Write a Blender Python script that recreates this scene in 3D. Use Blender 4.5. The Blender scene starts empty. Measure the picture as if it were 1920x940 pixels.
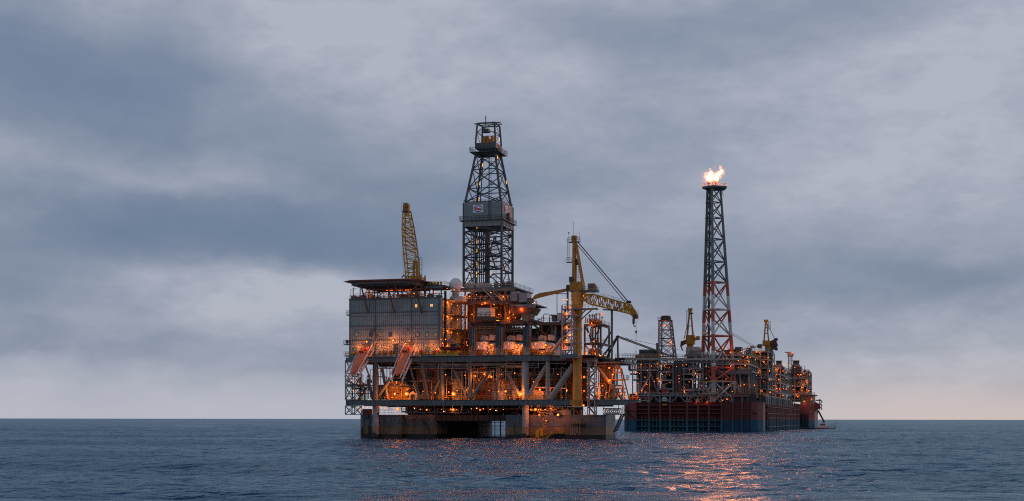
import bpy, bmesh, math, random
import numpy as np
from mathutils import Vector, Matrix

R = math.radians
sc = bpy.context.scene
col = sc.collection

# ------------------------------------------------------------------ frame of the place
F, D, CAMH, HZ, CX = 2500.0, 375.0, 5.85, 786.0, 960.0
PSI = R(16.0)
cs, sn = math.cos(PSI), math.sin(PSI)


def U(px, v):
    t = (px - CX) / F
    return (t * (D + v * cs) - v * sn) / (cs + t * sn)


def P(px, py, v):
    """photo measurement -> point of the platform frame (u right, v back, z up) at depth v"""
    u = U(px, v)
    Y = D - u * sn + v * cs
    return Vector((u, v, CAMH + (HZ - py) * Y / F))


def Zp(py, u, v):
    return CAMH + (HZ - py) * (D - u * sn + v * cs) / F


def Vat(px, u):
    t = (px - CX) / F
    return (u * cs - t * D + t * u * sn) / (t * cs - sn)


def world(p):
    return Vector((p[0] * cs + p[1] * sn, D - p[0] * sn + p[1] * cs, p[2]))


# ------------------------------------------------------------------ materials
MATS = {}


def newmat(name):
    m = bpy.data.materials.new(name)
    m.use_nodes = True
    nt = m.node_tree
    nt.nodes.clear()
    out = nt.nodes.new('ShaderNodeOutputMaterial')
    return m, nt, out


def paint(name, c, rough=0.55, metal=0.0, rust=0.25, rustcol=(0.09, 0.035, 0.015), bands=None, scale=1.0, spec=0.4, vary=0.35):
    """painted steel: uneven tone, vertical weather streaks and rust; bands = [(z, colour above)] painted bands"""
    m, nt, out = newmat(name)
    N, L = nt.nodes, nt.links
    b = N.new('ShaderNodeBsdfPrincipled')
    L.new(b.outputs[0], out.inputs[0])
    geo = N.new('ShaderNodeNewGeometry')
    mp = N.new('ShaderNodeVectorMath'); mp.operation = 'MULTIPLY'
    mp.inputs[1].default_value = (1.1 * scale, 1.1 * scale, 0.16 * scale)
    L.new(geo.outputs['Position'], mp.inputs[0])
    n1 = N.new('ShaderNodeTexNoise'); n1.inputs['Scale'].default_value = 1.0
    n1.inputs['Detail'].default_value = 4; n1.inputs['Roughness'].default_value = 0.65
    L.new(mp.outputs[0], n1.inputs['Vector'])
    n2 = N.new('ShaderNodeTexNoise'); n2.inputs['Scale'].default_value = 0.33 * scale
    n2.inputs['Detail'].default_value = 5; n2.inputs['Roughness'].default_value = 0.6
    L.new(geo.outputs['Position'], n2.inputs['Vector'])
    base = N.new('ShaderNodeRGB'); base.outputs[0].default_value = (*c, 1)
    colsock = base.outputs[0]
    if bands:
        sep = N.new('ShaderNodeSeparateXYZ'); L.new(geo.outputs['Position'], sep.inputs[0])
        for z, bc in bands:
            gt = N.new('ShaderNodeMath'); gt.operation = 'GREATER_THAN'
            gt.inputs[1].default_value = z; L.new(sep.outputs['Z'], gt.inputs[0])
            mx = N.new('ShaderNodeMix'); mx.data_type = 'RGBA'
            L.new(gt.outputs[0], mx.inputs['Factor']); L.new(colsock, mx.inputs['A'])
            mx.inputs['B'].default_value = (*bc, 1)
            colsock = mx.outputs['Result']
    # tone variation
    mr = N.new('ShaderNodeMapRange'); mr.inputs['From Min'].default_value = 0.3; mr.inputs['From Max'].default_value = 0.7
    mr.inputs['To Min'].default_value = 1 - vary; mr.inputs['To Max'].default_value = 1 + vary * 0.6
    L.new(n2.outputs['Fac'], mr.inputs['Value'])
    sc_ = N.new('ShaderNodeVectorMath'); sc_.operation = 'SCALE'
    L.new(colsock, sc_.inputs[0]); L.new(mr.outputs[0], sc_.inputs['Scale'])
    # rust
    rr = N.new('ShaderNodeMapRange'); rr.inputs['From Min'].default_value = 0.66 - 0.24 * rust
    rr.inputs['From Max'].default_value = 0.78 - 0.1 * rust
    rr.inputs['To Max'].default_value = min(0.9, 0.35 + rust)
    L.new(n1.outputs['Fac'], rr.inputs['Value'])
    mx = N.new('ShaderNodeMix'); mx.data_type = 'RGBA'
    L.new(rr.outputs[0], mx.inputs['Factor']); L.new(sc_.outputs[0], mx.inputs['A'])
    mx.inputs['B'].default_value = (*rustcol, 1)
    L.new(mx.outputs['Result'], b.inputs['Base Color'])
    b.inputs['Metallic'].default_value = metal
    r2 = N.new('ShaderNodeMapRange'); r2.inputs['To Min'].default_value = max(0.05, rough - 0.15)
    r2.inputs['To Max'].default_value = min(1, rough + 0.25)
    L.new(n2.outputs['Fac'], r2.inputs['Value']); L.new(r2.outputs[0], b.inputs['Roughness'])
    b.inputs['Specular IOR Level'].default_value = spec
    MATS[name] = m
    return m


def glow(name, c, s):
    m, nt, out = newmat(name)
    e = nt.nodes.new('ShaderNodeEmission')
    e.inputs[0].default_value = (*c, 1); e.inputs[1].default_value = s
    nt.links.new(e.outputs[0], out.inputs[0])
    m.cycles.emission_sampling = 'NONE'
    MATS[name] = m
    return m


paint('steel_grey', (0.125, 0.14, 0.152), rust=0.3)
paint('steel_pale', (0.29, 0.30, 0.30), rust=0.35)
paint('steel_dark', (0.055, 0.062, 0.068), rust=0.3)
paint('steel_black', (0.022, 0.022, 0.024), rust=0.2)
paint('derrick_steel', (0.07, 0.082, 0.092), rust=0.18, metal=0.25, rough=0.5)
paint('cladding', (0.245, 0.315, 0.335), rust=0.12, vary=0.18, rough=0.5)
paint('cladding_trim', (0.10, 0.115, 0.13), rust=0.2)
paint('windwall', (0.19, 0.22, 0.235), rust=0.15, vary=0.2)
paint('white_paint', (0.62, 0.62, 0.60), rust=0.22, vary=0.15, rustcol=(0.16, 0.08, 0.04))
paint('cream_paint', (0.48, 0.44, 0.38), rust=0.4, vary=0.2)
paint('tan_paint', (0.24, 0.17, 0.105), rust=0.5)
paint('frame_blue', (0.20, 0.235, 0.26), rust=0.35)
paint('brown_steel', (0.105, 0.07, 0.05), rust=0.7)
paint('rust_steel', (0.13, 0.06, 0.035), rust=0.9)
paint('crane_yellow', (0.46, 0.19, 0.018), rust=0.35, vary=0.25, rustcol=(0.14, 0.05, 0.012))
paint('pedestal_yellow', (0.56, 0.27, 0.055), rust=0.35, vary=0.2, rustcol=(0.16, 0.06, 0.015))
paint('tube_paint', (0.02, 0.018, 0.016), rust=0.35, vary=0.25, bands=[(1.3, (0.33, 0.235, 0.15)), (3.7, (0.30, 0.31, 0.315))], rustcol=(0.07, 0.035, 0.02))
paint('boom_yellow', (0.56, 0.27, 0.02), rust=0.25, vary=0.2, rustcol=(0.14, 0.05, 0.012))
paint('safety_yellow', (0.50, 0.29, 0.015), rust=0.4)
paint('lifeboat_orange', (0.80, 0.20, 0.10), rust=0.05, vary=0.15, rough=0.4)
paint('red_paint', (0.35, 0.03, 0.02), rust=0.2)
paint('dark_red', (0.16, 0.02, 0.018), rust=0.2)
paint('blue_paint', (0.03, 0.09, 0.22), rust=0.2)
paint('wood_deck', (0.10, 0.09, 0.08), rust=0.4)
paint('rubber', (0.018, 0.018, 0.02), rust=0.0, rough=0.8)
paint('radome_white', (0.70, 0.70, 0.70), rust=0.0, vary=0.05, rough=0.5)
paint('sign_white', (0.75, 0.75, 0.75), rust=0.02, vary=0.05)
paint('sign_blue', (0.03, 0.08, 0.33), rust=0.0, vary=0.05)
paint('sign_red', (0.55, 0.02, 0.03), rust=0.0, vary=0.05)
paint('glass_dark', (0.03, 0.035, 0.04), rust=0.0, rough=0.12, spec=0.6)
paint('blind_pale', (0.34, 0.36, 0.33), rust=0.05, vary=0.2)
paint('hull_tlp', (0.012, 0.011, 0.010), rust=0.55, vary=0.4,
      bands=[(1.45, (0.18, 0.118, 0.072)), (3.7, (0.105, 0.118, 0.135))], rustcol=(0.03, 0.015, 0.009))
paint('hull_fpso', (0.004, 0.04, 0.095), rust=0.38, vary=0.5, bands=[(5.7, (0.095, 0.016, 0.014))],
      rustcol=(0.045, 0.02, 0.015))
paint('hull_fpso_lit', (0.014, 0.09, 0.15), rust=0.15, vary=0.25, bands=[(5.7, (0.22, 0.06, 0.05))],
      rustcol=(0.08, 0.035, 0.025))  # paler copy of the hull paint, for faces that catch more light
paint('caisson_fpso', (0.02, 0.12, 0.16), rust=0.35, vary=0.35, bands=[(5.7, (0.20, 0.04, 0.036))])
paint('skin', (0.35, 0.19, 0.12), rust=0.0)
paint('cloth_dark', (0.02, 0.025, 0.04), rust=0.0)
paint('cloth_vest', (0.45, 0.50, 0.03), rust=0.0, vary=0.1)
paint('hair_dark', (0.012, 0.010, 0.009), rust=0.0)
SOD = (1.0, 0.19, 0.014)
glow('bulb_small', SOD, 14)
glow('bulb_medium', SOD, 24)
glow('bulb_large', (1.0, 0.28, 0.035), 30)
glow('amber_glow', (1.0, 0.14, 0.016), 1.6)
glow('tube_lamp', (1.0, 0.46, 0.06), 1.5)
glow('bulb_cool', (1.0, 0.62, 0.35), 30)
glow('window_lit', (1.0, 0.50, 0.22), 0.9)
glow('window_dim', (0.9, 0.62, 0.30), 0.18)


# ------------------------------------------------------------------ mesh builder
class MB:
    def __init__(self):
        self.v, self.f, self.m = [], [], []

    def add(self, vs, fs, mi=0):
        o = len(self.v)
        self.v += [Vector(p) for p in vs]
        self.f += [tuple(i + o for i in f) for f in fs]
        self.m += [mi] * len(fs)
        return self

    def box(self, u0, u1, v0, v1, z0, z1, mi=0):
        vs = [(u0, v0, z0), (u1, v0, z0), (u1, v1, z0), (u0, v1, z0), (u0, v0, z1), (u1, v0, z1), (u1, v1, z1), (u0, v1, z1)]
        return self.add(vs, [(0, 3, 2, 1), (4, 5, 6, 7), (0, 1, 5, 4), (1, 2, 6, 5), (2, 3, 7, 6), (3, 0, 4, 7)], mi)

    def pbox(self, x0, x1, y0, y1, v0, dv, mi=0):
        u0, u1 = U(x0, v0), U(x1, v0)
        um = (u0 + u1) / 2
        return self.box(u0, u1, v0, v0 + dv, Zp(y1, um, v0), Zp(y0, um, v0), mi)

    def frame_of(self, p, q):
        d = (q - p)
        d = d.normalized() if d.length > 1e-6 else Vector((0, 0, 1))
        up = Vector((0, 0, 1)) if abs(d.z) < 0.95 else Vector((0, 1, 0))
        a = d.cross(up).normalized()
        return d, a, a.cross(d).normalized()

    def cyl(self, p, q, r0, r1=None, n=7, cap=True, mi=0):
        p, q = Vector(p), Vector(q)
        r1 = r0 if r1 is None else r1
        d, a, b = self.frame_of(p, q)
        vs = []
        for c, r in ((p, r0), (q, r1)):
            for k in range(n):
                w = 2 * math.pi * k / n
                vs.append(c + a * (r * math.cos(w)) + b * (r * math.sin(w)))
        fs = [(k, k + n, (k + 1) % n + n, (k + 1) % n) for k in range(n)]
        if cap:
            fs += [tuple(range(n)), tuple(range(2 * n - 1, n - 1, -1))]
        return self.add(vs, fs, mi)

    def path(self, pts, r, n=6, mi=0):
        """one connected tube along a polyline"""
        pts = [Vector(p) for p in pts]
        rings = []
        o = len(self.v)
        for i, p in enumerate(pts):
            t = (pts[min(i + 1, len(pts) - 1)] - pts[max(i - 1, 0)])
            d, a, b = self.frame_of(Vector((0, 0, 0)), t)
            if i == 0:
                pa = a
            else:
                a = (pa - d * pa.dot(d))
                a = a.normalized() if a.length > 1e-5 else d.orthogonal().normalized()
                pa = a
            b = a.cross(d)
            for k in range(n):
                w = 2 * math.pi * k / n
                self.v.append(p + a * (r * math.cos(w)) + b * (r * math.sin(w)))
        for i in range(len(pts) - 1):
            for k in range(n):
                k2 = (k + 1) % n
                self.f.append((o + i * n + k, o + (i + 1) * n + k, o + (i + 1) * n + k2, o + i * n + k2)); self.m.append(mi)
        e = o + (len(pts) - 1) * n
        self.f.append(tuple(o + k for k in range(n))); self.m.append(mi)
        self.f.append(tuple(e + k for k in range(n - 1, -1, -1))); self.m.append(mi)
        return self

    def beam(self, p, q, w, h, mi=0):
        p, q = Vector(p), Vector(q)
        d, a, b = self.frame_of(p, q)
        vs = []
        for c in (p, q):
            for s, t in ((-1, -1), (1, -1), (1, 1), (-1, 1)):
                vs.append(c + a * (s * w / 2) + b * (t * h / 2))
        return self.add(vs, [(0, 1, 2, 3), (7, 6, 5, 4), (0, 4, 5, 1), (1, 5, 6, 2), (2, 6, 7, 3), (3, 7, 4, 0)], mi)

    def ibeam(self, p, q, w, h, t=0.12):
        """I girder lying along p-q, h tall"""
        p, q = Vector(p), Vector(q)
        z = Vector((0, 0, 1))
        self.beam(p + z * (h / 2 - t / 2), q + z * (h / 2 - t / 2), w, t)
        self.beam(p - z * (h / 2 - t / 2), q - z * (h / 2 - t / 2), w, t)
        self.beam(p, q, t, h - 2 * t - 0.006)
        return self

    def lathe(self, c, axis, prof, n=12, mi=0):
        """prof = [(distance along axis, radius)]"""
        c, axis = Vector(c), Vector(axis).normalized()
        d, a, b = self.frame_of(Vector((0, 0, 0)), axis)
        o = len(self.v)
        for s, r in prof:
            for k in range(n):
                w = 2 * math.pi * k / n
                self.v.append(c + axis * s + a * (r * math.cos(w)) + b * (r * math.sin(w)))
        for i in range(len(prof) - 1):
            for k in range(n):
                k2 = (k + 1) % n
                self.f.append((o + i * n + k, o + (i + 1) * n + k, o + (i + 1) * n + k2, o + i * n + k2)); self.m.append(mi)
        e = o + (len(prof) - 1) * n
        self.f.append(tuple(o + k for k in range(n))); self.m.append(mi)
        self.f.append(tuple(e + k for k in range(n - 1, -1, -1))); self.m.append(mi)
        return self

    def sphere(self, c, r, n=14, mi=0, z0=-1.0):
        m = n // 2
        prof = []
        for i in range(m + 1):
            w = -math.pi / 2 + math.pi * i / m
            s = math.sin(w)
            if s < z0:
                continue
            prof.append((r * s, max(0.001, r * math.cos(w))))
        return self.lathe(c, (0, 0, 1), prof, n, mi)

    def prism(self, poly, z0, z1, mi=0):
        n = len(poly)
        vs = [(p[0], p[1], z0) for p in poly] + [(p[0], p[1], z1) for p in poly]
        fs = [tuple(range(n - 1, -1, -1)), tuple(range(n, 2 * n))]
        fs += [(k, (k + 1) % n, (k + 1) % n + n, k + n) for k in range(n)]
        return self.add(vs, fs, mi)

    def quadprism(self, pts, off, mi=0):
        """closed outline pts pushed by vector off"""
        n = len(pts)
        pts = [Vector(p) for p in pts]
        vs = pts + [p + Vector(off) for p in pts]
        fs = [tuple(range(n - 1, -1, -1)), tuple(range(n, 2 * n))]
        fs += [(k, (k + 1) % n, (k + 1) % n + n, k + n) for k in range(n)]
        return self.add(vs, fs, mi)

    def lattice(self, secs, rc, rb, kind='X', chords=True, horiz=True, n=5, nc=6, faces=None):
        """truss through corner sections (lists of points)"""
        m = len(secs[0])
        if chords:
            for k in range(m):
                self.path([s[k] for s in secs], rc, nc)
        for k in (range(m) if faces is None else faces):
            k2 = (k + 1) % m
            for i in range(len(secs)):
                if horiz:
                    self.cyl(secs[i][k], secs[i][k2], rb, n=n, cap=False)
                if i + 1 < len(secs):
                    A, B, C_, D_ = secs[i][k], secs[i][k2], secs[i + 1][k], secs[i + 1][k2]
                    if kind == 'X':
                        self.cyl(A, D_, rb, n=n, cap=False); self.cyl(B, C_, rb, n=n, cap=False)
                    elif kind == 'Z':
                        if (i + k) % 2:
                            self.cyl(A, D_, rb, n=n, cap=False)
                        else:
                            self.cyl(B, C_, rb, n=n, cap=False)
                    elif kind == 'K':
                        M_ = (Vector(C_) + Vector(D_)) / 2
                        self.cyl(A, M_, rb, n=n, cap=False); self.cyl(B, M_, rb, n=n, cap=False)
        return self

    def rail(self, pts, h=1.1, step=1.6, r=0.045):
        pts = [Vector(p) for p in pts]
        z = Vector((0, 0, 1))
        self.path([p + z * h for p in pts], r, 4)
        self.path([p + z * (h * 0.52) for p in pts], r * 0.8, 4)
        for a, b in zip(pts[:-1], pts[1:]):
            n = max(1, int((b - a).length / step))
            for i in range(n + 1):
                p = a.lerp(b, i / n)
                self.cyl(p, p + z * h, r, n=4, cap=False)
        return self

    def ladder(self, p, q, w=0.6, r=0.05, side=(1, 0, 0)):
        p, q = Vector(p), Vector(q)
        s = Vector(side).normalized() * (w / 2)
        self.cyl(p - s, q - s, r, n=4); self.cyl(p + s, q + s, r, n=4)
        n = max(2, int((q - p).length / 0.7))
        for i in range(n + 1):
            c = p.lerp(q, i / n)
            self.cyl(c - s, c + s, r * 0.7, n=4, cap=False)
        return self

    def stair(self, p, q, w=0.9, side=(0, 1, 0)):
        p, q = Vector(p), Vector(q)
        s = Vector(side).normalized() * (w / 2)
        self.beam(p - s, q - s, 0.08, 0.3); self.beam(p + s, q + s, 0.08, 0.3)
        n = max(3, int(abs(q.z - p.z) / 0.3))
        for i in range(1, n):
            c = p.lerp(q, i / n)
            self.beam(c - s, c + s, 0.28, 0.05)
        z = Vector((0, 0, 1.0))
        for k in (-1, 1):
            self.cyl(p + s * k + z, q + s * k + z, 0.045, n=4)
            self.cyl(p + s * k, p + s * k + z, 0.045, n=4); self.cyl(q + s * k, q + s * k + z, 0.045, n=4)
        return self

    def corrugated(self, u0, u1, v, z0, z1, pitch=0.62, depth=0.09, thick=0.12):
        """ribbed sheet facing -v"""
        xs = []
        u = u0
        while u < u1 - 1e-6:
            for du, dv in ((0, 0), (0.42, 0), (0.5, 1), (0.92, 1)):
                x = u + du * pitch
                if x < u1:
                    xs.append((x, v - depth * dv))
            u += pitch
        xs.append((u1, v))
        vs = [(x, y, z0) for x, y in xs] + [(x, y, z1) for x, y in xs]
        n = len(xs)
        fs = [(i, i + 1, i + 1 + n, i + n) for i in range(n - 1)]
        o = len(vs)
        vs += [(u0, v + thick, z0), (u1, v + thick, z0), (u1, v + thick, z1), (u0, v + thick, z1)]
        fs += [(o, o + 3, o + 2, o + 1), (0, n, o + 3, o), (n - 1, o + 1, o + 2, 2 * n - 1)]
        fs += [tuple(range(n - 1, -1, -1)) + (o, o + 1), tuple(range(n, 2 * n)) + (o + 2, o + 3)]
        return self.add(vs, fs)

    def build(self, name, mats, parent=None, smooth=False):
        me = bpy.data.meshes.new(name)
        base = Vector(parent['_b']) if parent is not None and '_b' in parent else Vector((0, 0, 0))
        me.from_pydata([p - base for p in self.v], [], self.f)
        if not isinstance(mats, (list, tuple)):
            mats = [mats]
        for m in mats:
            me.materials.append(MATS[m])
        if len(mats) > 1:
            me.polygons.foreach_set('material_index', self.m)
        if smooth:
            me.polygons.foreach_set('use_smooth', [True] * len(me.polygons))
        bm = bmesh.new(); bm.from_mesh(me)
        bmesh.ops.recalc_face_normals(bm, faces=bm.faces)
        bm.to_mesh(me); bm.free()
        o = bpy.data.objects.new(name, me)
        col.objects.link(o)
        if parent is not None:
            o.parent = parent
            if parent.type == 'MESH':
                o['_b'] = parent['_b']
            if '_b' in parent:
                o['_b'] = parent['_b']
        return o


ROOTS = []


def thing(name, label, cat, base, group=None):
    o = bpy.data.objects.new(name, None)
    col.objects.link(o)
    o.empty_display_size = 1
    o.location = world(base)
    o.rotation_euler = (0, 0, -PSI)
    o['_b'] = tuple(base)
    o['label'] = label
    o['category'] = cat
    if group:
        o['group'] = group
    ROOTS.append(o)
    return o


# lamps: bulb with a hood, shared meshes
LAMP = {}


def lamp_mesh(kind):
    if kind in LAMP:
        return LAMP[kind]
    r, rl, mat = {'s': (0.065, .16, 'bulb_small'), 'm': (0.09, .30, 'bulb_medium'), 'l': (0.22, .5, 'bulb_large'),
                  'n': (0.2, .42, 'bulb_large'), 'v': (0.09, .27, 'bulb_medium'), 'c': (0.09, .2, 'bulb_cool')}[kind]
    mb = MB()
    mb.sphere((0, -.05, 0), r, 6)
    mb.lathe((0, r + .01, 0), (0, 1, 0), [(0, rl), (.06, rl * .9), (.12, rl * .5)], 8, 2)  # glowing amber disc added to imitate the orange glow around the bulb
    mb.lathe((0, r + .14, .02), (0, 1, 0), [(0, rl * 1.05), (.14, rl * .8), (.2, rl * .3)], 8, 1)
    mb.box(-0.04, 0.04, r + .2, r + .55, rl * .5, rl * .5 + 0.08, 1)
    me = bpy.data.meshes.new('lamp')
    me.from_pydata(mb.v, [], mb.f)
    for k in (mat, 'steel_dark', 'amber_glow'):
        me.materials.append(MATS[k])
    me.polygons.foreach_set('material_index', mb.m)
    LAMP[kind] = me
    return me


def lamp(t, p, kind='s', name='lamp'):
    o = bpy.data.objects.new(name, lamp_mesh(kind))
    col.objects.link(o)
    o.parent = t
    o.location = Vector(p) - Vector(t['_b'])
    k_ = rnd.uniform(.65, 1.25)
    o.scale = (k_, k_, k_)
    if kind in LIGHT:
        pw, rad, c = LIGHT[kind]
        if kind not in LDATA:
            ld = bpy.data.lights.new('lamp_light', 'POINT'); ld.energy = pw; ld.shadow_soft_size = rad; ld.color = c
            LDATA[kind] = ld
        lo = bpy.data.objects.new('lamp_light', LDATA[kind]); col.objects.link(lo)
        lo.parent = o; lo.location = (0, -1.3 if kind == 'l' else -.7, -.1)
    return o


LIGHT = {'n': (430, .22, SOD), 'v': (100, .15, SOD), 'm': (230, .14, SOD), 'l': (1500, .25, (1.0, 0.22, 0.02))}
LDATA = {}


def plamps(t, v, kind, *pts):
    for x, y in pts:
        lamp(t, P(x, y, v), kind)


def tube_lamp(t, p, q, m='tube_lamp'):
    MB().beam(p, q, 0.16, 0.16).build('tube_lamp', m, t)


rnd = random.Random(11)


def vessel(t, c, axis, L_, r, mat, name='vessel'):
    """pressure vessel with dished ends"""
    pr = [(-L_ / 2 - r * 0.5, r * 0.05), (-L_ / 2 - r * 0.42, r * 0.5), (-L_ / 2 - r * 0.2, r * 0.85), (-L_ / 2, r), (L_ / 2, r),
          (L_ / 2 + r * 0.2, r * 0.85), (L_ / 2 + r * 0.42, r * 0.5), (L_ / 2 + r * 0.5, r * 0.05)]
    mb = MB().lathe(c, axis, pr, 12)
    ax = Vector(axis).normalized()
    for s in (-0.3, 0.3):
        mb.lathe(Vector(c) + ax * (L_ * s), ax, [(-0.08, r * 1.04), (0.08, r * 1.04)], 12)
    if abs(ax.z) < 0.5:
        for s in (-0.32, 0.32):
            q = Vector(c) + ax * (L_ * s)
            mb.box(q.x - 0.3, q.x + 0.3, q.y - 0.3, q.y + 0.3, q.z - r * 1.35, q.z - r * 0.6)
        q = Vector(c) + ax * (L_ * 0.1)
        mb.cyl(q, q + Vector((0, 0, r * 1.5)), r * 0.18, n=6)
    return mb.build(name, mat, t, smooth=False)


def machine(t, u0, u1, v0, v1, z0, z1, mat, name='machine_housing', rg=None):
    """skid-mounted housing with plinth, doors, ribs, a duct on top"""
    rg = rg or rnd
    mb = MB()
    h = z1 - z0
    mb.box(u0 - 0.06, u1 + 0.06, v0 - 0.06, v1 + 0.06, z0, z0 + h * 0.08)
    mb.box(u0, u1, v0, v1, z0 + h * 0.08, z0 + h * 0.86)
    n = max(2, int((u1 - u0) / 0.9))
    for i in range(n + 1):
        x = u0 + (u1 - u0) * i / n
        mb.box(x - 0.05, x + 0.05, v0 - 0.05, v0 - 0.002, z0 + h * 0.1, z0 + h * 0.84)
    m = max(2, int((v1 - v0) / 0.9))
    for i in range(m + 1):
        x = v0 + (v1 - v0) * i / m
        mb.box(u1 + 0.002, u1 + 0.05, x - 0.05, x + 0.05, z0 + h * 0.1, z0 + h * 0.84)
    a = u0 + (u1 - u0) * rg.uniform(0.1, 0.5)
    mb.box(a, a + (u1 - u0) * 0.3, v0 + (v1 - v0) * 0.2, v0 + (v1 - v0) * 0.7, z0 + h * 0.86, z1)
    return mb.build(name, mat, t)


PIPECOL = ['steel_grey', 'steel_pale', 'steel_dark', 'brown_steel', 'rust_steel', 'cream_paint', 'steel_grey', 'tan_paint']


def pipes(t, u0, u1, v0, v1, z0, z1, n, rg, rmin=0.06, rmax=0.2):
    """bent process pipes running through the given space"""
    for _ in range(n):
        v = rg.uniform(v0, v1)
        r = rg.uniform(rmin, rmax)
        k = rg.random()
        mb = MB()
        if k < 0.4:      # riser with a bend
            x = rg.uniform(u0, u1)
            zt = rg.uniform(z0 + (z1 - z0) * 0.5, z1)
            x2 = min(u1, max(u0, x + rg.uniform(-4, 4)))
            mb.path([(x, v, z0), (x, v, zt - 0.3), (x + (x2 - x) * 0.1, v, zt), (x2, v, zt), (x2, min(v + 1.5, v1 + 1), zt)], r, 6)
        elif k < 0.8:    # header with drop legs
            z = rg.uniform(z0 + (z1 - z0) * 0.35, z1)
            a, b = sorted((rg.uniform(u0, u1), rg.uniform(u0, u1)))
            mb.path([(a, v, z0), (a, v, z - 0.25), (a + 0.25, v, z), (b - 0.25, v, z), (b, v, z - 0.25), (b, v, z0 + (z1 - z0) * rg.uniform(0, 0.6))], r, 6)
            x = rg.uniform(a, b)
            mb.lathe((x, v, z), (1, 0, 0), [(-0.12, r * 1.9), (0.12, r * 1.9)], 7)
        else:            # pipe going inward
            x = rg.uniform(u0, u1); z = rg.uniform(z0, z1)
            mb.path([(x, v0, z0), (x, v0, z), (x, v1, z)], r, 6)
        mb.build('pipe', rg.choice(PIPECOL), t)


def equip_row(t, u0, u1, v0, v1, z, h, rg, fill=0.8, pale=False):
    """row of skids, tanks and vertical drums standing on a deck"""
    x = u0 + 0.3
    while x < u1 - 1.5:
        w = rg.uniform(1.6, 4.5)
        if x + w > u1:
            break
        k = rg.random()
        mats = ['steel_grey', 'cream_paint', 'steel_dark', 'brown_steel', 'tan_paint', 'steel_pale'] if not pale else ['white_paint', 'cream_paint', 'steel_pale']
        m = rg.choice(mats)
        hh = h * rg.uniform(0.35, 0.85)
        dv = min(v1 - v0, rg.uniform(1.5, 4))
        va = rg.uniform(v0, max(v0, v1 - dv))
        if rg.random() < fill:
            if k < 0.4:
                machine(t, x, x + w, va, va + dv, z, z + hh, m, rg=rg)
            elif k < 0.65:
                r = min(hh * 0.45, 1.3, w * 0.3)
                vessel(t, (x + w / 2, va + r, z + r * 1.35), (1, 0, 0), max(0.5, w - r), r, m)
            elif k < 0.85:
                r = min(w * 0.35, 0.9)
                vessel(t, (x + w / 2, va + r, z + hh * 0.55), (0, 0, 1), max(0.4, hh * 0.7), r, m, 'drum')
            else:
                mb = MB()
                for q in range(3):
                    xx = x + w * (q + 0.5) / 3
                    mb.lathe((xx, va + 0.5, z), (0, 0, 1), [(0, 0.35), (0.6, 0.35), (0.65, 0.18), (hh * 0.8, 0.18), (hh * 0.82, 0.3), (hh * 0.9, 0.3)], 7)
                mb.box(x, x + w, va + 0.1, va + 0.9, z, z + 0.2)
                mb.build('pump_set', m, t)
        x += w + rg.uniform(0.2, 1.0)


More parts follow.
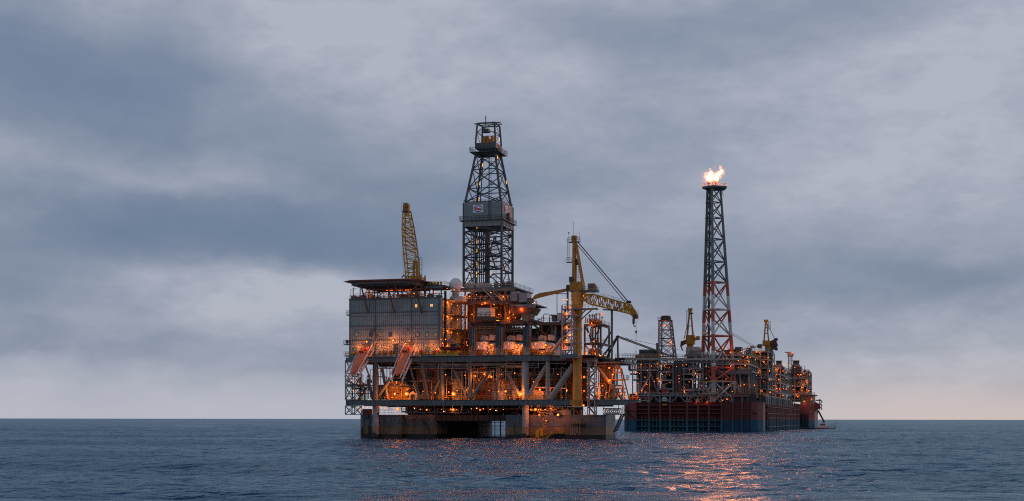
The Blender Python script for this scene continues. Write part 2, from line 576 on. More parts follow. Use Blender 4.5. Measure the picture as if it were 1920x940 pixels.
def module(t, u0, u1, v0, v1, zs, bays, rg, colm='steel_grey', beamh=0.7, lamps=2, dens=1.0, brace=0.5, side=True, lk='s', railm='steel_pale', roof_items=True, rails=True, bulk=True):
    """open multi-deck process module: decks, posts, braces, rails, equipment, pipework, lamps"""
    for i, z in enumerate(zs):
        mb = MB().box(u0, u1, v0, v1, z - 0.12, z)
        mb.build('deck', 'steel_dark', t)
        fb = MB().ibeam((u0, v0 - 0.15, z - 0.12 - beamh / 2), (u1, v0 - 0.15, z - 0.12 - beamh / 2), 0.3, beamh)
        fb.ibeam((u1 + 0.15, v0, z - 0.12 - beamh / 2), (u1 + 0.15, v1, z - 0.12 - beamh / 2), 0.3, beamh)
        fb.build('deck_beam', colm, t)
        if rails:
            MB().rail([(u0, v0, z), (u1, v0, z), (u1, v1, z)]).build('railing', railm if rg.random() < 0.7 else 'safety_yellow', t)
    for a, b in zip(zs[:-1], zs[1:]):
        for k in range(bays + 1):
            x = u0 + (u1 - u0) * k / bays
            MB().cyl((x, v0 + 0.05, a), (x, v0 + 0.05, b - 0.1), 0.28, n=6).build('post', colm, t)
            if k < bays and rg.random() < brace:
                x2 = u0 + (u1 - u0) * (k + 1) / bays
                pa, pb = ((x, v0 + 0.05, a + 0.2), (x2, v0 + 0.05, b - 0.5))
                if rg.random() < 0.5:
                    pa, pb = ((x2, v0 + 0.05, a + 0.2), (x, v0 + 0.05, b - 0.5))
                MB().cyl(pa, pb, 0.17, n=6).build('brace', colm, t)
        if side:
            n = max(1, int((v1 - v0) / 9))
            for k in range(1, n + 1):
                y = v0 + (v1 - v0) * k / n
                MB().cyl((u1 - 0.1, y, a), (u1 - 0.1, y, b - 0.1), 0.28, n=6).build('post', colm, t)
        dep = min(v1 - v0 - 1, 7)
        equip_row(t, u0 + 0.5, u1 - 0.5, v0 + 2.0, v0 + dep, a, b - a - beamh, rg)
        pipes(t, u0 + 0.5, u1 - 0.5, v0 + 0.8, v0 + 2.5, a, b - beamh, int(5 * dens * (u1 - u0) / 10), rg)
        if side and v1 - v0 > 12:
            for _ in range(int(3 * dens * (v1 - v0) / 12)):
                y = rg.uniform(v0 + 2, v1 - 1)
                zt = rg.uniform(a + (b - a) * .5, b - beamh)
                y2 = min(v1, y + rg.uniform(2, 9))
                MB().path([(u1 - 0.8, y, a), (u1 - 0.8, y, zt), (u1 - 0.8, y2, zt), (u1 - 0.8, y2, a + (zt - a) * rg.uniform(0, .7))], rg.uniform(.08, .22), 6).build('pipe', rg.choice(PIPECOL), t)
            y = v0 + 3
            while y < v1 - 4:
                w = rg.uniform(2, 5)
                machine(t, u1 - 5, u1 - 1.6, y, y + w, a, a + (b - a) * rg.uniform(.35, .75), rg.choice(['steel_grey', 'brown_steel', 'cream_paint', 'steel_dark']), rg=rg)
                y += w + rg.uniform(1, 4)
        # dark back wall of packed equipment
        if bulk:
          MB().box(u0 + 0.4, u1 - 6 if u1 - u0 > 12 else u1 - 0.6, v0 + dep + 0.5, v0 + dep + 1, a, b - 0.15).build('bulkhead', 'steel_dark', t)
        for _ in range(lamps // 2):
            lamp(t, (rg.uniform(u0 + .5, u1 - .5), v0 + rg.uniform(-0.3, 1.6), b - beamh - rg.uniform(0.5, 1.2)), lk)
        if side and v1 - v0 > 12:
            for _ in range(max(1, lamps // 3)):
                lamp(t, (u1 + 0.2, rg.uniform(v0 + 2, v1), b - beamh - rg.uniform(0.5, 1.2)), lk)
    if roof_items:
        equip_row(t, u0 + 0.5, u1 - 0.5, v0 + 1.5, v0 + 5, zs[-1], 3.0, rg, fill=0.75)
        pipes(t, u0 + 0.5, u1 - 0.5, v0 + 0.8, v0 + 4, zs[-1], zs[-1] + 3.2, int(5 * dens * (u1 - u0) / 10), rg, 0.05, 0.14)
# ================================================================== DRILLING PLATFORM (front)
ZL0, ZL1 = 9.7, 11.3          # lower deck girder
ZU0, ZU1 = 22.0, 23.8         # upper deck girder
uL, uR = U(648, 0), U(1092, 0)
VB = 52.0                     # platform depth

# ---- hull
hull = thing('platform_hull', 'broad grey and tan floating hull with black waterline under the drilling platform', 'platform hull', (U(910, 3), 25, 0))
def hblock(x0, x1, v0, dv, ztop=None, name='column'):
    mb = MB()
    u0, u1 = U(x0, v0), U(x1, v0)
    zt = ztop or Zp(778, (u0 + u1) / 2, v0)
    c = 0.8
    mb.prism([(u0 + c, v0), (u1 - c, v0), (u1, v0 + c), (u1, v0 + dv - c), (u1 - c, v0 + dv), (u0 + c, v0 + dv), (u0, v0 + dv - c), (u0, v0 + c)], -3, zt)
    # plate seams and rub strakes
    n = max(2, int((u1 - u0) / 3.2))
    for i in range(1, n):
        x = u0 + (u1 - u0) * i / n
        mb.box(x - 0.05, x + 0.05, v0 - 0.05, v0 - 0.003, -2, zt - 0.2)
    for z in (0.9, 3.72, zt - 0.35):
        mb.box(u0 + c, u1 - c, v0 - 0.09, v0 - 0.004, z, z + 0.12)
    return mb.build(name, 'hull_tlp', hull)
hblock(674, 752, 3, 13)
hblock(752.5, 817, 6, 12, name='column')
hblock(946, 1135, 3, 12)
hblock(690, 800, 38, 12)
hblock(955, 1140, 38, 12)
b = MB()
b.pbox(817, 896, 790, 823, 30, 14); b.build('pontoon', 'steel_black', hull)  # black box set back between the columns to make the opening dark
b = MB(); z0, z1 = Zp(790, 0, 6), Zp(776, 0, 6)
b.box(U(700, 6), U(1100, 6), 6.4, 46, z0, z1 - 0.4)
for x in range(826, 945, 10):
    u = U(x, 6); b.box(u - 0.1, u + 0.1, 6.15, 6.38, z0, z1 - 0.4)
b.build('hull_deck', 'steel_black', hull)
for x in (704.5, 985):
    u = U(x, 1.9)
    b = MB().cyl((u, 2.0, -3), (u, 2.0, ZL0), 0.98, n=16)
    for z in (3.7, 6.6):
        b.lathe((u, 2.0, z), (0, 0, 1), [(-.1, 1.03), (.1, 1.03)], 16)
    b.build('mooring_tube', 'tube_paint', hull, smooth=False)
    MB().lathe((u - 0.15, 0.95, 1.0), (0, -1, 0), [(0, 0.9), (0.25, 0.9), (0.3, 0.6)], 14).build('fairlead', 'steel_black', hull)
# riser bundle in the gap, conductors inside
for x in (904.5, 912, 917, 922, 928, 938.5):
    MB().cyl(P(x, 830, 14), P(x, 786, 14), 0.13 if x != 938.5 else 0.2, n=6).build('riser', 'steel_dark', hull)
b = MB()
for y in (792, 799):
    b.beam(P(897, y, 14.4), P(945, y, 14.4), 0.12, 0.2)
b.build('riser_guide', 'steel_dark', hull)
r2 = random.Random(5)
for k in range(16):
    x = 818 + k * 4.9
    MB().cyl(P(x, 830, 24 + (k % 3) * 2), P(x, 776, 24 + (k % 3) * 2), 0.25, n=6).build('riser', 'steel_black', hull)
# stair, ladders, rust-stained panels on left block
MB().stair(P(790, 789, 5.2), P(806, 812, 5.2), 0.8).build('stair', 'steel_dark', hull)
MB().ladder(P(720, 815, 2.8), P(720, 778, 2.8), 0.5).build('ladder', 'steel_dark', hull)
MB().ladder(P(776, 815, 5.7), P(776, 778, 5.7), 0.5).build('ladder', 'steel_dark', hull)
for x0, x1, y0, y1 in ((677, 681, 801, 814), (690, 695, 800, 815)):
    MB().pbox(x0, x1, y0, y1, 2.75, 0.24).build('hatch', 'steel_black', hull)
b = MB().box(U(684, 2.4), U(690, 2.4), 2.3, 2.95, 6.2, 7.1); b.build('equipment_box', 'steel_dark', hull)
for x in (683, 692):
    MB().cyl(P(x, 800, 2.6), P(x, 782, 2.6), 0.12, n=6).build('pipe', 'steel_dark', hull)
# boarding landing with yellow stair on the right block
land = thing('boat_landing', 'yellow railed boat landing with stairs along the waterline of the grey and tan hull', 'boat landing', (U(1030, 1), 1.5, 1.5))
zl = Zp(812, U(1040, 1), 1)
MB().box(U(1034, 1), U(1056, 1), 0.4, 2.9, zl - 0.15, zl).build('landing_deck', 'safety_yellow', land)
MB().rail([(U(1034, 1), 0.45, zl), (U(1056, 1), 0.45, zl)], 1.1, 0.8, 0.06).build('railing', 'safety_yellow', land)
MB().stair((U(1034, 1), 1.2, zl), (U(1026, 1), 1.2, 0.6), 0.9).build('stair', 'safety_yellow', land)
MB().box(U(996, 1), U(1026, 1), 0.4, 2.9, 0.5, 0.62).build('walkway', 'safety_yellow', land)
MB().rail([(U(996, 1), 0.45, 0.6), (U(1026, 1), 0.45, 0.6)], 1.1, 0.9, 0.06).build('railing', 'safety_yellow', land)
MB().pbox(1012, 1018, 803, 818, 2.5, 0.4).build('panel', 'safety_yellow', land)
MB().pbox(1004, 1011, 806, 820, 2.3, 0.5).build('panel', 'safety_yellow', land)
MB().ladder(P(1021, 815, 2.6), P(1021, 784, 2.6), 0.5).build('ladder', 'safety_yellow', land)
for x, y0, y1 in ((1074, 788, 815), (1078, 792, 816), (1082, 787, 812), (1087, 788, 814), (1071, 797, 816)):
    MB().cyl(P(x, y1, 1.6), P(x, y0, 1.6), 0.22, n=7).build('fender_post', 'tan_paint', land)
MB().box(U(1070, 1), U(1096, 1), 0.6, 2.9, Zp(796, 20, 1), Zp(796, 20, 1) + .25).build('fender_platform', 'rust_steel', land)
MB().rail([P(1084, 796, .7), P(1096, 796, .7)], 1.0, 0.8).build('railing', 'tan_paint', land)
for x0, x1, y0, y1 in ((1052, 1068, 768, 778), (1046, 1052, 770, 778), (1030, 1036, 770, 779)):
    MB().pbox(x0, x1, y0, y1, 2, 2).build('winch', 'steel_grey', land)
plamps(land, .6, 'n', (1046, 778)); plamps(land, .2, 'm', (1011, 778)); plamps(land, 2.2, 's', (1024, 789))

# ---- decks
dk = thing('deck_structure', 'two-level steel deck structure with braced legs and orange lit lower deck', 'deck structure', (U(900, 25), 25, ZL0))
# lower deck
MB().box(uL, uR, 0.35, VB, ZL1 - 0.25, ZL1 - 0.05).build('lower_deck', 'wood_deck', dk)
b = MB()
b.ibeam((uL, 0.15, (ZL0 + ZL1) / 2), (U(1078, 0), 0.15, (ZL0 + ZL1) / 2), 0.55, ZL1 - ZL0)
n = 48
for i in range(n):
    x = uL + 0.6 + (U(1078, 0) - uL - 1.2) * i / (n - 1)
    b.box(x - 0.05, x + 0.05, -0.08, 0.06, ZL0 + 0.14, ZL1 - 0.14)
b.build('lower_girder', 'steel_grey', dk)
for v in (14, 28, 42):
    MB().box(uL, uR, v, v + 0.5, ZL0, ZL1 - 0.26).build('lower_girder', 'steel_dark', dk)
MB().rail([(uL, 0.4, ZL1), (U(1072, 0), 0.4, ZL1)], 1.15, 1.5, 0.05).build('railing', 'safety_yellow', dk)
# under-deck catwalks and pipe bundles, with sky between them
zc = Zp(775, 0, 4)
MB().box(U(708, 2), U(880, 2), 1.2, 2.4, zc, zc + 0.15).build('catwalk', 'steel_grey', dk)
MB().rail([(U(708, 2), 1.25, zc + .15), (U(880, 2), 1.25, zc + .15)], 1.0, 2.2, 0.05).build('railing', 'steel_grey', dk)
for x in list(range(712, 950, 17)):
    MB().cyl((U(x, 1.3), 1.3, zc), (U(x, 1.3), 1.3, ZL0), 0.06, n=4).build('hanger', 'steel_grey', dk)
rg = random.Random(3)
for k in range(16):
    x0 = rg.uniform(700, 1040); x1 = x0 + rg.uniform(30, 90)
    y = rg.uniform(763, 774)
    v = rg.uniform(3, 20)
    MB().path([P(x0, 760, v), P(x0, y, v), P(x1, y, v), P(x1, 760, v)], rg.uniform(.07, .2), 6).build('pipe', rg.choice(PIPECOL), dk)
for k in range(22):
    x0 = rg.uniform(810, 1060); v = rg.uniform(8, 40)
    MB().pbox(x0, x0 + rg.uniform(3, 12), rg.uniform(763, 769), 777, v, 2).build('equipment_box', rg.choice(['steel_dark', 'brown_steel', 'steel_black', 'rust_steel']), dk)
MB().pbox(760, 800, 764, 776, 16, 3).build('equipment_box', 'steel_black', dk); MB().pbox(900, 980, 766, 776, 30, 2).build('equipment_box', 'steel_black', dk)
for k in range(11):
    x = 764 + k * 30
    MB().pbox(x, x + 28.2, 763, 779, 34, 1).build('equipment_box', 'steel_black', dk)  # near-continuous black wall added to keep this band dark against the sky
plamps(dk, 2.2, 'c', (777, 766), (832, 772), (894, 766), (1022, 768), (930, 770))
plamps(dk, 2.5, 's', (739, 767), (788, 768), (828, 768), (856, 768), (884, 767), (906, 767), (919, 768), (944, 768), (980, 767), (995, 768), (1010, 768), (715, 765))
rg = random.Random(303)
for k in range(16):
    x0 = rg.uniform(996, 1088); w_ = rg.uniform(2, 7)
    MB().pbox(x0, x0 + w_, rg.uniform(763, 771), 778.5, rg.uniform(5, 9), 2).build('equipment_box', rg.choice(['rust_steel', 'brown_steel', 'steel_grey', 'tan_paint']), dk)
for k in range(14):
    x0 = rg.uniform(990, 1075); y = rg.uniform(764, 774)
    MB().path([P(x0, 760, 3.4), P(x0, y, 3.4), P(x0 + rg.uniform(6, 25), y, 3.4), P(x0 + 25, 778, 3.4)], rg.uniform(.06, .13), 5).build('pipe', rg.choice(PIPECOL), dk)
plamps(dk, 1.3, 'n', (745, 767), (850, 768), (1004, 768))
plamps(dk, 3.0, 'v', (1014, 768), (1033, 766), (1060, 771), (996, 769), (722, 766), (748, 768), (800, 769), (845, 768), (900, 769))
# tank hanging under left corner
b = MB(); c = P(686, 772, 4)
b.lathe((c.x, 5, c.z - 1.0), (0, 0, 1), [(-.6, .4), (-.3, 1.2), (0, 1.5), (1.6, 1.5), (1.7, 1.2)], 12); b.build('tank', 'rust_steel', dk)
plamps(dk, 2.8, 's', (682, 765), (690, 765), (678, 768))
# upper deck girders (stepped as in the photo)
MB().box(uL, U(1120, 4), 0.9, VB, ZU1 - 0.3, ZU1 - 0.1).build('upper_deck', 'wood_deck', dk)
ub = U(800, 0)
b = MB().ibeam((uL, 0.2, (ZU0 + ZU1) / 2 + .1), (U(786, 0), 0.2, (ZU0 + ZU1) / 2 + .1), 0.5, 1.5); b.build('upper_girder', 'steel_grey', dk)
b = MB().ibeam((U(786.5, 0), 0.0, ZU1 - .85), (U(1032, 0), 0.0, ZU1 - .85), 0.6, 1.7)
for i in range(30):
    x = U(790, 0) + (U(1030, 0) - U(790, 0)) * i / 29
    b.box(x - 0.05, x + 0.05, -0.24, -0.08, ZU1 - 1.5, ZU1 - 0.2)
b.build('upper_girder', 'steel_grey', dk)
b = MB().ibeam((U(1032.5, 0), 0.6, ZU1 - 1.05), (U(1090, 0), 0.6, ZU1 - 1.05), 0.5, 1.2); b.build('upper_girder', 'steel_grey', dk)
for x0, x1 in ((690, 735), (757, 786), (800, 880), (905, 945)):
    MB().box(U(x0, -.6), U(x1, -.6), -0.9, 0.88, ZU1 + 0.02, ZU1 + 0.14).build('walkway', 'steel_pale', dk)
MB().rail([(uL, 0.2, ZU1), (U(1040, 0), 0.2, ZU1)], 1.15, 1.5, 0.05).build('railing', 'safety_yellow', dk)
for v in (12, 26, 40, 51):
    MB().box(uL, uR, v, v + 0.5, ZU0 + .1, ZU1 - 0.31).build('upper_girder', 'steel_dark', dk)
for x in range(660, 1090, 24):
    MB().box(U(x, 2) - .2, U(x, 2) + .2, 1.0, 50, ZU0 + .4, ZU1 - 0.32).build('deck_stringer', 'steel_dark', dk)
# suspended pipe rack right below the upper girder
for i, (y, r, xa, xb) in enumerate(((683, .16, 783, 950), (686, .12, 790, 1008), (688.5, .1, 702, 884), (691, .18, 708, 890), (685, .1, 830, 1000), (689.5, .12, 900, 1010), (682, .1, 880, 1060), (697, .12, 860, 960))):
    MB().path([P(xa, 679, 1.4), P(xa, y, 1.4), P(xb, y, 1.4), P(xb, 679, 1.4)], r, 6).build('pipe', ['steel_pale', 'steel_grey'][i % 2], dk)
for x, y0, y1 in ((704, 679, 716), (822, 678, 692), (848, 678, 693), (876, 678, 694), (821, 692, 713), (847, 692, 713), (895, 690, 712), (925, 692, 748), (948, 690, 711), (866, 694, 770), (873, 694, 748), (977, 690, 705), (1010, 678, 690), (1038, 690, 700), (1052, 690, 720), (923, 712, 768)):
    MB().cyl(P(x, y1, 1.2), P(x, y0, 1.2), 0.11, n=6).build('pipe', 'steel_pale', dk)
# legs and braces of the front truss line
def leg(x, v, r, y0=678, y1=750, m='steel_grey', nm='leg'):
    MB().cyl(P(x, y1 + .5, v), P(x, y0, v), r, n=12).build(nm, m, dk)
leg(704, 1.5, .75); leg(828, 2.5, .6); leg(985, 1.5, 1.05, m='steel_pale'); leg(1027, .9, .62, m='steel_pale'); leg(881, 2.5, .5, m='steel_pale')
leg(858, 6, 1.7, m='steel_grey', y0=700); leg(827, 7, .8, m='steel_grey'); leg(933, 3, .45)
for xa, ya, xb, yb, r, v in ((731, 712, 710, 742, .55, 2), (790, 680, 801, 749, .55, 1.6), (777, 718, 788, 749, .5, 2), (824, 712, 809, 744, .4, 2), (851, 694, 879, 747, .35, 2),
                             (921, 694, 883, 747, .5, 2), (951, 700, 976, 744, .5, 1.8), (1024, 686, 989, 744, .55, 1.4), (1076, 684, 1031, 749, .85, .6),
                             (716, 690, 727, 749, .45, 2.2), (690, 712, 699, 749, .5, 2.2), (940, 725, 948, 742, .18, 1.6), (800, 690, 812, 745, .4, 8), (1000, 690, 1015, 745, .4, 9)):
    MB().cyl(P(xb, yb, v), P(xa, ya, v), r, n=10).build('brace', 'steel_grey' if r > .3 and xa < 1000 else 'steel_pale', dk)
for x, v in ((704, 26), (820, 26), (985, 26), (1080, 26), (704, 50), (820, 50), (985, 50), (1080, 50)):
    leg(x, v, .9, m='steel_dark')
# back-of-deck rooms, walls and doors (lit orange by the lamps)
def wall(x0, x1, y0, y1, v, dv, m, nm='room_wall', corr=True):
    u0, u1 = U(x0, v), U(x1, v); um = (u0 + u1) / 2
    z0, z1 = Zp(y1, um, v), Zp(y0, um, v)
    if corr:
        MB().corrugated(u0, u1, v, z0, z1, .8, .1).build(nm, m, dk)
        MB().box(u0, u1, v + .14, v + dv, z0, z1).build('room', m, dk)
    else:
        MB().box(u0, u1, v, v + dv, z0, z1).build(nm, m, dk)
zf = 750
wall(722, 753, 716, zf, 8, 10, 'tan_paint'); wall(753.5, 768, 722, zf, 9, 8, 'tan_paint')
wall(780, 822, 690, zf, 16, 4, 'brown_steel'); wall(836, 880, 705, zf, 15, 6, 'brown_steel')
wall(888, 932, 712, zf, 9, 8, 'tan_paint'); wall(933, 965, 704, zf, 9, 10, 'cream_paint'); wall(966, 1060, 690, zf, 18, 4, 'brown_steel')
wall(1062, 1100, 690, zf, 12, 4, 'brown_steel'); wall(885, 960, 690, 709, 14, 4, 'tan_paint')
wall(735, 800, 690, 712, 22, 3, 'steel_dark'); wall(705, 722, 722, zf, 20, 3, 'steel_dark', corr=False)
MB().box(U(722, 8), U(768, 8), 7.4, 8, Zp(722.5, -30, 8), Zp(721.5, -30, 8)).build('canopy', 'steel_pale', dk)
for x in (722.5, 752.5):
    MB().cyl(P(x, 750, 7.4), P(x, 716, 7.4), .14, n=6).build('post', 'steel_pale', dk)
for x0, x1 in ((898, 908), (915, 925)):
    MB().pbox(x0, x1, 734, 749.5, 8.4, 1.4).build('red_cabinet', 'red_paint', dk)
for x0, x1, y0 in ((722, 727, 739), (975, 990, 737), (999, 1003, 738), (870, 876, 742), (804, 812, 740)):
    MB().pbox(x0, x1, y0, 749.8, 5, 2).build('cabinet', 'dark_red', dk)
hut = MB(); a = P(767, 750, 5); c = P(781, 750, 5); zt = Zp(739, a.x, 5); zr = Zp(733.5, a.x, 5)
hut.quadprism([(a.x, 5, ZL1), (a.x, 5, zt), ((a.x + c.x) / 2, 5, zr), (c.x, 5, zt), (c.x, 5, ZL1), (c.x - .4, 5, ZL1), (c.x - .4, 5, zt - .2), (a.x + .4, 5, zt - .2), (a.x + .4, 5, ZL1)], (0, 2.5, 0))
hut.box(a.x + .45, c.x - .45, 6.5, 6.7, ZL1, zt - .2)
hut.build('hut', 'cream_paint', dk)
rg = random.Random(21)
for x0, x1 in ((690, 722), (782, 850), (866, 895), (926, 980), (990, 1060)):
    equip_row(dk, U(x0, 4), U(x1, 4), 3.5, 8, ZL1, 4.5, rg, fill=.85)
    pipes(dk, U(x0, 4), U(x1, 4), 3, 9, ZL1, ZU0 - 1, 8, rg, .05, .16)
for k in range(10):
    x0 = rg.uniform(860, 1040)
    MB().path([P(x0, 712 + k % 3 * 4, 4 + k * .4), P(x0 + rg.uniform(15, 40), 712 + k % 3 * 4, 4 + k * .4)], .12, 6).build('pipe', 'brown_steel', dk)
MB().path([P(1003, 726, 3), P(1062, 728, 3), P(1062, 735, 3)], .22, 7).build('pipe', 'cream_paint', dk)
# mezzanine
MB().box(U(880, 5), U(1070, 5), 5, 12, Zp(709.5, 8, 5), Zp(708.5, 8, 5)).build('mezzanine', 'steel_dark', dk)
MB().box(U(783, 3), U(880, 3), 3, 5, Zp(710, -8, 3), Zp(709, -8, 3)).build('mezzanine', 'steel_dark', dk)
# dark rear bulkhead of the lower deck, open at the left end
MB().box(U(735, 40), U(1075, 40), 40.6, 41, ZL1, ZU0).build('rear_bulkhead', 'steel_dark', dk)
plamps(dk, 2.0, 'l', (740, 739)); plamps(dk, 6.6, 'l', (762, 739)); plamps(dk, 1.8, 'l', (850, 739)); plamps(dk, 1.6, 'l', (976, 739)); plamps(dk, 6, 'm', (915, 706))
plamps(dk, 3.2, 'm', (763, 731), (816, 737), (841, 735.5), (878, 729), (908, 702), (891, 705.5), (921, 707), (988, 729), (1012, 731), (1030, 731), (1063, 732), (966, 731), (948, 734))
plamps(dk, 2.6, 's', (662, 733), (679, 737), (673, 721), (678, 721), (705, 735), (712, 737), (743, 719), (695, 738), (793, 734), (848, 736), (857, 733), (870, 735.5), (887, 733), (917, 733), (942, 717),
       (935, 734), (1018, 738), (979, 734), (830, 734), (898, 713), (1000, 716), (1055, 745), (735, 746), (803, 746), (836, 746), (955, 746), (1040, 740))
rg = random.Random(202)
for k in range(60):
    x = rg.uniform(700, 1070); v = rg.uniform(1.6, 7)
    if k % 3 == 0:
        y0 = rg.uniform(684, 715); y1 = min(749, y0 + rg.uniform(15, 50))
        MB().cyl(P(x, y1, v), P(x, y0, v), rg.uniform(.06, .14), n=5).build('pipe', rg.choice(['steel_grey', 'steel_pale', 'steel_dark']), dk)
    else:
        y = rg.uniform(684, 742); L_ = rg.uniform(14, 60); x2 = min(1076, x + L_); yy = y + rg.uniform(3, 16)
        MB().path([P(x, y, v), P(x2, y, v), P(x2, min(749, yy), v)], rg.uniform(.05, .14), 5).build('pipe', rg.choice(['steel_grey', 'brown_steel', 'steel_dark', 'rust_steel']), dk)
for x0 in range(705, 1070, 26):
    MB().box(U(x0, 3) - .1, U(x0, 3) + .1, 2.9, 3.1, Zp(709, 0, 3), ZU0 + .4).build('hanger', 'steel_dark', dk)
for k in range(14):
    x0 = 800 + k * 19
    MB().pbox(x0, x0 + rg.uniform(5, 13), rg.uniform(694, 702), 708.4, 5.5, 2).build('equipment_box', rg.choice(['steel_dark', 'brown_steel', 'rust_steel', 'steel_grey']), dk)
plamps(dk, 2.4, 's', (835, 703), (872, 704), (940, 702), (965, 700), (1010, 703), (1046, 702))
# left corner lattice tower (open to the sky)
b = MB()
for s0, s1 in ((676, 750), (762, 778)):
    ys = [s0 + (s1 - s0) * i / (3 if s1 - s0 > 50 else 1) for i in range((3 if s1 - s0 > 50 else 1) + 1)]
    secs = []
    for y in reversed(ys):
        q = [P(647.5, y, .5), P(665, y, .5), P(665, y, .5) + Vector((0, 5, 0)), P(647.5, y, .5) + Vector((0, 5, 0))]
        z = q[0].z
        secs.append([Vector((p.x, p.y, z)) for p in q])
    b.lattice(secs, .17, .1)
b.build('corner_lattice', 'steel_pale', dk)
rg = random.Random(8)
pipes(dk, U(650, 4), U(692, 4), 4, 10, ZL1, ZU0 - 3, 14, rg, .06, .2)
for y in (727, 738):
    MB().box(U(650, 3), U(697, 3), 2, 9, Zp(y + .6, -40, 3), Zp(y, -40, 3)).build('mezzanine', 'brown_steel', dk)
MB().stair(P(672, 750, 3), P(686, 728, 3), .9).build('stair', 'steel_grey', dk)

# ---- free-fall lifeboats on their launching ramps
def lifeboat(x0, y0, x1, y1, lab, labr):
    vs_, ve = 2.6, -5.2
    top, bot = P(x0, y0, vs_), P(x1, y1, ve)
    ax = (bot - top).normalized()
    side = ax.cross(Vector((0, 0, 1))).normalized()
    up = side.cross(ax).normalized()
    Ln = (bot - top).length
    t = thing('lifeboat', lab, 'lifeboat', bot, 'free-fall lifeboats')
    # hull from cross-sections: s along, half width, keel depth, deck height
    secs = [(0.0, .85, .6, .75), (.06, 1.15, .95, 1.0), (.3, 1.4, 1.2, 1.25), (.55, 1.42, 1.2, 1.25), (.72, 1.32, 1.12, 1.2), (.84, 1.08, .9, 1.02), (.93, .72, .6, .75), (.985, .3, .24, .36), (1.0, .06, .02, .12)]
    n = 16
    mb = MB(); o = 0
    for s, w, kd, dh in secs:
        c = top + ax * (Ln * s) + up * (0.25 * (s ** 3))
        for k in range(n):
            a = 2 * math.pi * k / n
            x = math.cos(a); y = math.sin(a)
            h = (dh if y > 0 else kd)
            mb.v.append(c + side * (w * math.copysign(abs(x) ** .7, x)) + up * (h * math.copysign(abs(y) ** .8, y)))
    for i in range(len(secs) - 1):
        for k in range(n):
            k2 = (k + 1) % n
            mb.f.append((i * n + k, (i + 1) * n + k, (i + 1) * n + k2, i * n + k2)); mb.m.append(0)
    mb.f.append(tuple(range(n))); mb.m.append(0)
    mb.f.append(tuple((len(secs) - 1) * n + k for k in range(n))); mb.m.append(0)
    mb.build('body', 'lifeboat_orange', t, smooth=True)
    c = top + ax * (Ln * .13)
    cab = MB()
    A = [c - side * .95 + up * 1.0, c + side * .95 + up * 1.0, c + side * .8 + up * 1.95, c - side * .8 + up * 1.95]
    cab.quadprism(A, ax * 1.5); cab.build('wheelhouse', 'lifeboat_orange', t)
    for k in (-.42, .42):
        w = c + ax * 1.52 + side * k + up * 1.5
        MB().quadprism([w - side * .26 - up * .2, w + side * .26 - up * .2, w + side * .24 + up * .2, w - side * .24 + up * .2], ax * .04).build('window', 'glass_dark', t)
    for k in (-1, 1):
        w = c + ax * .7 + side * (.9 * k) + up * 1.5
        MB().quadprism([w - ax * .4 - up * .2, w + ax * .4 - up * .2, w + ax * .4 + up * .2, w - ax * .4 + up * .2], side * (.05 * k)).build('window', 'glass_dark', t)
    # rub rail along the sheer
    for k in (-1, 1):
        MB().path([top + ax * (Ln * s) + side * (w * 1.0 * k) + up * (0.25 * s ** 3) for s, w, _, _ in secs[1:-1]], .09, 6).build('fender', 'dark_red', t)
    # ramp
    r = thing('launching_ramp', labr, 'launching ramp', top - Vector((0, 0, 2)), 'lifeboat launching ramps')
    for k in (-1, 1):
        for hgt, rr in ((-.75, .25), (.75, .18)):
            p0 = top - ax * 1.0 + side * (1.75 * k) + up * hgt
            p1 = bot + ax * 1.3 + side * (1.75 * k) + up * hgt
            MB().cyl(p0, p1, rr, n=8).build('rail', 'white_paint', r)
        zz = MB()
        for i in range(9):
            a0 = top + ax * (Ln * i / 9) + side * (1.75 * k); a1 = top + ax * (Ln * (i + 1) / 9) + side * (1.75 * k)
            zz.cyl(a0 + up * (-.75), a1 + up * .75, .07, n=5, cap=False); zz.cyl(a0 - up * .75, a0 + up * .75, .06, n=5, cap=False)
        zz.build('rail_lattice', 'white_paint', r)
        foot = bot + ax * 1.3 + side * (1.75 * k) - up * .75
        MB().cyl(foot, Vector((foot.x, 1.0, foot.z - 1.2)), .22, n=8).build('strut', 'steel_grey', r)
        mid = top + ax * (Ln * .55) + side * (1.75 * k) - up * .75
        MB().cyl(mid, Vector((mid.x + .4, 1.2, ZU0 + .2)), .24, n=8).build('strut', 'steel_grey', r)
        MB().cyl(mid, Vector((mid.x + .9, 1.2, foot.z - .6)), .24, n=8).build('strut', 'steel_grey', r)
        MB().cyl(top + side * (1.75 * k) - up * .75, Vector((top.x + side.x * 1.75 * k, 2.0, ZU1)), .2, n=8).build('strut', 'steel_grey', r)
    MB().cyl(foot - side * 3.9, Vector((foot.x, 1.0, foot.z - 1.2)) + Vector((.3, 0, 0)), .2, n=8).build('strut', 'steel_grey', r)
    bar = MB().cyl((foot.x - 2.4, .7, foot.z - 1.25), (foot.x + 4.6, .7, foot.z - 1.25), .28, n=10); bar.build('cross_tube', 'steel_grey', r)
    bk = top - ax * 1.0
    MB().beam(bk - side * 1.7 + up * .9, bk + side * 1.7 + up * .9, .35, .35).build('end_frame', 'steel_dark', r)
    MB().box(bk.x - 1.3, bk.x + 1.3, bk.y - .2, bk.y + 1.2, bk.z - 1.6, bk.z - .2).build('boarding_platform', 'cream_paint', r)
    lamp(r, bk + up * 1.9 + ax * .3 + Vector((.5, -.4, .2)), 'm')
    lamp(r, bot + ax * 1.4 - up * .9, 's')
    return t, r
lifeboat(688, 655, 661, 704, 'orange enclosed lifeboat tilted bow-down, hanging at the platform corner below the helideck', 'pale steel launching ramp holding the lifeboat at the platform corner')
lifeboat(768, 653, 744, 706, 'orange enclosed lifeboat tilted bow-down, hanging between the deck lamps, nearer the cranes', 'pale steel launching ramp holding the lifeboat closer to the platform middle')

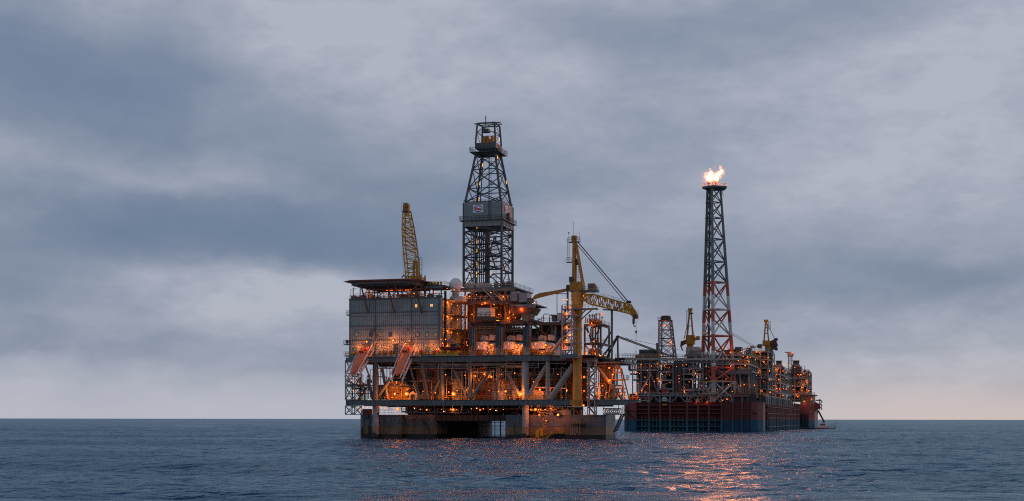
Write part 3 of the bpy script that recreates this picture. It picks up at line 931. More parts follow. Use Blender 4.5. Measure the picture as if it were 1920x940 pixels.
# ---- accommodation block
ac = thing('accommodation_block', 'large blue-grey ribbed accommodation block with small windows beneath the helideck', 'accommodation block', (U(744, 12), 14, ZU1))
v0 = 3.2
u0, u1 = U(655, v0), U(824, v0)
um = (u0 + u1) / 2
zb, ztp = ZU1, Zp(560, um, v0)
MB().corrugated(u0 + .15, u1 - .15, v0, zb, ztp, .62, .13, .1).build('front_wall', 'cladding', ac)
MB().box(u0, u1 + .25, v0 + .12, v0 + 20, zb, ztp - .02).build('core', 'cladding', ac)
for y in (586, 611, 638):
    z = Zp(y, um, v0)
    MB().box(u0 - .05, u1 + .05, v0 - .2, v0 - .095, z - .16, z + .16).build('floor_band', 'cladding_trim', ac)
    MB().box(u0 - .05, u1 + .05, v0 - .14, v0 - .095, z - 1.1, z - .98).build('floor_band', 'cladding_trim', ac)
for x in (655.8, 704, 771.5, 823):
    u = U(x, v0)
    MB().box(u - .13, u + .13, v0 - .26, v0 - .1, zb, ztp).build('pilaster', 'cladding_trim', ac)
MB().box(u0 - .1, u1 + .3, v0 - .3, v0 - .1, ztp - .25, ztp + .2).build('parapet', 'cladding_trim', ac)
def window(x, y, w, h, m, vv=None):
    vv = v0 - .17 if vv is None else vv
    c = P(x, y, vv)
    f = MB(); W, H = w * .15 / 2, h * .15 / 2
    for a, b_, c_, d in ((-W - .12, W + .12, H, H + .12), (-W - .12, W + .12, -H - .12, -H), (-W - .12, -W, -H, H), (W, W + .12, -H, H)):
        f.box(c.x + a, c.x + b_, vv - .06, vv + .06, c.z + c_, c.z + d)
    o = f.build('window', 'cladding_trim', ac)
    MB().box(c.x - W, c.x + W, vv, vv + .05, c.z - H, c.z + H).build('pane', m, o)
    return o
for x, m in ((669, 'window_dim'), (695, 'glass_dark'), (713, 'window_dim'), (732, 'glass_dark'), (782.5, 'blind_pale'), (800.5, 'blind_pale'), (816.5, 'window_dim')):
    window(x, 628, 6, 7, m)
window(780, 574, 5, 6, 'window_lit')['label'] = 'window lit warm from inside'
window(809, 573, 6, 5, 'window_lit')['label'] = 'window lit warm from inside'
window(665.5, 655, 5, 6, 'window_dim'); window(803, 655, 5, 6, 'window_dim')
d = MB().pbox(737, 745, 650, 664, v0 - .2, .1).build('door', 'steel_dark', ac)
MB().pbox(743, 744, 656, 658, v0 - .3, .1).build('handle', 'steel_pale', d)
MB().pbox(736, 746, 645, 647, v0 - 1.0, .9).build('canopy', 'steel_dark', ac)
for pts in ([(704, 641), (704, 633), (711, 620), (711, 615)], [(767, 620), (763, 622), (763, 615)], [(694, 622), (701, 622), (701, 618), (694, 618)]):
    MB().path([P(x, y, v0 - .3) for x, y in pts], .09, 5).build('pipe', 'cladding_trim', ac)
MB().path([P(697, 663, v0 - .6), P(711, 622, v0 - .6)], .12, 5).build('pipe', 'steel_pale', ac)
for k in range(26):      # boxes, valves and reels fixed along the foot of the wall
    x = 660 + k * 6.3
    if abs(x - 741) < 6 or 675 < x < 700 or 757 < x < 780:
        continue
    h = rg.uniform(4, 10)
    MB().pbox(x, x + rg.uniform(2, 4.5), 665 - h, 664.5, v0 - .8, .6).build('wall_cabinet', rg.choice(['red_paint', 'cream_paint', 'steel_dark', 'brown_steel', 'safety_yellow', 'steel_grey']), ac)
plamps(ac, v0 - .75, 'n', (737, 639)); plamps(ac, v0 - .6, 'm', (713, 650), (672, 651), (810, 648), (760, 645), (783, 652), (690, 652), (822, 655), (728, 652))
plamps(ac, v0 - .6, 's', (798, 648), (722, 650), (826.5, 637), (829.5, 644), (818, 656))
# side face with stair landings and pairs of lamps
us = u1 + .25
ve = v0 + 20
MB().box(us + .002, us + .25, v0 + .1, v0 + 1.2, zb, ztp).build('corner_panel', 'steel_pale', ac)
MB().cyl((us + .6, v0 + 2.6, zb), (us + .6, v0 + 2.6, ztp + 2), .38, n=10).build('downpipe', 'steel_black', ac)
zz = [zb] + [Zp(y, us, v0 + 3) for y in (642, 615, 588, 561)]
for i, z in enumerate(zz[1:], 1):
    MB().box(us + .01, us + 2.6, v0 + 2.8, ve, z - .18, z).build('landing', 'steel_grey', ac)
    MB().rail([(us + 2.5, v0 + 2.9, z), (us + 2.5, ve, z), (us + .2, ve, z)], 1.1, 1.5, .05).build('railing', 'steel_pale', ac)
for i in range(len(zz) - 1):
    a, b_ = zz[i], zz[i + 1]
    MB().stair((us + 1.9, v0 + 12, a), (us + 1.9, v0 + 17.5, b_), .9, (1, 0, 0)).build('stair', 'safety_yellow', ac)
    d = MB().box(us + .01, us + .1, v0 + 9, v0 + 10, a + .05, a + 2.1).build('door', 'dark_red', ac)
    MB().box(us + .1, us + .16, v0 + 9.1, v0 + 9.2, a + 1, a + 1.15).build('handle', 'steel_pale', d)
    lamp(ac, (us + .7, v0 + 4.2, b_ - .9), 'm'); lamp(ac, (us + .7, v0 + 8, b_ - 1.1), 'm'); lamp(ac, (us + 2.3, v0 + 17, b_ - 3.4), 'm')
    lamp(ac, (us + 1.2, v0 + 12, b_ - 1.2), 's')
    for y in (v0 + 3, v0 + 11.5, ve - .2):
        MB().cyl((us + 2.5, y, a), (us + 2.5, y, b_ - .18), .16, n=6).build('post', 'steel_grey', ac)
MB().box(us + .02, us + 2.7, ve - 2.4, ve - .1, zz[-1] + .01, zz[-1] + .2).build('roof_slab', 'steel_grey', ac)
# balconies on the far left end
for y, w, dd in ((590, 9, 3), (645, 14, 6), (667, 13, 8)):
    z = Zp(y, u0, v0)
    MB().box(u0 - w * .15, u0 - .002, v0 + .5, v0 + dd, z - .25, z).build('balcony', 'steel_grey', ac)
    MB().rail([(u0 - .05, v0 + .5, z), (u0 - w * .15, v0 + .5, z), (u0 - w * .15, v0 + dd, z)], 1.1, 1.0, .05).build('railing', 'steel_pale', ac)
zbal = Zp(645, u0, v0)
equip_row(ac, u0 - 2.1, u0 - .1, v0 + 1, v0 + 3, zbal, 1.8, random.Random(4))
for k in range(2):
    vessel(ac, (u0 - .6 - k * .8, v0 + 1.4, zbal + .65), (0, 0, 1), .8, .32, 'steel_black', 'drum')
# roof level below the helideck: frames, vents, pipes
rg = random.Random(14)
MB().rail([(u0, v0 + .2, ztp), (u1, v0 + .2, ztp)], 1.15, 1.5, .05).build('railing', 'steel_pale', ac)
for k in range(12):
    x = 662 + k * 14.2 + rg.uniform(-2, 2)
    uu = U(x, 9); w = rg.uniform(.8, 1.8); h = rg.uniform(.8, 2.2)
    machine(ac, uu, uu + w, 8, 10.5, ztp, ztp + h, rg.choice(['steel_dark', 'brown_steel', 'steel_grey', 'tan_paint']), 'roof_unit', rg)
pipes(ac, U(665, 8), U(825, 8), 6, 13, ztp, ztp + 2.6, 20, rg, .05, .14)
plamps(ac, 7.5, 'm', (738, 552), (690, 549), (776, 551)); plamps(ac, 7.5, 's', (815, 548), (681, 553), (720, 553), (800, 553))

# ---- helideck
hd = thing('helideck', 'dark octagonal helideck on slanted struts overhanging the accommodation block roof', 'helideck', (U(735, 3), 5, ztp))
zh = Zp(525, U(720, -4), -4)
hc = U(735, 6)
def octo(rx, ry, cy):
    c = 3.4
    return [(hc - rx + c, cy - ry), (hc + rx - c, cy - ry), (hc + rx, cy - ry + c), (hc + rx, cy + ry - c), (hc + rx - c, cy + ry), (hc - rx + c, cy + ry), (hc - rx, cy + ry - c), (hc - rx, cy - ry + c)]
rx = 10.7
MB().prism(octo(rx, 11, 6.5), zh - .3, zh).build('deck', 'steel_grey', hd)
MB().prism(octo(rx * .95, 10.3, 6.5), zh - 1.05, zh - .352).build('edge_girder', 'steel_grey', hd)
o8 = octo(rx + 1.2, 12.2, 6.5); i8 = octo(rx + .02, 11.02, 6.5)
nb = MB()
for k in range(8):
    k2 = (k + 1) % 8
    nb.add([(*i8[k], zh - .3), (*i8[k2], zh - .3), (*o8[k2], zh - .08), (*o8[k], zh - .08), (*i8[k], zh - .24), (*i8[k2], zh - .24), (*o8[k2], zh - .02), (*o8[k], zh - .02)],
           [(0, 1, 2, 3), (7, 6, 5, 4), (3, 2, 6, 7), (0, 4, 5, 1), (0, 3, 7, 4), (1, 5, 6, 2)])
nb.build('safety_net', 'steel_grey', hd)
for k in range(7):
    v = -2.5 + k * 3
    MB().box(hc - rx * .8, hc + rx * .8, v - .15, v + .15, zh - 1.6, zh - 1.052).build('floor_beam', 'steel_dark', hd)
for xa, xb in ((668, 690), (719, 739), (771, 790)):
    p = P(xb, 587.5, v0 - .3); q = Vector((p.x + .3, -3.4, zh - 1.2))
    MB().cyl(p, q, .24, n=8).build('strut', 'steel_dark', hd)
    MB().cyl(p + Vector((0, 0, 0)), Vector((p.x + 2.5, 1.0, zh - 1.4)), .1, n=6).build('strut', 'steel_grey', hd)
for x in (662, 675, 690, 702, 728, 738, 752, 779, 789):
    for vv in (4.6, 12):
        MB().cyl((U(x, 4.6), vv, ztp), (U(x, 4.6), vv, zh - 1.15), .16, n=6).build('post', 'steel_grey', hd)
for a, b_ in ((675, 690), (702, 728), (728, 752), (752, 738), (779, 762)):
    MB().cyl((U(a, 4.6), 5, ztp + .1), (U(b_, 4.6), 5, zh - 1.2), .12, n=6).build('brace', 'steel_grey', hd)
MB().path([P(657.5, 560, 4), P(657.5, 543, 4), P(668, 542, 4)], .09, 5).build('pipe', 'steel_pale', hd)
for x in (730, 748, 765):
    tube_lamp(hd, (U(x, 8) - 1.0, 8, zh - 1.9), (U(x, 8) + 1.0, 8, zh - 1.9), 'amber_glow')
for k in range(16):
    q = octo(rx - .5, 10.5, 6.5); f_ = (k % 2) * .5 + .25
    a, c_ = Vector(q[k // 2]), Vector(q[(k // 2 + 1) % 8]); p = a.lerp(c_, f_)
    MB().lathe((p.x, p.y, zh), (0, 0, 1), [(0, .16), (.12, .16), (.2, .06)], 6).build('edge_light', 'steel_pale', hd)
# access platform to the right of the deck with yellow rails
za = Zp(535, U(812, 6), 6)
ap = thing('access_platform', 'dark platform with yellow railings and gear between the helideck and the white radome', 'platform', (U(813, 6), 8, ztp))
MB().box(U(793, 5), U(832, 5), 5, 14, za - .5, za - .1).build('deck', 'steel_dark', ap)
MB().quadprism([(U(793, 5), 5, za - .5), (U(832, 5), 5, za - .5), (U(826, 5), 5, za - .95), (U(797, 5), 5, za - .95)], (0, 8, 0)).build('deck_beam', 'steel_grey', ap)
MB().rail([(U(794, 5), 5.1, za - .1), (U(832, 5), 5.1, za - .1), (U(832, 5), 13.5, za - .1)], 1.1, .9, .06).build('railing', 'safety_yellow', ap)
for x in (797, 812, 827):
    MB().cyl((U(x, 6), 6, ztp), (U(x, 6), 6, za - .5), .2, n=6).build('post', 'steel_dark', ap)
equip_row(ap, U(795, 7), U(831, 7), 6, 9, za - .1, 1.6, random.Random(31), fill=1)
for k in range(5):
    MB().pbox(800 + k * 6, 804 + k * 6, 529, 534, 6, .5).build('gear_box', ['safety_yellow', 'brown_steel'][k % 2], ap)
plamps(ap, 5.5, 's', (820, 549), (838, 541))

# ---- people on the helideck
def person(px, v, lab, top_m, vest):
    p0 = Vector((U(px, v), v, zh))
    t = thing('person', lab, 'person', p0)
    S = {'pel': (0, 0, .95, .13), 'waist': (0, 0, 1.08, .12), 'chest': (0, 0, 1.32, .155), 'neck': (0, 0, 1.5, .055), 'head': (0, -.01, 1.62, .095), 'top': (0, 0, 1.72, .075)}
    E = [('pel', 'waist'), ('waist', 'chest'), ('chest', 'neck'), ('neck', 'head'), ('head', 'top')]
    S['nose'] = (0, -.11, 1.62, .02); E.append(('head', 'nose'))
    for s, n_ in ((-1, 'l'), (1, 'r')):
        S['ear' + n_] = (s * .1, 0, 1.62, .02); E.append(('head', 'ear' + n_))
        S['sh' + n_] = (s * .19, 0, 1.42, .07); S['el' + n_] = (s * .25, .02, 1.13, .05); S['wr' + n_] = (s * .27, -.06, .88, .035); S['pa' + n_] = (s * .27, -.08, .8, .04)
        E += [('chest', 'sh' + n_), ('sh' + n_, 'el' + n_), ('el' + n_, 'wr' + n_), ('wr' + n_, 'pa' + n_)]
        for k in range(4):
            S[f'f{k}{n_}'] = (s * .27 + (k - 1.5) * .0, -.05 - k * .022, .71 + abs(k - 1.5) * .01, .010); E.append(('pa' + n_, f'f{k}{n_}'))
        S['th' + n_] = (s * .24, -.13, .77, .012); E.append(('pa' + n_, 'th' + n_))
        S['hip' + n_] = (s * .1, 0, .88, .095); S['kn' + n_] = (s * .12, -.02, .5, .065); S['an' + n_] = (s * .13, .02, .09, .045); S['toe' + n_] = (s * .15, -.14, .04, .04)
        E += [('pel', 'hip' + n_), ('hip' + n_, 'kn' + n_), ('kn' + n_, 'an' + n_), ('an' + n_, 'toe' + n_)]
    ks = list(S)
    me = bpy.data.meshes.new('body')
    me.from_pydata([S[k][:3] for k in ks], [(ks.index(a), ks.index(b_)) for a, b_ in E], [])
    me.materials.append(MATS[top_m])
    o = bpy.data.objects.new('body', me); col.objects.link(o); o.parent = t
    bm = bmesh.new(); bm.from_mesh(me); lay = bm.verts.layers.skin.verify(); bm.verts.ensure_lookup_table()
    for i, k in enumerate(ks):
        bm.verts[i][lay].radius = (S[k][3], S[k][3] * (.75 if k in ('pel', 'waist', 'chest') else 1))
        bm.verts[i][lay].use_root = (k == 'pel')
    bm.to_mesh(me); bm.free()
    o.modifiers.new('Skin', 'SKIN'); s = o.modifiers.new('Sub', 'SUBSURF'); s.levels = s.render_levels = 1
    MB().sphere(p0 + Vector((0, .02, 1.69)), .125, 10, z0=-.1).build('hard_hat' if vest else 'hair', 'sign_white' if vest else 'hair_dark', t)
    if vest:
        MB().lathe(p0 + Vector((0, 0, .98)), (0, 0, 1), [(0, .2), (.12, .19), (.38, .22), (.46, .12)], 10).build('vest', 'cloth_vest', t)
person(788.5, -1.5, 'person in a yellow-green vest standing at the helideck edge beside the yellow crane', 'cloth_dark', True)
person(796.5, 2.0, 'person in dark clothing standing alone at the outer corner of the helideck', 'cloth_dark', False)

# ---- radome
rd = thing('radome', 'white spherical radome on a pale pedestal beside the drilling tower', 'radome', (U(854, 9), 9, ztp - 3))
c = P(854, 534, 9)
MB().sphere(c, 12.4 * .153, 28, z0=-.93).build('dome', 'radome_white', rd, smooth=True)
b = MB().cyl((c.x, 9, ztp - 1.2), (c.x, 9, c.z - 1.72), 1.0, n=14); b.lathe((c.x, 9, c.z - 1.9), (0, 0, 1), [(-.2, 1.5), (.1, 1.5)], 14); b.build('pedestal', 'cream_paint', rd)
MB().pbox(843, 866, 556, 565, 7.5, 4).build('base_house', 'cream_paint', rd)
MB().rail([P(843, 556, 7.6), P(866, 556, 7.6)], 1, 1, .05).build('railing', 'steel_pale', rd)
plamps(rd, 6.9, 's', (851, 544), (866, 546))

# ---- rescue boat on its davit, below the stair side
rb = thing('rescue_boat', 'dark red rescue boat hung level by its davit beside the accommodation stairs', 'rescue boat', P(844, 657, .6))
c = P(844, 654, .6)
mb = MB(); n = 12; Ln = 6.6
secs = [(-.5, .75, .35), (-.46, .95, .45), (0, 1.0, .55), (.3, .8, .5), (.44, .4, .35), (.5, .05, .1)]
for s, w, h in secs:
    for k in range(n):
        a = 2 * math.pi * k / n
        mb.v.append(Vector((c.x - s * Ln, c.y + w * math.cos(a), c.z + h * math.sin(a) + max(0, s) ** 2 * 1.2)))
for i in range(len(secs) - 1):
    for k in range(n):
        mb.f.append((i * n + k, (i + 1) * n + k, (i + 1) * n + (k + 1) % n, i * n + (k + 1) % n)); mb.m.append(0)
mb.f.append(tuple(range(n))); mb.m.append(0)
mb.build('body', 'dark_red', rb, smooth=True)
MB().box(c.x + .2, c.x + 1.4, c.y - .5, c.y + .5, c.z + .4, c.z + 1.3).build('console', 'steel_black', rb)
MB().path([(c.x + 1.6, c.y - .6, c.z + .4), (c.x + 1.6, c.y - .6, c.z + 1.6), (c.x + 1.6, c.y + .6, c.z + 1.6), (c.x + 1.6, c.y + .6, c.z + .4)], .06, 5).build('roll_bar', 'steel_dark', rb)
dv = thing('davit', 'pale davit arm holding the dark red rescue boat', 'davit', P(862, 668, 1.5))
MB().path([P(862, 667, 1.6), P(862, 650, 1.6), P(850, 641, .8), P(844, 640, .6)], .2, 8).build('arm', 'steel_pale', dv)
MB().cyl(P(844, 640, .6), P(844, 652, .6), .06, n=5).build('fall_wire', 'steel_dark', dv)
MB().pbox(856, 868, 662, 668, 1, 1.5).build('winch', 'red_paint', dv)
plamps(dv, 1.0, 'm', (839, 649)); plamps(dv, 1.0, 's', (876, 648), (835, 637))
ba = thing('yellow_basket', 'low yellow railed service basket on the deck edge under the rescue boat', 'basket', P(838, 667, .4))
MB().rail([P(816, 666.5, -.3), P(858, 666.5, -.3)], .9, .6, .07).build('railing', 'safety_yellow', ba)
MB().pbox(816, 858, 664, 667, -.3, 1.0).build('floor', 'safety_yellow', ba)
# ================================================================== DRILLING TOWER
vd0 = 17.0
ul, ur = U(869, vd0), U(940, vd0)
wd = ur - ul
vd1 = vd0 + wd
uc, vc = (ul + ur) / 2, (vd0 + vd1) / 2
dr = thing('drilling_tower', 'tall dark lattice drilling tower with grey ribbed wind wall and oval signs', 'drilling tower', (uc, vc, Zp(537, uc, vd0)))
def quad(h, z, x=0, y=0):
    return [Vector((uc + x - h, vc + y - h, z)), Vector((uc + x + h, vc + y - h, z)), Vector((uc + x + h, vc + y + h, z)), Vector((uc + x - h, vc + y + h, z))]
hw = wd / 2
Zd = lambda y: Zp(y, ur, vd0)
low = [Zd(y) for y in (536, 505, 481, 457, 433, 418)]
for k in range(4):
    MB().path([quad(hw, z)[k] for z in low], .4, 8).build('leg', 'derrick_steel', dr)
for a, b_ in zip(low[:-1], low[1:]):
    MB().lattice([quad(hw, a), quad(hw, b_)], .2, .165, 'X' if a > low[0] else 'K', chords=False).build('bracing', 'derrick_steel', dr)
for a, b_ in zip(low[:-2], low[1:-1]):
    m = (a + b_) / 2
    MB().lattice([quad(hw, m)], .1, .07, chords=False).build('bracing', 'derrick_steel', dr)
# inner A frame in front and rear faces
for y in (vd0 + .6, vd1 - .6):
    b = MB()
    b.beam((uc - 3.3, y, low[1]), (uc + .4, y, low[4]), .35, .35); b.beam((uc + 4.0, y, low[1]), (uc + .4, y, low[4]), .35, .35)
    b.build('inner_frame', 'derrick_steel', dr)
for z in (low[1], low[2], low[3]):
    b = MB().box(uc - hw * .5, uc + hw * .9, vc - hw, vc - hw + .9, z - .1, z); b.build('walkway', 'derrick_steel', dr)
    MB().rail([(uc - hw * .5, vc - hw, z), (uc + hw * .9, vc - hw, z)], 1.0, 1.2, .05).build('railing', 'derrick_steel', dr)
rg = random.Random(77)
for k in range(11):        # racked drill pipes and standpipes
    x = ul + 1.7 + k * .42
    MB().cyl((x, vd0 + 2 + (k % 3) * .8, low[0]), (x, vd0 + 2 + (k % 3) * .8, low[5] - rg.uniform(0, 2)), .16, n=7).build('drill_pipe', 'derrick_steel' if k % 4 else 'cream_paint', dr)
for k in range(5):
    x = ul + 5.9 + k * .3
    MB().cyl((x, vd0 + 3, low[0]), (x, vd0 + 3, low[5] - 1), .17, n=7).build('drill_pipe', ['steel_grey', 'steel_pale', 'derrick_steel'][k % 3], dr)
MB().ladder((uc + 3.6, vd0 + .9, low[0]), (uc + 3.6, vd0 + .9, low[5]), .7, .06).build('ladder', 'derrick_steel', dr)
MB().ladder((ur + .1, vc + 1, low[0]), (ur + .1, vc + 1, low[5]), .7, .06, (0, 1, 0)).build('ladder', 'derrick_steel', dr)
for x, z in ((uc + 1.8, low[2] + .4), (uc + 2.0, low[3] - 2.5)):
    b = MB().box(x - .8, x + .8, vd0 + .3, vd0 + 1.5, z - .1, z); b.rail([(x - .8, vd0 + .3, z), (x + .8, vd0 + .3, z)], 1.1, .5, .05); b.build('basket', 'steel_grey', dr)
for y0, y1 in ((423, 430), (449, 457), (466, 474), (492, 501)):
    tube_lamp(dr, P(893.7, y0, vd0 + 1), P(893.7, y1, vd0 + 1))
for y in (515, 490):
    tube_lamp(dr, P(917, y, vd0 + 6), P(922, y - 3, vd0 + 6))
tube_lamp(dr, P(893, 510, vd0 + 1), P(893.5, 520, vd0 + 1))
# wind wall
wh = hw + .12
z0, z1, z2 = Zd(423), Zd(411.5), Zd(378)
b = MB()
for k in range(4):
    q0 = quad(wh, z1); a, c = q0[k], q0[(k + 1) % 4]
    nrm = Vector(((c - a).y, -(c - a).x, 0)).normalized()
    n_ = int((c - a).length / .3)
    prof = []
    for i in range(n_ + 1):
        p = a.lerp(c, i / n_) + nrm * (.05 if i % 4 in (1, 2) else 0)
        prof.append(p)
    m = len(prof)
    vs = [Vector((p.x, p.y, z1)) for p in prof] + [Vector((p.x, p.y, z2)) for p in prof]
    b.add(vs, [(i, i + 1, i + 1 + m, i + m) for i in range(m - 1)])
b.build('wind_wall', 'windwall', dr)
s = MB()
for k in range(4):
    q0, q1 = quad(wh + .15, z0), quad(wh + .15, z1 - .02)
    s.add([q0[k], q0[(k + 1) % 4], q1[(k + 1) % 4], q1[k]], [(0, 1, 2, 3)])
    for i in range(1, 8):
        p = q0[k].lerp(q0[(k + 1) % 4], i / 8)
        s.beam(p, p + Vector((0, 0, z1 - z0)), .2, .2)
s.build('wind_wall_skirt', 'windwall', dr)
wk = MB()
qo, qi = quad(wh + .95, z1), quad(wh + .02, z1)
for k in range(4):
    k2 = (k + 1) % 4
    wk.add([qi[k], qi[k2], qo[k2], qo[k], *[p - Vector((0, 0, .15)) for p in (qi[k], qi[k2], qo[k2], qo[k])]],
           [(0, 1, 2, 3), (7, 6, 5, 4), (3, 2, 6, 7), (0, 4, 5, 1), (0, 3, 7, 4), (1, 5, 6, 2)])
wk.build('gallery', 'derrick_steel', dr)
MB().rail(qo + [qo[0]], 1.2, 1.2, .06).build('railing', 'derrick_steel', dr)
for k in range(4):
    MB().cyl(quad(wh, z0)[k], quad(wh, z2)[k], .2, n=6).build('corner_post', 'derrick_steel', dr)
MB().rail(quad(wh - .1, z2) + [quad(wh - .1, z2)[0]], .9, 1.6, .05).build('railing', 'derrick_steel', dr)
b = MB().box(uc + wh + .05, uc + wh + .9, vc - 1, vc + 1, z1, z1 + 2.6); b.build('cabinet', 'derrick_steel', dr)
MB().ladder((uc + 2.2, vc - wh - .2, z1), (uc + 2.2, vc - wh - .2, z2), .6, .06).build('ladder', 'derrick_steel', dr)
# company signs (white board, blue oval ring, red word)
def sign(center, right, normal, w, h):
    rt, nr, up = Vector(right), Vector(normal), Vector((0, 0, 1))
    b = MB().quadprism([center - rt * w / 2 - up * h / 2, center + rt * w / 2 - up * h / 2, center + rt * w / 2 + up * h / 2, center - rt * w / 2 + up * h / 2], nr * .06)
    so = b.build('sign_board', 'sign_white', dr)
    n = 40
    ring = MB()
    a0, b0, a1, b1 = w * .45, h * .43, w * .37, h * .31
    vs = []
    for k in range(n):
        t = 2 * math.pi * k / n
        vs.append(center + nr * .075 + rt * (a0 * math.cos(t)) + up * (b0 * math.sin(t)))
    for k in range(n):
        t = 2 * math.pi * k / n
        vs.append(center + nr * .075 + rt * (a1 * math.cos(t)) + up * (b1 * math.sin(t)))
    vs += [v - nr * .013 for v in vs]
    fs = []
    for k in range(n):
        k2 = (k + 1) % n
        fs += [(k, k2, n + k2, n + k), (2 * n + k, 3 * n + k, 3 * n + k2, 2 * n + k2), (k, 2 * n + k, 2 * n + k2, k2), (n + k, n + k2, 3 * n + k2, 3 * n + k)]
    ring.add(vs, fs); ring.build('oval_ring', 'sign_blue', so)
    cu = bpy.data.curves.new('lettering', 'FONT')
    cu.body = 'Esso'; cu.align_x = 'CENTER'; cu.align_y = 'CENTER'; cu.size = h * .5; cu.extrude = .01; cu.offset = .022 * h; cu.resolution_u = 3
    to = bpy.data.objects.new('lettering_tmp', cu)
    me = bpy.data.meshes.new_from_object(to)
    bpy.data.objects.remove(to)
    xs = [v.co.x for v in me.vertices]; ys = [v.co.y for v in me.vertices]
    mx, my = (min(xs) + max(xs)) / 2, (min(ys) + max(ys)) / 2
    kx = w * .60 / (max(xs) - min(xs)); ky = h * .36 / (max(ys) - min(ys))
    base = Vector(dr['_b'])
    for v in me.vertices:
        v.co = center + rt * ((v.co.x - mx) * kx) + up * ((v.co.y - my) * ky) + nr * (.08 + v.co.z) - base
    me.materials.clear(); me.materials.append(MATS['sign_red'])
    o = bpy.data.objects.new('lettering', me); col.objects.link(o); o.parent = so
yf = vc - wh - .12
c = P(896, 391.5, yf)
sign(Vector((c.x, yf, c.z)), (1, 0, 0), (0, -1, 0), 3.2, 2.3)
sign(Vector((uc + wh + .12, vc - wh + 4.2, c.z)), (0, 1, 0), (1, 0, 0), 3.2, 2.3)
# upper tapered part
hs = {380: hw + .1, 351.5: None, 315: None, 284: None}
h_top = (U(929, vd0 + 3) - U(893, vd0 + 3)) / 2
ys = (378, 351.5, 315, 284)
secs = []
for y in ys:
    f_ = (378 - y) / (378 - 284)
    secs.append(quad(hw - .35 + (h_top - hw + .35) * f_, Zp(y, uc, vc - hw)))
for k in range(4):
    MB().path([s_[k] for s_ in secs], .37, 8).build('leg', 'derrick_steel', dr)
for a, b_ in zip(secs[:-1], secs[1:]):
    MB().lattice([a, b_], .2, .15, 'X', chords=False).build('bracing', 'derrick_steel', dr)
MB().lattice([secs[-1]], .2, .14, chords=False).build('bracing', 'derrick_steel', dr)
zt0 = secs[0][0].z
MB().cyl((uc + .5, vc - 1, zt0), (uc + .5, vc - 1, secs[-1][0].z), .18, n=7).build('standpipe', 'steel_grey', dr)
MB().ladder((uc + 1.0, vc - 1.4, zt0), (uc + 1.0, vc - 1.4, secs[-1][0].z), .6, .05).build('ladder', 'steel_grey', dr)
MB().cyl((uc - 2.6, vc, zt0), (uc - 1.6, vc, secs[-1][0].z), .16, n=6).build('standpipe', 'derrick_steel', dr)
for y in (309, 345):
    p = P(921, y, vc - 1)
    b = MB().box(p.x - .6, p.x + .6, p.y, p.y + 1, p.z - .1, p.z); b.rail([(p.x - .6, p.y, p.z), (p.x + .6, p.y, p.z)], .9, .5, .05); b.build('basket', 'steel_grey', dr)
for x, y, dx in ((904.5, 307, -1), (899.5, 341.5, -1), (935, 258, .6), (932, 292, .6), (948.5, 339, 1), (898, 371, -1)):
    tube_lamp(dr, P(x, y, vc - hw * .8), P(x + dx, y + 6, vc - hw * .8))
# crown platform
zp0, zp1 = Zp(277, uc, vc - 4), Zp(267, uc, vc - 4)
hp = h_top + .25
b = MB().prism([(p.x, p.y) for p in quad(hp, 0)], zp0, zp1); b.build('crown_platform', 'derrick_steel', dr)
zg = Zp(283, uc, vc - 5)
g = quad(hp + 1.3, zg)
b = MB().prism([(p.x, p.y) for p in g], zg - .15, zg); b.build('gallery', 'derrick_steel', dr)
MB().rail(g + [g[0]], 1.3, 1.0, .06).build('railing', 'derrick_steel', dr)
ztop = Zp(231, uc, vc - 3)
tq0, tq1 = quad(hp - .15, zp1), quad(hp - .55, ztop)
for k in range(4):
    MB().cyl(tq0[k], tq1[k], .28, n=7).build('crown_post', 'derrick_steel', dr)
MB().lattice([tq0, [a.lerp(b_, .55) for a, b_ in zip(tq0, tq1)], tq1], .15, .085, 'Z', chords=False).build('bracing', 'derrick_steel', dr)
for dx in (-1.1, .2, 1.4):
    MB().box(uc + dx - .4, uc + dx + .4, vc - 1.2, vc + 1.2, zp1, zp1 + rg.uniform(1.4, 2.4)).build('crown_block', 'crane_yellow', dr)
b = MB().lathe((uc - .3, vc, zp1 + 1.9), (1, 0, 0), [(-.4, .9), (.4, .9)], 12); b.build('sheave', 'crane_yellow', dr)
b = MB()
for k in range(4):
    b.beam(tq1[k] + Vector((0, 0, .15)), tq1[(k + 1) % 4] + Vector((0, 0, .15)), .3, .3)
b.beam((uc - hp - .9, vc - 1.2, ztop + .35), (uc + hp + .9, vc - 1.2, ztop + .35), .25, .3)
b.beam((uc - hp - .3, vc + 1.2, ztop + .35), (uc + hp + .6, vc + 1.2, ztop + .35), .25, .3)
b.build('crown_beam', 'derrick_steel', dr)
MB().box(uc - 1.6, uc + .3, vc - 1, vc + 1, ztop - 2.2, ztop - 1.2).build('hoist', 'derrick_steel', dr)
c = P(910, 217, vc)
MB().cyl((c.x, vc, ztop), (c.x, vc, c.z), .15, n=6).build('mast', 'derrick_steel', dr)

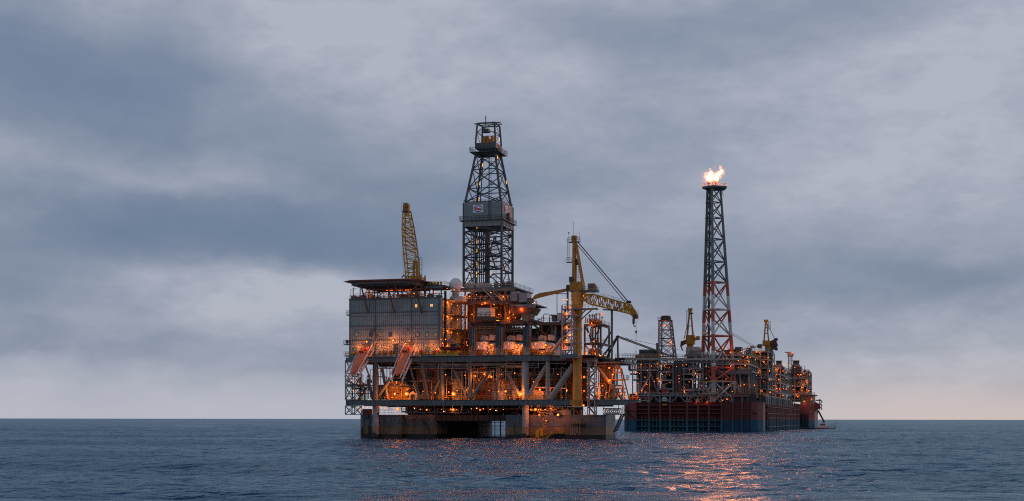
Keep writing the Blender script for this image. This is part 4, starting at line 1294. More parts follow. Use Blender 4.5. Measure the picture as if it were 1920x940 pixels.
# ================================================================== DRILLING MODULE UNDER THE TOWER
dm = thing('drilling_module', 'brown multi-deck drilling module lit orange, carrying the tall drilling tower', 'drilling module', (uc, vd0, ZU1))
vm = 14.0
def level(x0, x1, y, v0, v1, th=.4, m='steel_grey', rail=True):
    u0, u1 = U(x0, v0), U(x1, v0)
    z = Zp(y, (u0 + u1) / 2, v0)
    MB().box(u0, u1, v0, v1, z - th, z).build('deck', m, dm)
    b = MB().ibeam((u0, v0 - .1, z - th - .4), (u1, v0 - .1, z - th - .4), .25, .8); b.build('deck_beam', m, dm)
    if rail:
        MB().rail([(u0, v0, z), (u1, v0, z), (u1, v1, z)], 1.1, 1.4, .05).build('railing', rg.choice(['steel_pale', 'safety_yellow', 'brown_steel']), dm)
    return z
zdf = level(862, 966, 539, vm, 34, m='steel_grey')
z2_ = level(874, 972, 563, vm - 1, 34, m='brown_steel')
z3_ = level(890, 930, 594, vm - 4, 30, m='brown_steel')
z4_ = level(889, 1000, 600, vm, 34, m='brown_steel', rail=False)
z5_ = level(880, 936, 620, vm - 2, 30, m='brown_steel')
for x in (872, 889, 920, 947, 964):
    MB().cyl(P(x, 667, vm + .3), P(x, 540, vm + .3), .3, n=7).build('post', 'brown_steel', dm)
for x, y0, y1 in ((880, 560, 541), (930, 561, 541), (950, 597, 565), (935, 617, 596)):
    MB().cyl(P(x, y0, vm + .2), P(x + 13, y1, vm + .2), .16, n=6).build('brace', 'brown_steel', dm)
MB().stair(P(925, 562, vm - .8), P(905, 541, vm - .8), .9).build('stair', 'steel_pale', dm)
MB().stair(P(942, 564, vm - .8), P(926, 550, vm - .8), .9).build('stair', 'steel_pale', dm)
equip_row(dm, U(869, vm), U(964, vm), vm + .5, vm + 3, zdf, 2.2, random.Random(41), fill=.9)
equip_row(dm, U(876, vm), U(966, vm), vm + 1, vm + 6, z2_, 3.2, random.Random(42), fill=1)
equip_row(dm, U(932, vm), U(998, vm), vm + 3, vm + 8, z4_, 3.8, random.Random(43), fill=1)
equip_row(dm, U(890, vm), U(932, vm), vm + 1, vm + 6, z5_, 3, random.Random(44), fill=1)
for (a, b_, za, zb_) in ((870, 966, z2_, zdf), (880, 966, z4_, z2_), (890, 990, ZU1, z4_)):
    pipes(dm, U(a, vm), U(b_, vm), vm + .6, vm + 5, za, zb_ - .8, 10, rg, .06, .18)
MB().box(U(876, 22), U(960, 22), 22, 22.5, ZU1, zdf - .9).build('bulkhead', 'brown_steel', dm)
MB().box(U(842, 24), U(1056, 24), 24, 24.5, ZU1, Zp(616, 0, 24)).build('bulkhead', 'steel_dark', dm)
for k in range(9):
    x = 880 + k * 9.5
    MB().pbox(x, x + 6, 552, 561, vm + .8, 1.5).build('mud_tank', rg.choice(['rust_steel', 'brown_steel', 'tan_paint']), dm)
plamps(dm, vm - .6, 'm', (910, 569), (955, 585), (952, 597), (926, 571), (880, 556), (944, 556), (978, 580), (885, 590)); plamps(dm, vm + 1.5, 'm', (905, 556), (935, 590), (965, 596)); plamps(dm, vm - 3, 'm', (903, 571)); plamps(dm, vm - .4, 's', (893, 553), (920, 549), (934, 569), (896, 622), (872, 556), (962, 590))  # the deeper lamps are added to spread more orange light through the module
for x in (902, 917, 933):
    tube_lamp(dm, P(x - 3, 601, vm - 1), P(x + 3, 601, vm - 1))
MB().box(U(889, vm), U(931, vm), vm - 2, vm + .2, Zp(619, 0, vm), Zp(603, 0, vm)).build('dark_gap_box', 'steel_black', dm)  # black box standing in for the shaded gap below the container deck
# right-hand cantilever with its slanted brown underside
zc_ = Zp(571, U(985, 13), 13)
MB().box(U(955, 12), U(1006, 12), 12, 24, zc_ - .35, zc_).build('cantilever_deck', 'steel_grey', dm)
b = MB(); b.lattice([[P(970, 572.5, 12), P(970, 576, 12)], [P(980, 572.5, 12), P(980, 576, 12)], [P(990, 572.5, 12), P(990, 576, 12)], [P(1004, 572.5, 12), P(1004, 576, 12)]], .1, .07, 'X', faces=[0]); b.build('cantilever_truss', 'steel_pale', dm)
MB().quadprism([P(955, 574, 13), P(1000, 576, 13), P(992, 588, 13), P(960, 588, 13)], (0, 9, 0)).build('hopper', 'rust_steel', dm)
MB().quadprism([P(975, 588, 13.5), P(992, 588, 13.5), P(991, 602, 13.5), P(980, 602, 13.5)], (0, 6, 0)).build('chute', 'tan_paint', dm)
MB().rail([P(988, 571, 12), P(1006, 571, 12)], 1.1, .8, .05).build('railing', 'steel_pale', dm)
lamp(dm, P(1002, 568, 11.6), 'c'); lamp(dm, P(999, 569.5, 11.6), 'c')
for x in (956, 964, 993):
    MB().cyl(P(x, 604, 13.2), P(x, 572, 13.2), .22, n=6).build('post', 'rust_steel', dm)
for x, y in ((1004, 585), (1000, 592)):
    b = MB().pbox(x - 4, x, y, y + 2, 14, 2); b.build('side_platform', 'brown_steel', dm)
def container(x0, x1, y0, y1, v, dv, m, lab):
    u0, u1 = U(x0, v), U(x1, v); um = (u0 + u1) / 2
    za, zb_ = Zp(y1, um, v), Zp(y0, um, v)
    t = thing('container', lab, 'container', (um, v, za))
    b = MB().corrugated(u0 + .1, u1 - .1, v, za + .12, zb_ - .12, .4, .05); b.build('front_wall', m, t)
    MB().box(u0 + .05, u1 - .05, v + .13, v + dv, za, zb_ - .03).build('body', m, t)
    f = MB()
    for z in (za, zb_ - .12):
        f.box(u0, u1, v - .07, v + .1, z, z + .12)
    for u in (u0, u1 - .12):
        f.box(u, u + .12, v - .07, v + .1, za + .122, zb_ - .122)
    f.build('frame', 'steel_grey' if m != 'cream_paint' else m, t)
    return t
container(957, 970, 546, 565, 11.6, 5, 'steel_pale', 'pale grey ribbed container beside the drilling tower, closer to the tower')
container(972, 988, 549, 567, 11.8, 5, 'steel_pale', 'pale grey ribbed container next to the tip of the yellow knuckle boom')
container(894, 919, 577, 594, 10.2, 5, 'white_paint', 'large white container standing on the orange lit module below the drilling tower')
container(988.5, 997, 559, 570, 12.1, 3, 'brown_steel', 'small brown container at the end of the cantilevered drilling deck')
container(1044, 1053, 587, 602, 16, 4, 'white_paint', 'small white container on the roof deck left of the scaffold tower')

# process roof deck between tower and crane
pr = thing('process_module', 'dark open process module with railed roof deck between drilling tower and yellow crane', 'process module', (U(1022, 16), 18, ZU1))
module(pr, U(996, 15), U(1054, 15), 15, 40, [Zp(640, 15, 15), Zp(603, 15, 15)], 3, random.Random(51), 'brown_steel', .8, 3, 1.5, .9, side=False)
MB().cyl(P(999, 608, 14.6), P(1026, 630, 14.6), .3, n=7).build('brace', 'brown_steel', pr)
MB().pbox(1034, 1041, 590, 602.5, 15.5, 2).build('housing', 'brown_steel', pr)
# exhaust/pipe gallery truss
pg = thing('pipe_gallery', 'brown lattice pipe gallery running between the grey exhaust stacks', 'pipe gallery', P(970, 667, 9))
za, zb_ = P(943, 622, 9), P(993, 625, 9)
b = MB(); secs = []
for i in range(7):
    u = za.x + (zb_.x - za.x) * i / 6
    secs.append([Vector((u, 9, za.z - .1)), Vector((u, 9, za.z + 2.2)), Vector((u, 10.6, za.z + 2.2)), Vector((u, 10.6, za.z - .1))])
b.lattice(secs, .13, .09, 'Z'); b.build('truss', 'brown_steel', pg)
for k in range(4):
    MB().cyl((za.x, 9.3 + k * .35, za.z + .5 + .25 * (k % 2)), (zb_.x, 9.3 + k * .35, za.z + .5 + .25 * (k % 2)), .16, n=6).build('pipe', ['tan_paint', 'brown_steel'][k % 2], pg)
for u in (za.x + .5, zb_.x - .5):
    MB().cyl((u, 9.8, ZU1), (u, 9.8, za.z), .22, n=6).build('post', 'brown_steel', pg)

# ---- exhaust stacks and generator houses along the upper deck edge
for (x0, x1, ll) in ((881, 892, 'dark grey upright exhaust stack beside the accommodation stairs'), (931, 943, 'dark grey upright exhaust stack below the large white container'), (982, 994.5, 'dark grey upright exhaust stack below the cantilevered drilling deck')):
    st = thing('exhaust_stack', ll, 'exhaust stack', P((x0 + x1) / 2, 667, 2.6), 'exhaust stacks along the deck edge')
    c0, c1 = P((x0 + x1) / 2, 651, 2.6), P((x0 + x1) / 2, 614, 2.6)
    w = (x1 - x0) * .15 / 2
    b = MB().box(c0.x - w, c0.x + w, 2.6 - w, 2.6 + w, c0.z, c1.z)
    for k in range(5):
        z = c0.z + (c1.z - c0.z) * k / 4
        b.box(c0.x - w - .05, c0.x + w + .05, 2.6 - w - .05, 2.6 + w + .05, z - .05, z + .05)
    b.build('body', 'steel_dark', st)
    b = MB().cyl((c0.x, 2.6, c1.z - .1), (c0.x, 2.6, c1.z + .5), w * .75, n=12); b.path([(c0.x, 2.6, c1.z + .4), (c0.x, 2.4, c1.z + 1.1), (c0.x - .4, 1.6, c1.z + 1.4)], w * .45, 10); b.build('outlet', 'steel_black', st)
    for sx in (-1, 1):
        for sy in (-1, 1):
            MB().cyl((c0.x + sx * (w - .1), 2.6 + sy * (w - .1), ZU1), (c0.x + sx * (w - .1), 2.6 + sy * (w - .1), c0.z), .12, n=6).build('leg', 'steel_pale', st)
    MB().lattice([[Vector((c0.x + sx * (w - .1), 2.6 - w + .1, z)) for sx in (-1, 1)] for z in (ZU1 + .1, c0.z)], .1, .07, 'X', chords=False, faces=[0]).build('brace', 'steel_pale', st)
    MB().ladder((c0.x + w * .6, 2.5 - w, c0.z), (c0.x + w * .6, 2.5 - w, c1.z), .5, .05).build('ladder', 'steel_pale', st)
    MB().lathe((c0.x, 2.6 - w - .05, c0.z), (0, -1, 0), [(0, .25), (.1, .25)], 8).build('inspection_cap', 'steel_pale', st)
for i, (x0, x1, ll) in enumerate(((892, 930, 'white generator house between the accommodation stairs and the middle exhaust stack'),
                                  (943, 981, 'white generator house between the two exhaust stacks under the pipe gallery'),
                                  (994.5, 1046, 'longer white generator house beside the scaffold tower and diagonal brace'))):
    v = 4.2
    g = thing('generator_house', ll, 'generator house', P((x0 + x1) / 2, 667, v), 'generator houses on the upper deck')
    xm = x0 + (x1 - x0) * .52
    z0, zt = ZU1, Zp(639, U(x0, v), v)
    machine(g, U(x0, v), U(xm, v), v, v + 7, z0 + 1.9, zt, 'white_paint', 'enclosure', random.Random(i))
    machine(g, U(xm + .6, v), U(min(x1, xm + 18), v), v + .6, v + 7, z0 + .1, zt - .6, 'white_paint', 'enclosure', random.Random(i + 5))
    MB().box(U(x0 + 3, v), U(x0 + 15, v), v + .1, v + 3, z0 + .05, z0 + 1.85).build('door', ['red_paint', 'crane_yellow', 'crane_yellow'][i], g)
    MB().pbox(x0 + 16, xm, 657, 666, v + .1, 2).build('skid', 'cream_paint', g)
    xe = U(xm, v)
    MB().quadprism([(xe - 2.2, v + 1, zt + .1), (xe + .2, v + 1, zt + .1), (xe + .2, v + 1, zt + 1.3), (xe - 1.5, v + 1, zt + 1.6), (xe - 2.2, v + 1, zt + .8)], (0, 2.4, 0)).build('intake_hood', 'steel_pale', g)
    MB().quadprism([(xe + .6, v + 1, zt + .1), (xe + 2.1, v + 1, zt + .1), (xe + 2.1, v + 1, zt + 1.3), (xe + 1.6, v + 1, zt + 1.7), (xe + .6, v + 1, zt + 1.7)], (0, 2.4, 0)).build('intake_hood', 'steel_pale', g)
    MB().cyl((U(x0, v), v + 2, zt + .55), (xe - 2.2, v + 2, zt + .55), .38, n=9).build('exhaust_duct', 'brown_steel', g)
    b = MB().cyl((U(x0 + 12, v) , v - .3, z0 + 1), (U(x0 + 12, v), v - .5, z0 + 1), .38, n=12); b.build('hose_reel', 'red_paint', g)
    MB().rail([(U(x0, v), v - 1, z0), (U(x1, v), v - 1, z0)], 1.1, 1.2, .05).build('railing', 'safety_yellow', g)
    pipes(g, U(xm, v), U(x1, v), v - .3, v + .4, z0, zt - 1, 5, random.Random(i + 9), .06, .14)
    for k in range(4):
        x = x0 + 3 + k * (x1 - x0) / 4
        MB().pbox(x, x + 3.5, 660, 666.5, v - .7, .6).build('cabinet', ['red_paint', 'cream_paint', 'steel_dark', 'safety_yellow'][(i + k) % 4], g)
    plamps(g, v - .35, 'm', (x0 + 29, 647), (x0 + 25, 651)); plamps(g, v - .3, 's', (x0 + 5, 651), (xm - 2, 645), (x0 + 31, 658), (x0 + 10, 645), (x0 + 22, 661))
    if i == 2:
        plamps(g, v - .4, 's', (1031, 651), (1040, 659), (1022, 648)); MB().cyl(P(1033, 662, 3.5), P(1056, 633, 3.5), .5, n=9).build('support_tube', 'cream_paint', g)
        equip_row(g, U(1028, 5), U(1046, 5), 4.6, 8, z0, 4, random.Random(66), fill=1, pale=True)

# ================================================================== BIG YELLOW PEDESTAL CRANE
vp = .1
cp = P(1082.5, 700, vp)
pc = thing('pedestal_crane', 'big yellow column crane with its lattice boom lowered onto a grey rest post', 'crane', (cp.x, vp, ZL1))
b = MB()
zz = lambda y: Zp(y, cp.x, vp)
pr_ = [(zz(762), 1.3), (zz(751), 1.3), (zz(672), 1.22), (zz(600), 1.25), (zz(575), 1.6), (zz(562), 1.72), (zz(561.9), 1.85), (zz(560), 1.85), (zz(559.9), 1.72), (zz(556), 1.72), (zz(555.9), 1.85), (zz(554), 1.85), (zz(553.9), 1.72), (zz(545), 1.75)]
b.lathe((cp.x, vp, 0), (0, 0, 1), pr_, 24); b.build('pedestal', 'pedestal_yellow', pc, smooth=False)
MB().box(cp.x - 1.7, cp.x + 1.4, vp - 1.5, vp + .6, ZL0 + .1, ZL1 - .05).build('pedestal_foot', 'crane_yellow', pc)
MB().lathe((cp.x, vp, zz(669)), (0, 0, 1), [(0, 1.5), (.25, 1.5)], 20).build('collar', 'crane_yellow', pc)
b = MB().box(cp.x - 1.9, cp.x + 1.75, vp - 1.6, vp + 1.8, zz(544.8), zz(529)); b.box(cp.x - 1.2, cp.x - .1, vp - 1.85, vp - 1.61, zz(541), zz(532)); b.box(cp.x - 2.1, cp.x - 1.2, vp - 1.3, vp + .6, zz(529), zz(522)); b.build('slew_house', 'crane_yellow', pc)
MB().box(cp.x - 2.0, cp.x - .9, vp - 1.8, vp - .9, zz(528.9), zz(520)).build('machinery', 'steel_dark', pc)
MB().box(cp.x - 2.3, cp.x + 5.9, vp - 1.9, vp + 2, zz(546.5), zz(545.1)).build('platform', 'steel_grey', pc)
# A frame
for k in (-.9, .9):
    MB().beam((P(1076.5, 529, vp).x, vp + k, zz(529)), (P(1076.5, 456, vp).x, vp + k * .5, zz(455)), .75, .75).build('mast_leg', 'crane_yellow', pc)
    MB().beam((P(1092, 529, vp).x, vp + k, zz(529)), (P(1080, 460, vp).x, vp + k * .5, zz(457)), .5, .5).build('back_leg', 'crane_yellow', pc)
a = P(1076.5, 455, vp)
MB().box(a.x - .7, a.x + .7, vp - .7, vp + .7, zz(456), zz(442)).build('mast_head', 'crane_yellow', pc)
MB().lathe((a.x, vp - .3, zz(450)), (0, 1, 0), [(0, .55), (.6, .55)], 12).build('sheave', 'steel_dark', pc)
tp = MB().box(P(1066, 0, vp).x, P(1086, 0, vp).x, vp - .9, vp + .9, zz(454.5), zz(453.5)); tp.build('top_platform', 'steel_grey', pc)
MB().rail([(P(1066, 0, vp).x, vp - .9, zz(453.5)), (P(1086, 0, vp).x, vp - .9, zz(453.5)), (P(1086, 0, vp).x, vp + .9, zz(453.5))], 1.1, .8, .05).build('railing', 'steel_grey', pc)
MB().ladder((P(1066, 0, vp).x, vp - .6, zz(488)), (P(1066, 0, vp).x, vp - .6, zz(446)), .55, .06).build('ladder', 'steel_pale', pc)
MB().box(P(1062, 0, vp).x, P(1073, 0, vp).x, vp - .9, vp + .8, zz(492), zz(491)).build('rest_platform', 'steel_grey', pc)
MB().rail([(P(1062, 0, vp).x, vp - .9, zz(491)), (P(1073, 0, vp).x, vp - .9, zz(491))], 1.1, .6, .05).build('railing', 'steel_pale', pc)
MB().ladder((P(1084, 0, vp).x, vp - .4, zz(526)), (P(1083, 0, vp).x, vp - .4, zz(485)), .55, .06).build('ladder', 'steel_pale', pc)
MB().box(P(1080, 0, vp).x, P(1084, 0, vp).x, vp - .5, vp + .5, zz(497), zz(486)).build('hydraulic_unit', 'steel_dark', pc)
MB().cyl((P(1074.5, 0, vp).x, vp, zz(443)), (P(1074.5, 0, vp).x, vp, zz(415)), .05, n=5).build('antenna', 'steel_pale', pc)
MB().cyl((P(1066, 0, vp).x, vp, zz(446)), (P(1066, 0, vp).x, vp, zz(436)), .05, n=5).build('antenna', 'steel_pale', pc)
MB().cyl((P(1086, 0, vp).x, vp, zz(453)), (P(1086, 0, vp).x, vp, zz(436)), .05, n=5).build('antenna', 'steel_pale', pc)
MB().sphere((P(1066, 0, vp).x, vp, zz(436)), .22, 8).build('beacon', 'red_paint', pc)
# cab
c0 = P(1102, 546, vp - 1)
cb = MB(); W = P(1115, 546, vp - 1).x - c0.x
cb.quadprism([(c0.x, vp - 1.4, zz(546)), (c0.x + W, vp - 1.4, zz(546)), (c0.x + W + .25, vp - 1.4, zz(538)), (c0.x + W, vp - 1.4, zz(533)), (c0.x, vp - 1.4, zz(533))], (0, 2, 0)); cab = cb.build('cab', 'crane_yellow', pc)
MB().box(c0.x + .2, c0.x + W - .2, vp - 1.45, vp - 1.41, zz(541.5), zz(535)).build('window', 'glass_dark', cab)
MB().box(P(1096, 0, vp).x, P(1120, 0, vp).x, vp - 1.9, vp + 1.5, zz(548.5), zz(546.9)).build('cab_platform', 'steel_grey', pc)
MB().rail([(P(1096, 0, vp).x, vp - 1.9, zz(546.9)), (P(1120, 0, vp).x, vp - 1.9, zz(546.9)), (P(1120, 0, vp).x, vp + 1.5, zz(546.9))], 1.2, .7, .05).build('railing', 'steel_pale', pc)
MB().box(P(1090, 0, vp).x, P(1097, 0, vp).x, vp - 1, vp + 1, zz(557), zz(547)).build('boom_bracket', 'crane_yellow', pc)
# boom (box lattice) resting on post
up_pts = [(1094, 553), (1113, 552), (1131, 557), (1150, 562.5), (1170, 568), (1182, 571), (1189, 582)]
lo_pts = [(1092, 561), (1105, 570), (1131, 576), (1151, 581), (1168, 585), (1180, 588), (1186, 592)]
secs = []
def interp(pts, s):
    s *= len(pts) - 1
    i = min(int(s), len(pts) - 2)
    f_ = s - i
    return (pts[i][0] + (pts[i + 1][0] - pts[i][0]) * f_, pts[i][1] + (pts[i + 1][1] - pts[i][1]) * f_)
nb = 19
for i in range(nb):
    s_ = i / (nb - 1)
    a, b_ = interp(up_pts, s_), interp(lo_pts, s_)
    w = 1.05 if s_ < .8 else 1.05 - (s_ - .8) * 3
    pa, pb = P(a[0], a[1], vp - .2), P(b_[0], b_[1], vp - .2)
    secs.append([pa + Vector((0, -w, 0)), pa + Vector((0, w, 0)), pb + Vector((0, w, 0)), pb + Vector((0, -w, 0))])
b = MB().lattice(secs, .2, .115, 'Z'); b.build('boom', 'boom_yellow', pc)
MB().beam(P(1130, 580.5, vp - 1.4), P(1155, 582, vp - 1.4), .4, .35).build('rest_cradle', 'steel_dark', pc)
MB().beam(P(1155, 582, vp - 1.4), P(1164, 572, vp - 1.4), .3, .3).build('rest_cradle', 'steel_dark', pc)
MB().rail([P(1112, 551.6, vp - 1.2), P(1150, 562, vp - 1.2), P(1172, 568, vp - 1.2)], .8, 2, .04).build('railing', 'steel_grey', pc)
hdp = P(1188, 589, vp - .2)
b = MB().quadprism([P(1182, 581, vp - .6), P(1190, 580, vp - .6), P(1196, 592, vp - .6), P(1194, 598, vp - .6), P(1186, 597, vp - .6)], (0, .9, 0)); b.build('boom_head', 'crane_yellow', pc)
MB().lathe(P(1190, 593, vp - .75), (0, 1, 0), [(0, .55), (1.2, .55)], 12).build('sheave', 'steel_dark', pc)
MB().rail([P(1190, 600, vp - .9), P(1196.5, 599, vp - .9), P(1196, 586, vp - .9)], .9, .5, .05).build('railing', 'steel_grey', pc)
for dx in (0, 2):
    MB().lathe(P(1176 + dx * 2, 566, vp - .6), (0, 1, 0), [(0, .4), (.9, .4)], 8).build('sheave', 'steel_dark', pc)
for k in (-.7, .7):
    MB().cyl((a_ := P(1083, 454, vp)) + Vector((0, k, 0)), P(1178, 566, vp - .2) + Vector((0, k, 0)), .085, n=6).build('pendant_rope', 'steel_dark', pc)
    MB().cyl(P(1081, 458, vp) + Vector((0, k * .6, 0)), P(1172, 566, vp - .2) + Vector((0, k * .6, 0)), .07, n=6).build('pendant_rope', 'steel_dark', pc)
b = MB().box(hdp.x - .35, hdp.x + .25, vp - .4, vp + .2, hdp.z - 2.6, hdp.z - 1.2); b.path([(hdp.x, vp - .1, hdp.z - 2.5), (hdp.x, vp - .1, hdp.z - 3.2), (hdp.x + .3, vp - .1, hdp.z - 3.5), (hdp.x + .45, vp - .1, hdp.z - 3.1)], .14, 6); b.build('hook_block', 'rust_steel', pc)
hk = P(1192.5, 600, vp - .2)
MB().cyl(hk, P(1192.5, 664, vp - .2), .045, n=5).build('hoist_rope', 'steel_dark', pc)
b = MB().sphere(P(1192.5, 622, vp - .2), .32, 10); b.cyl(P(1192.5, 622, vp - .2), P(1192.5, 627, vp - .2), .12, n=6); b.build('headache_ball', 'dark_red', pc)
plamps(pc, vp - 2.2, 's', (1094, 555))
# boom rest post with its raking strut
bp = thing('boom_rest', 'grey boom rest post with a slanted strut under the lowered yellow crane boom', 'boom rest', P(1147, 672, 1))
MB().cyl(P(1147, 676, 1), P(1147, 581.5, 1), .32, n=10).build('post', 'steel_grey', bp)
MB().cyl(P(1117, 669, 1), P(1145, 622, 1), .28, n=10).build('strut', 'steel_grey', bp)
MB().box(P(1143, 0, 1).x, P(1151, 0, 1).x, .4, 1.6, Zp(582, 30, 1), Zp(580.8, 30, 1)).build('saddle', 'steel_dark', bp)
# knuckle boom to the left of the pedestal
kb = thing('knuckle_boom_crane', 'yellow box-section boom reaching left from a thin mast beside the crane column', 'crane', P(1064, 579, 1.2))
MB().cyl(P(1064, 579, 1.2), P(1064, 534, 1.2), .3, n=8).build('mast', 'steel_grey', kb)
MB().pbox(1061, 1068, 535, 546, .8, .9).build('mast_head', 'steel_dark', kb)
MB().quadprism([P(1064, 540.5, 1), P(1064, 545.5, 1), P(1040, 551, 1), P(1015, 557, 1), P(1000, 561.5, 1), P(996.5, 560.5, 1), P(1003, 553, 1), P(1012, 549.5, 1), P(1040, 545, 1)], (0, .6, 0)).build('arm', 'crane_yellow', kb)
MB().cyl(P(1062, 551, 1.3), P(1041, 551, 1.3), .12, n=6).build('cylinder', 'rust_steel', kb)
MB().path([P(998, 560, 1.3), P(998, 568, 1.3)], .16, 6).build('tip', 'steel_dark', kb)
for x in (1043.5, 1045.5):
    MB().cyl(P(x, 552, 1.3), P(x - .5, 587, 1.3), .04, n=4).build('hoist_rope', 'steel_dark', kb)
MB().rail([P(1064, 540, .6), P(1070, 541, .6)], .8, .5).build('railing', 'crane_yellow', kb)

# ---- scaffold stair tower in front of the pedestal
sf = thing('scaffold_tower', 'grey scaffold stair tower with orange lamps in front of the yellow crane column', 'scaffold tower', P(1063, 669, -4))
v0, v1 = -4.2, -1.9
ys = [669, 656, 643, 630.5, 617.5, 604.5, 591.5, 579]
ua, ub_ = U(1053.5, v0), U(1071.5, v0)
secs = []
for y in ys:
    z = Zp(y, ua, v0)
    secs.append([Vector((ua, v0, z)), Vector((ub_, v0, z)), Vector((ub_ + .35, v1, z)), Vector((ua + .35, v1, z))])
for k in range(4):
    MB().path([s_[k] for s_ in secs] + [secs[-1][k] + Vector((0, 0, .9))], .23, 6).build('post', 'steel_pale', sf)
for i, (a, b_) in enumerate(zip(secs[:-1], secs[1:])):
    b = MB()
    for k in range(4):
        b.cyl(a[k], a[(k + 1) % 4], .16, n=5)
    b.cyl(a[i % 2], b_[1 - i % 2], .13, n=5); b.cyl(a[1 + i % 2], b_[2 - i % 2], .08, n=5)
    b.build('bay', 'steel_pale', sf)
    MB().stair(a[0] + Vector((.3, .6, 0)), b_[1] + Vector((-.4, .6, 0)), .7).build('stair', 'rust_steel', sf)
    MB().box(ua, ub_, v0 + .2, v1, a[0].z - .06, a[0].z + .02).build('landing', 'brown_steel', sf)
zt = secs[-1][0].z
MB().box(ua - .1, U(1118, v0), v0, v1 + .4, zt - .3, zt).build('top_platform', 'steel_grey', sf)
MB().rail([(ua, v0, zt), (U(1118, v0), v0, zt)], 1.1, 1, .05).build('railing', 'safety_yellow', sf)
for xa, ya, xb, yb in ((1098, 581, 1074, 606), (1109, 581, 1082, 606)):
    MB().cyl(P(xa, ya, v0 + .3), P(xb, yb, -1.3), .17, n=6).build('strut', 'steel_grey', sf)
MB().box(ua - .5, U(1084, v0), v0 - .2, -.3, ZU1 - 1.2, ZU1 - .1).build('base_bracket', 'steel_grey', sf)
for y in (591.5, 617.5, 643):
    MB().box(ub_ + .36, U(1090, v0), v0 + .6, v0 + 1.3, Zp(y + 1, ub_, v0), Zp(y - 1, ub_, v0)).build('tie_beam', 'steel_pale', sf)
plamps(sf, v0 + .5, 'v', (1063, 588), (1063, 614), (1069.5, 627.5), (1063, 639), (1069, 576), (1060, 651)); plamps(sf, v0 + .5, 's', (1057, 562), (1063, 562), (1071, 601), (1068, 655))
# ---- luffing lattice crane behind the helideck
lc = thing('luffing_crane', 'yellow crane with a raised curved lattice boom standing behind the helideck', 'crane', P(778, 530, 24))
v = 24
L_pts = [(762.5, 535), (761, 505), (757.5, 470), (755.3, 439), (755.6, 420), (757, 398)]
R_pts = [(783, 535), (782, 505), (780, 478), (776.5, 453), (772, 425), (766, 396)]
secs = []
for i in range(20):
    s_ = i / 19
    a, b_ = interp(L_pts, s_), interp(R_pts, s_)
    pa, pb = P(a[0], a[1], v), P(b_[0], b_[1], v)
    d_ = .9
    secs.append([pa + Vector((0, -d_, 0)), pb + Vector((0, -d_, 0)), pb + Vector((.3, d_, 0)), pa + Vector((.3, d_, 0))])
MB().lattice(secs, .19, .1, 'Z').build('boom', 'boom_yellow', lc)
MB().path([P(x + 2.6, y, v + .5) for x, y in R_pts[1:]], .07, 5).build('walkway_rail', 'steel_dark', lc)
b = MB().pbox(755, 765, 384, 398, v - .8, 1.6); b.build('boom_head', 'crane_yellow', lc)
MB().pbox(753, 766, 396, 398, v - 1.2, 2.4).build('head_platform', 'steel_dark', lc)
MB().rail([P(753, 397, v - 1.2), P(766, 397, v - 1.2)], 2.6, .5, .06).build('railing', 'steel_dark', lc)
MB().lathe(P(760, 385, v - .9), (0, 1, 0), [(0, .7), (1.8, .7)], 12).build('sheave', 'crane_yellow', lc)
for xa, xb in ((774.5, 775.5), (781, 784)):
    MB().beam(P(xb, 530, v - 1.2), P(xa + 1, 490, v - 1.2), .6, .6).build('mast_leg', 'crane_yellow', lc)
MB().beam(P(775, 491, v - 1.2), P(783, 491, v - 1.2), .5, .4).build('mast_beam', 'crane_yellow', lc)
MB().pbox(768, 790, 520, 535, v - 1.5, 4).build('slew_house', 'crane_yellow', lc)
c = P(779, 535, v + .5); MB().cyl((c.x, c.y, ZU1), c, 1.4, n=14).build('pedestal', 'crane_yellow', lc)
MB().ladder(P(788.5, 520, v), P(788.5, 483, v), .8, .07).build('ladder', 'steel_dark', lc)
MB().path([P(755.5, 440, v - 1), P(755, 480, v - 1), P(755.5, 514, v - 1), P(758, 521, v - 1)], .06, 5).build('hoist_rope', 'steel_dark', lc)
MB().path([P(753, 521, v - 1), P(756, 517, v - 1), P(760, 518, v - 1), P(762, 522, v - 1)], .22, 6).build('hook_block', 'tan_paint', lc)

# ---- right process module, lamp post, masts and ties
rm = thing('process_module', 'rusty open process module with stacked platforms to the right of the yellow crane column', 'process module', P(1112, 669, 6))
rgm = random.Random(61)
va = 6
ua, ub_ = U(1096, va), U(1128, va)
module(rm, ua, ub_ - .3, va, va + 12, [ZU1, Zp(642, ub_, va), Zp(607, ub_, va)], 2, rgm, 'brown_steel', .6, 4, 2.4, 1.0, side=True, railm='brown_steel', bulk=False)
MB().box(ub_ - .4, ub_ + .7, va - .4, va + 8, Zp(609, ub_, va), Zp(607.2, ub_, va)).build('side_platform', 'steel_grey', rm)
for k in range(9):
    x = 1098 + k * 3.3
    MB().cyl(P(x, 606, va + 1), P(x, rgm.uniform(588, 602), va + 1), .14, n=6).build('vent_pipe', rgm.choice(['brown_steel', 'steel_dark', 'rust_steel']), rm)
for xa, ya, xb, yb in ((1123, 612, 1119, 642), (1126, 640, 1118, 667), (1100, 612, 1108, 640)):
    MB().cyl(P(xa, ya, va - .3), P(xb, yb, va - .3), .2, n=6).build('brace', 'steel_dark', rm)
for x in (1116, 1121):
    MB().cyl(P(x, 668, va - .5), P(x, 609, va - .5), .2, n=6).build('post', 'steel_dark', rm)
MB().rail([P(1117, 642, va - .6), P(1127.5, 642, va - .6)], 1.1, .8, .06).build('railing', 'safety_yellow', rm)
plamps(rm, va - .8, 'm', (1109, 606), (1099, 663), (1116, 664)); plamps(rm, va - .6, 's', (1103, 626), (1112, 640), (1104, 650))
MB().box(U(1117, 4), U(1170, 4), 3, 22, Zp(680, 40, 4), Zp(677.5, 40, 4)).build('side_deck', 'steel_grey', rm)
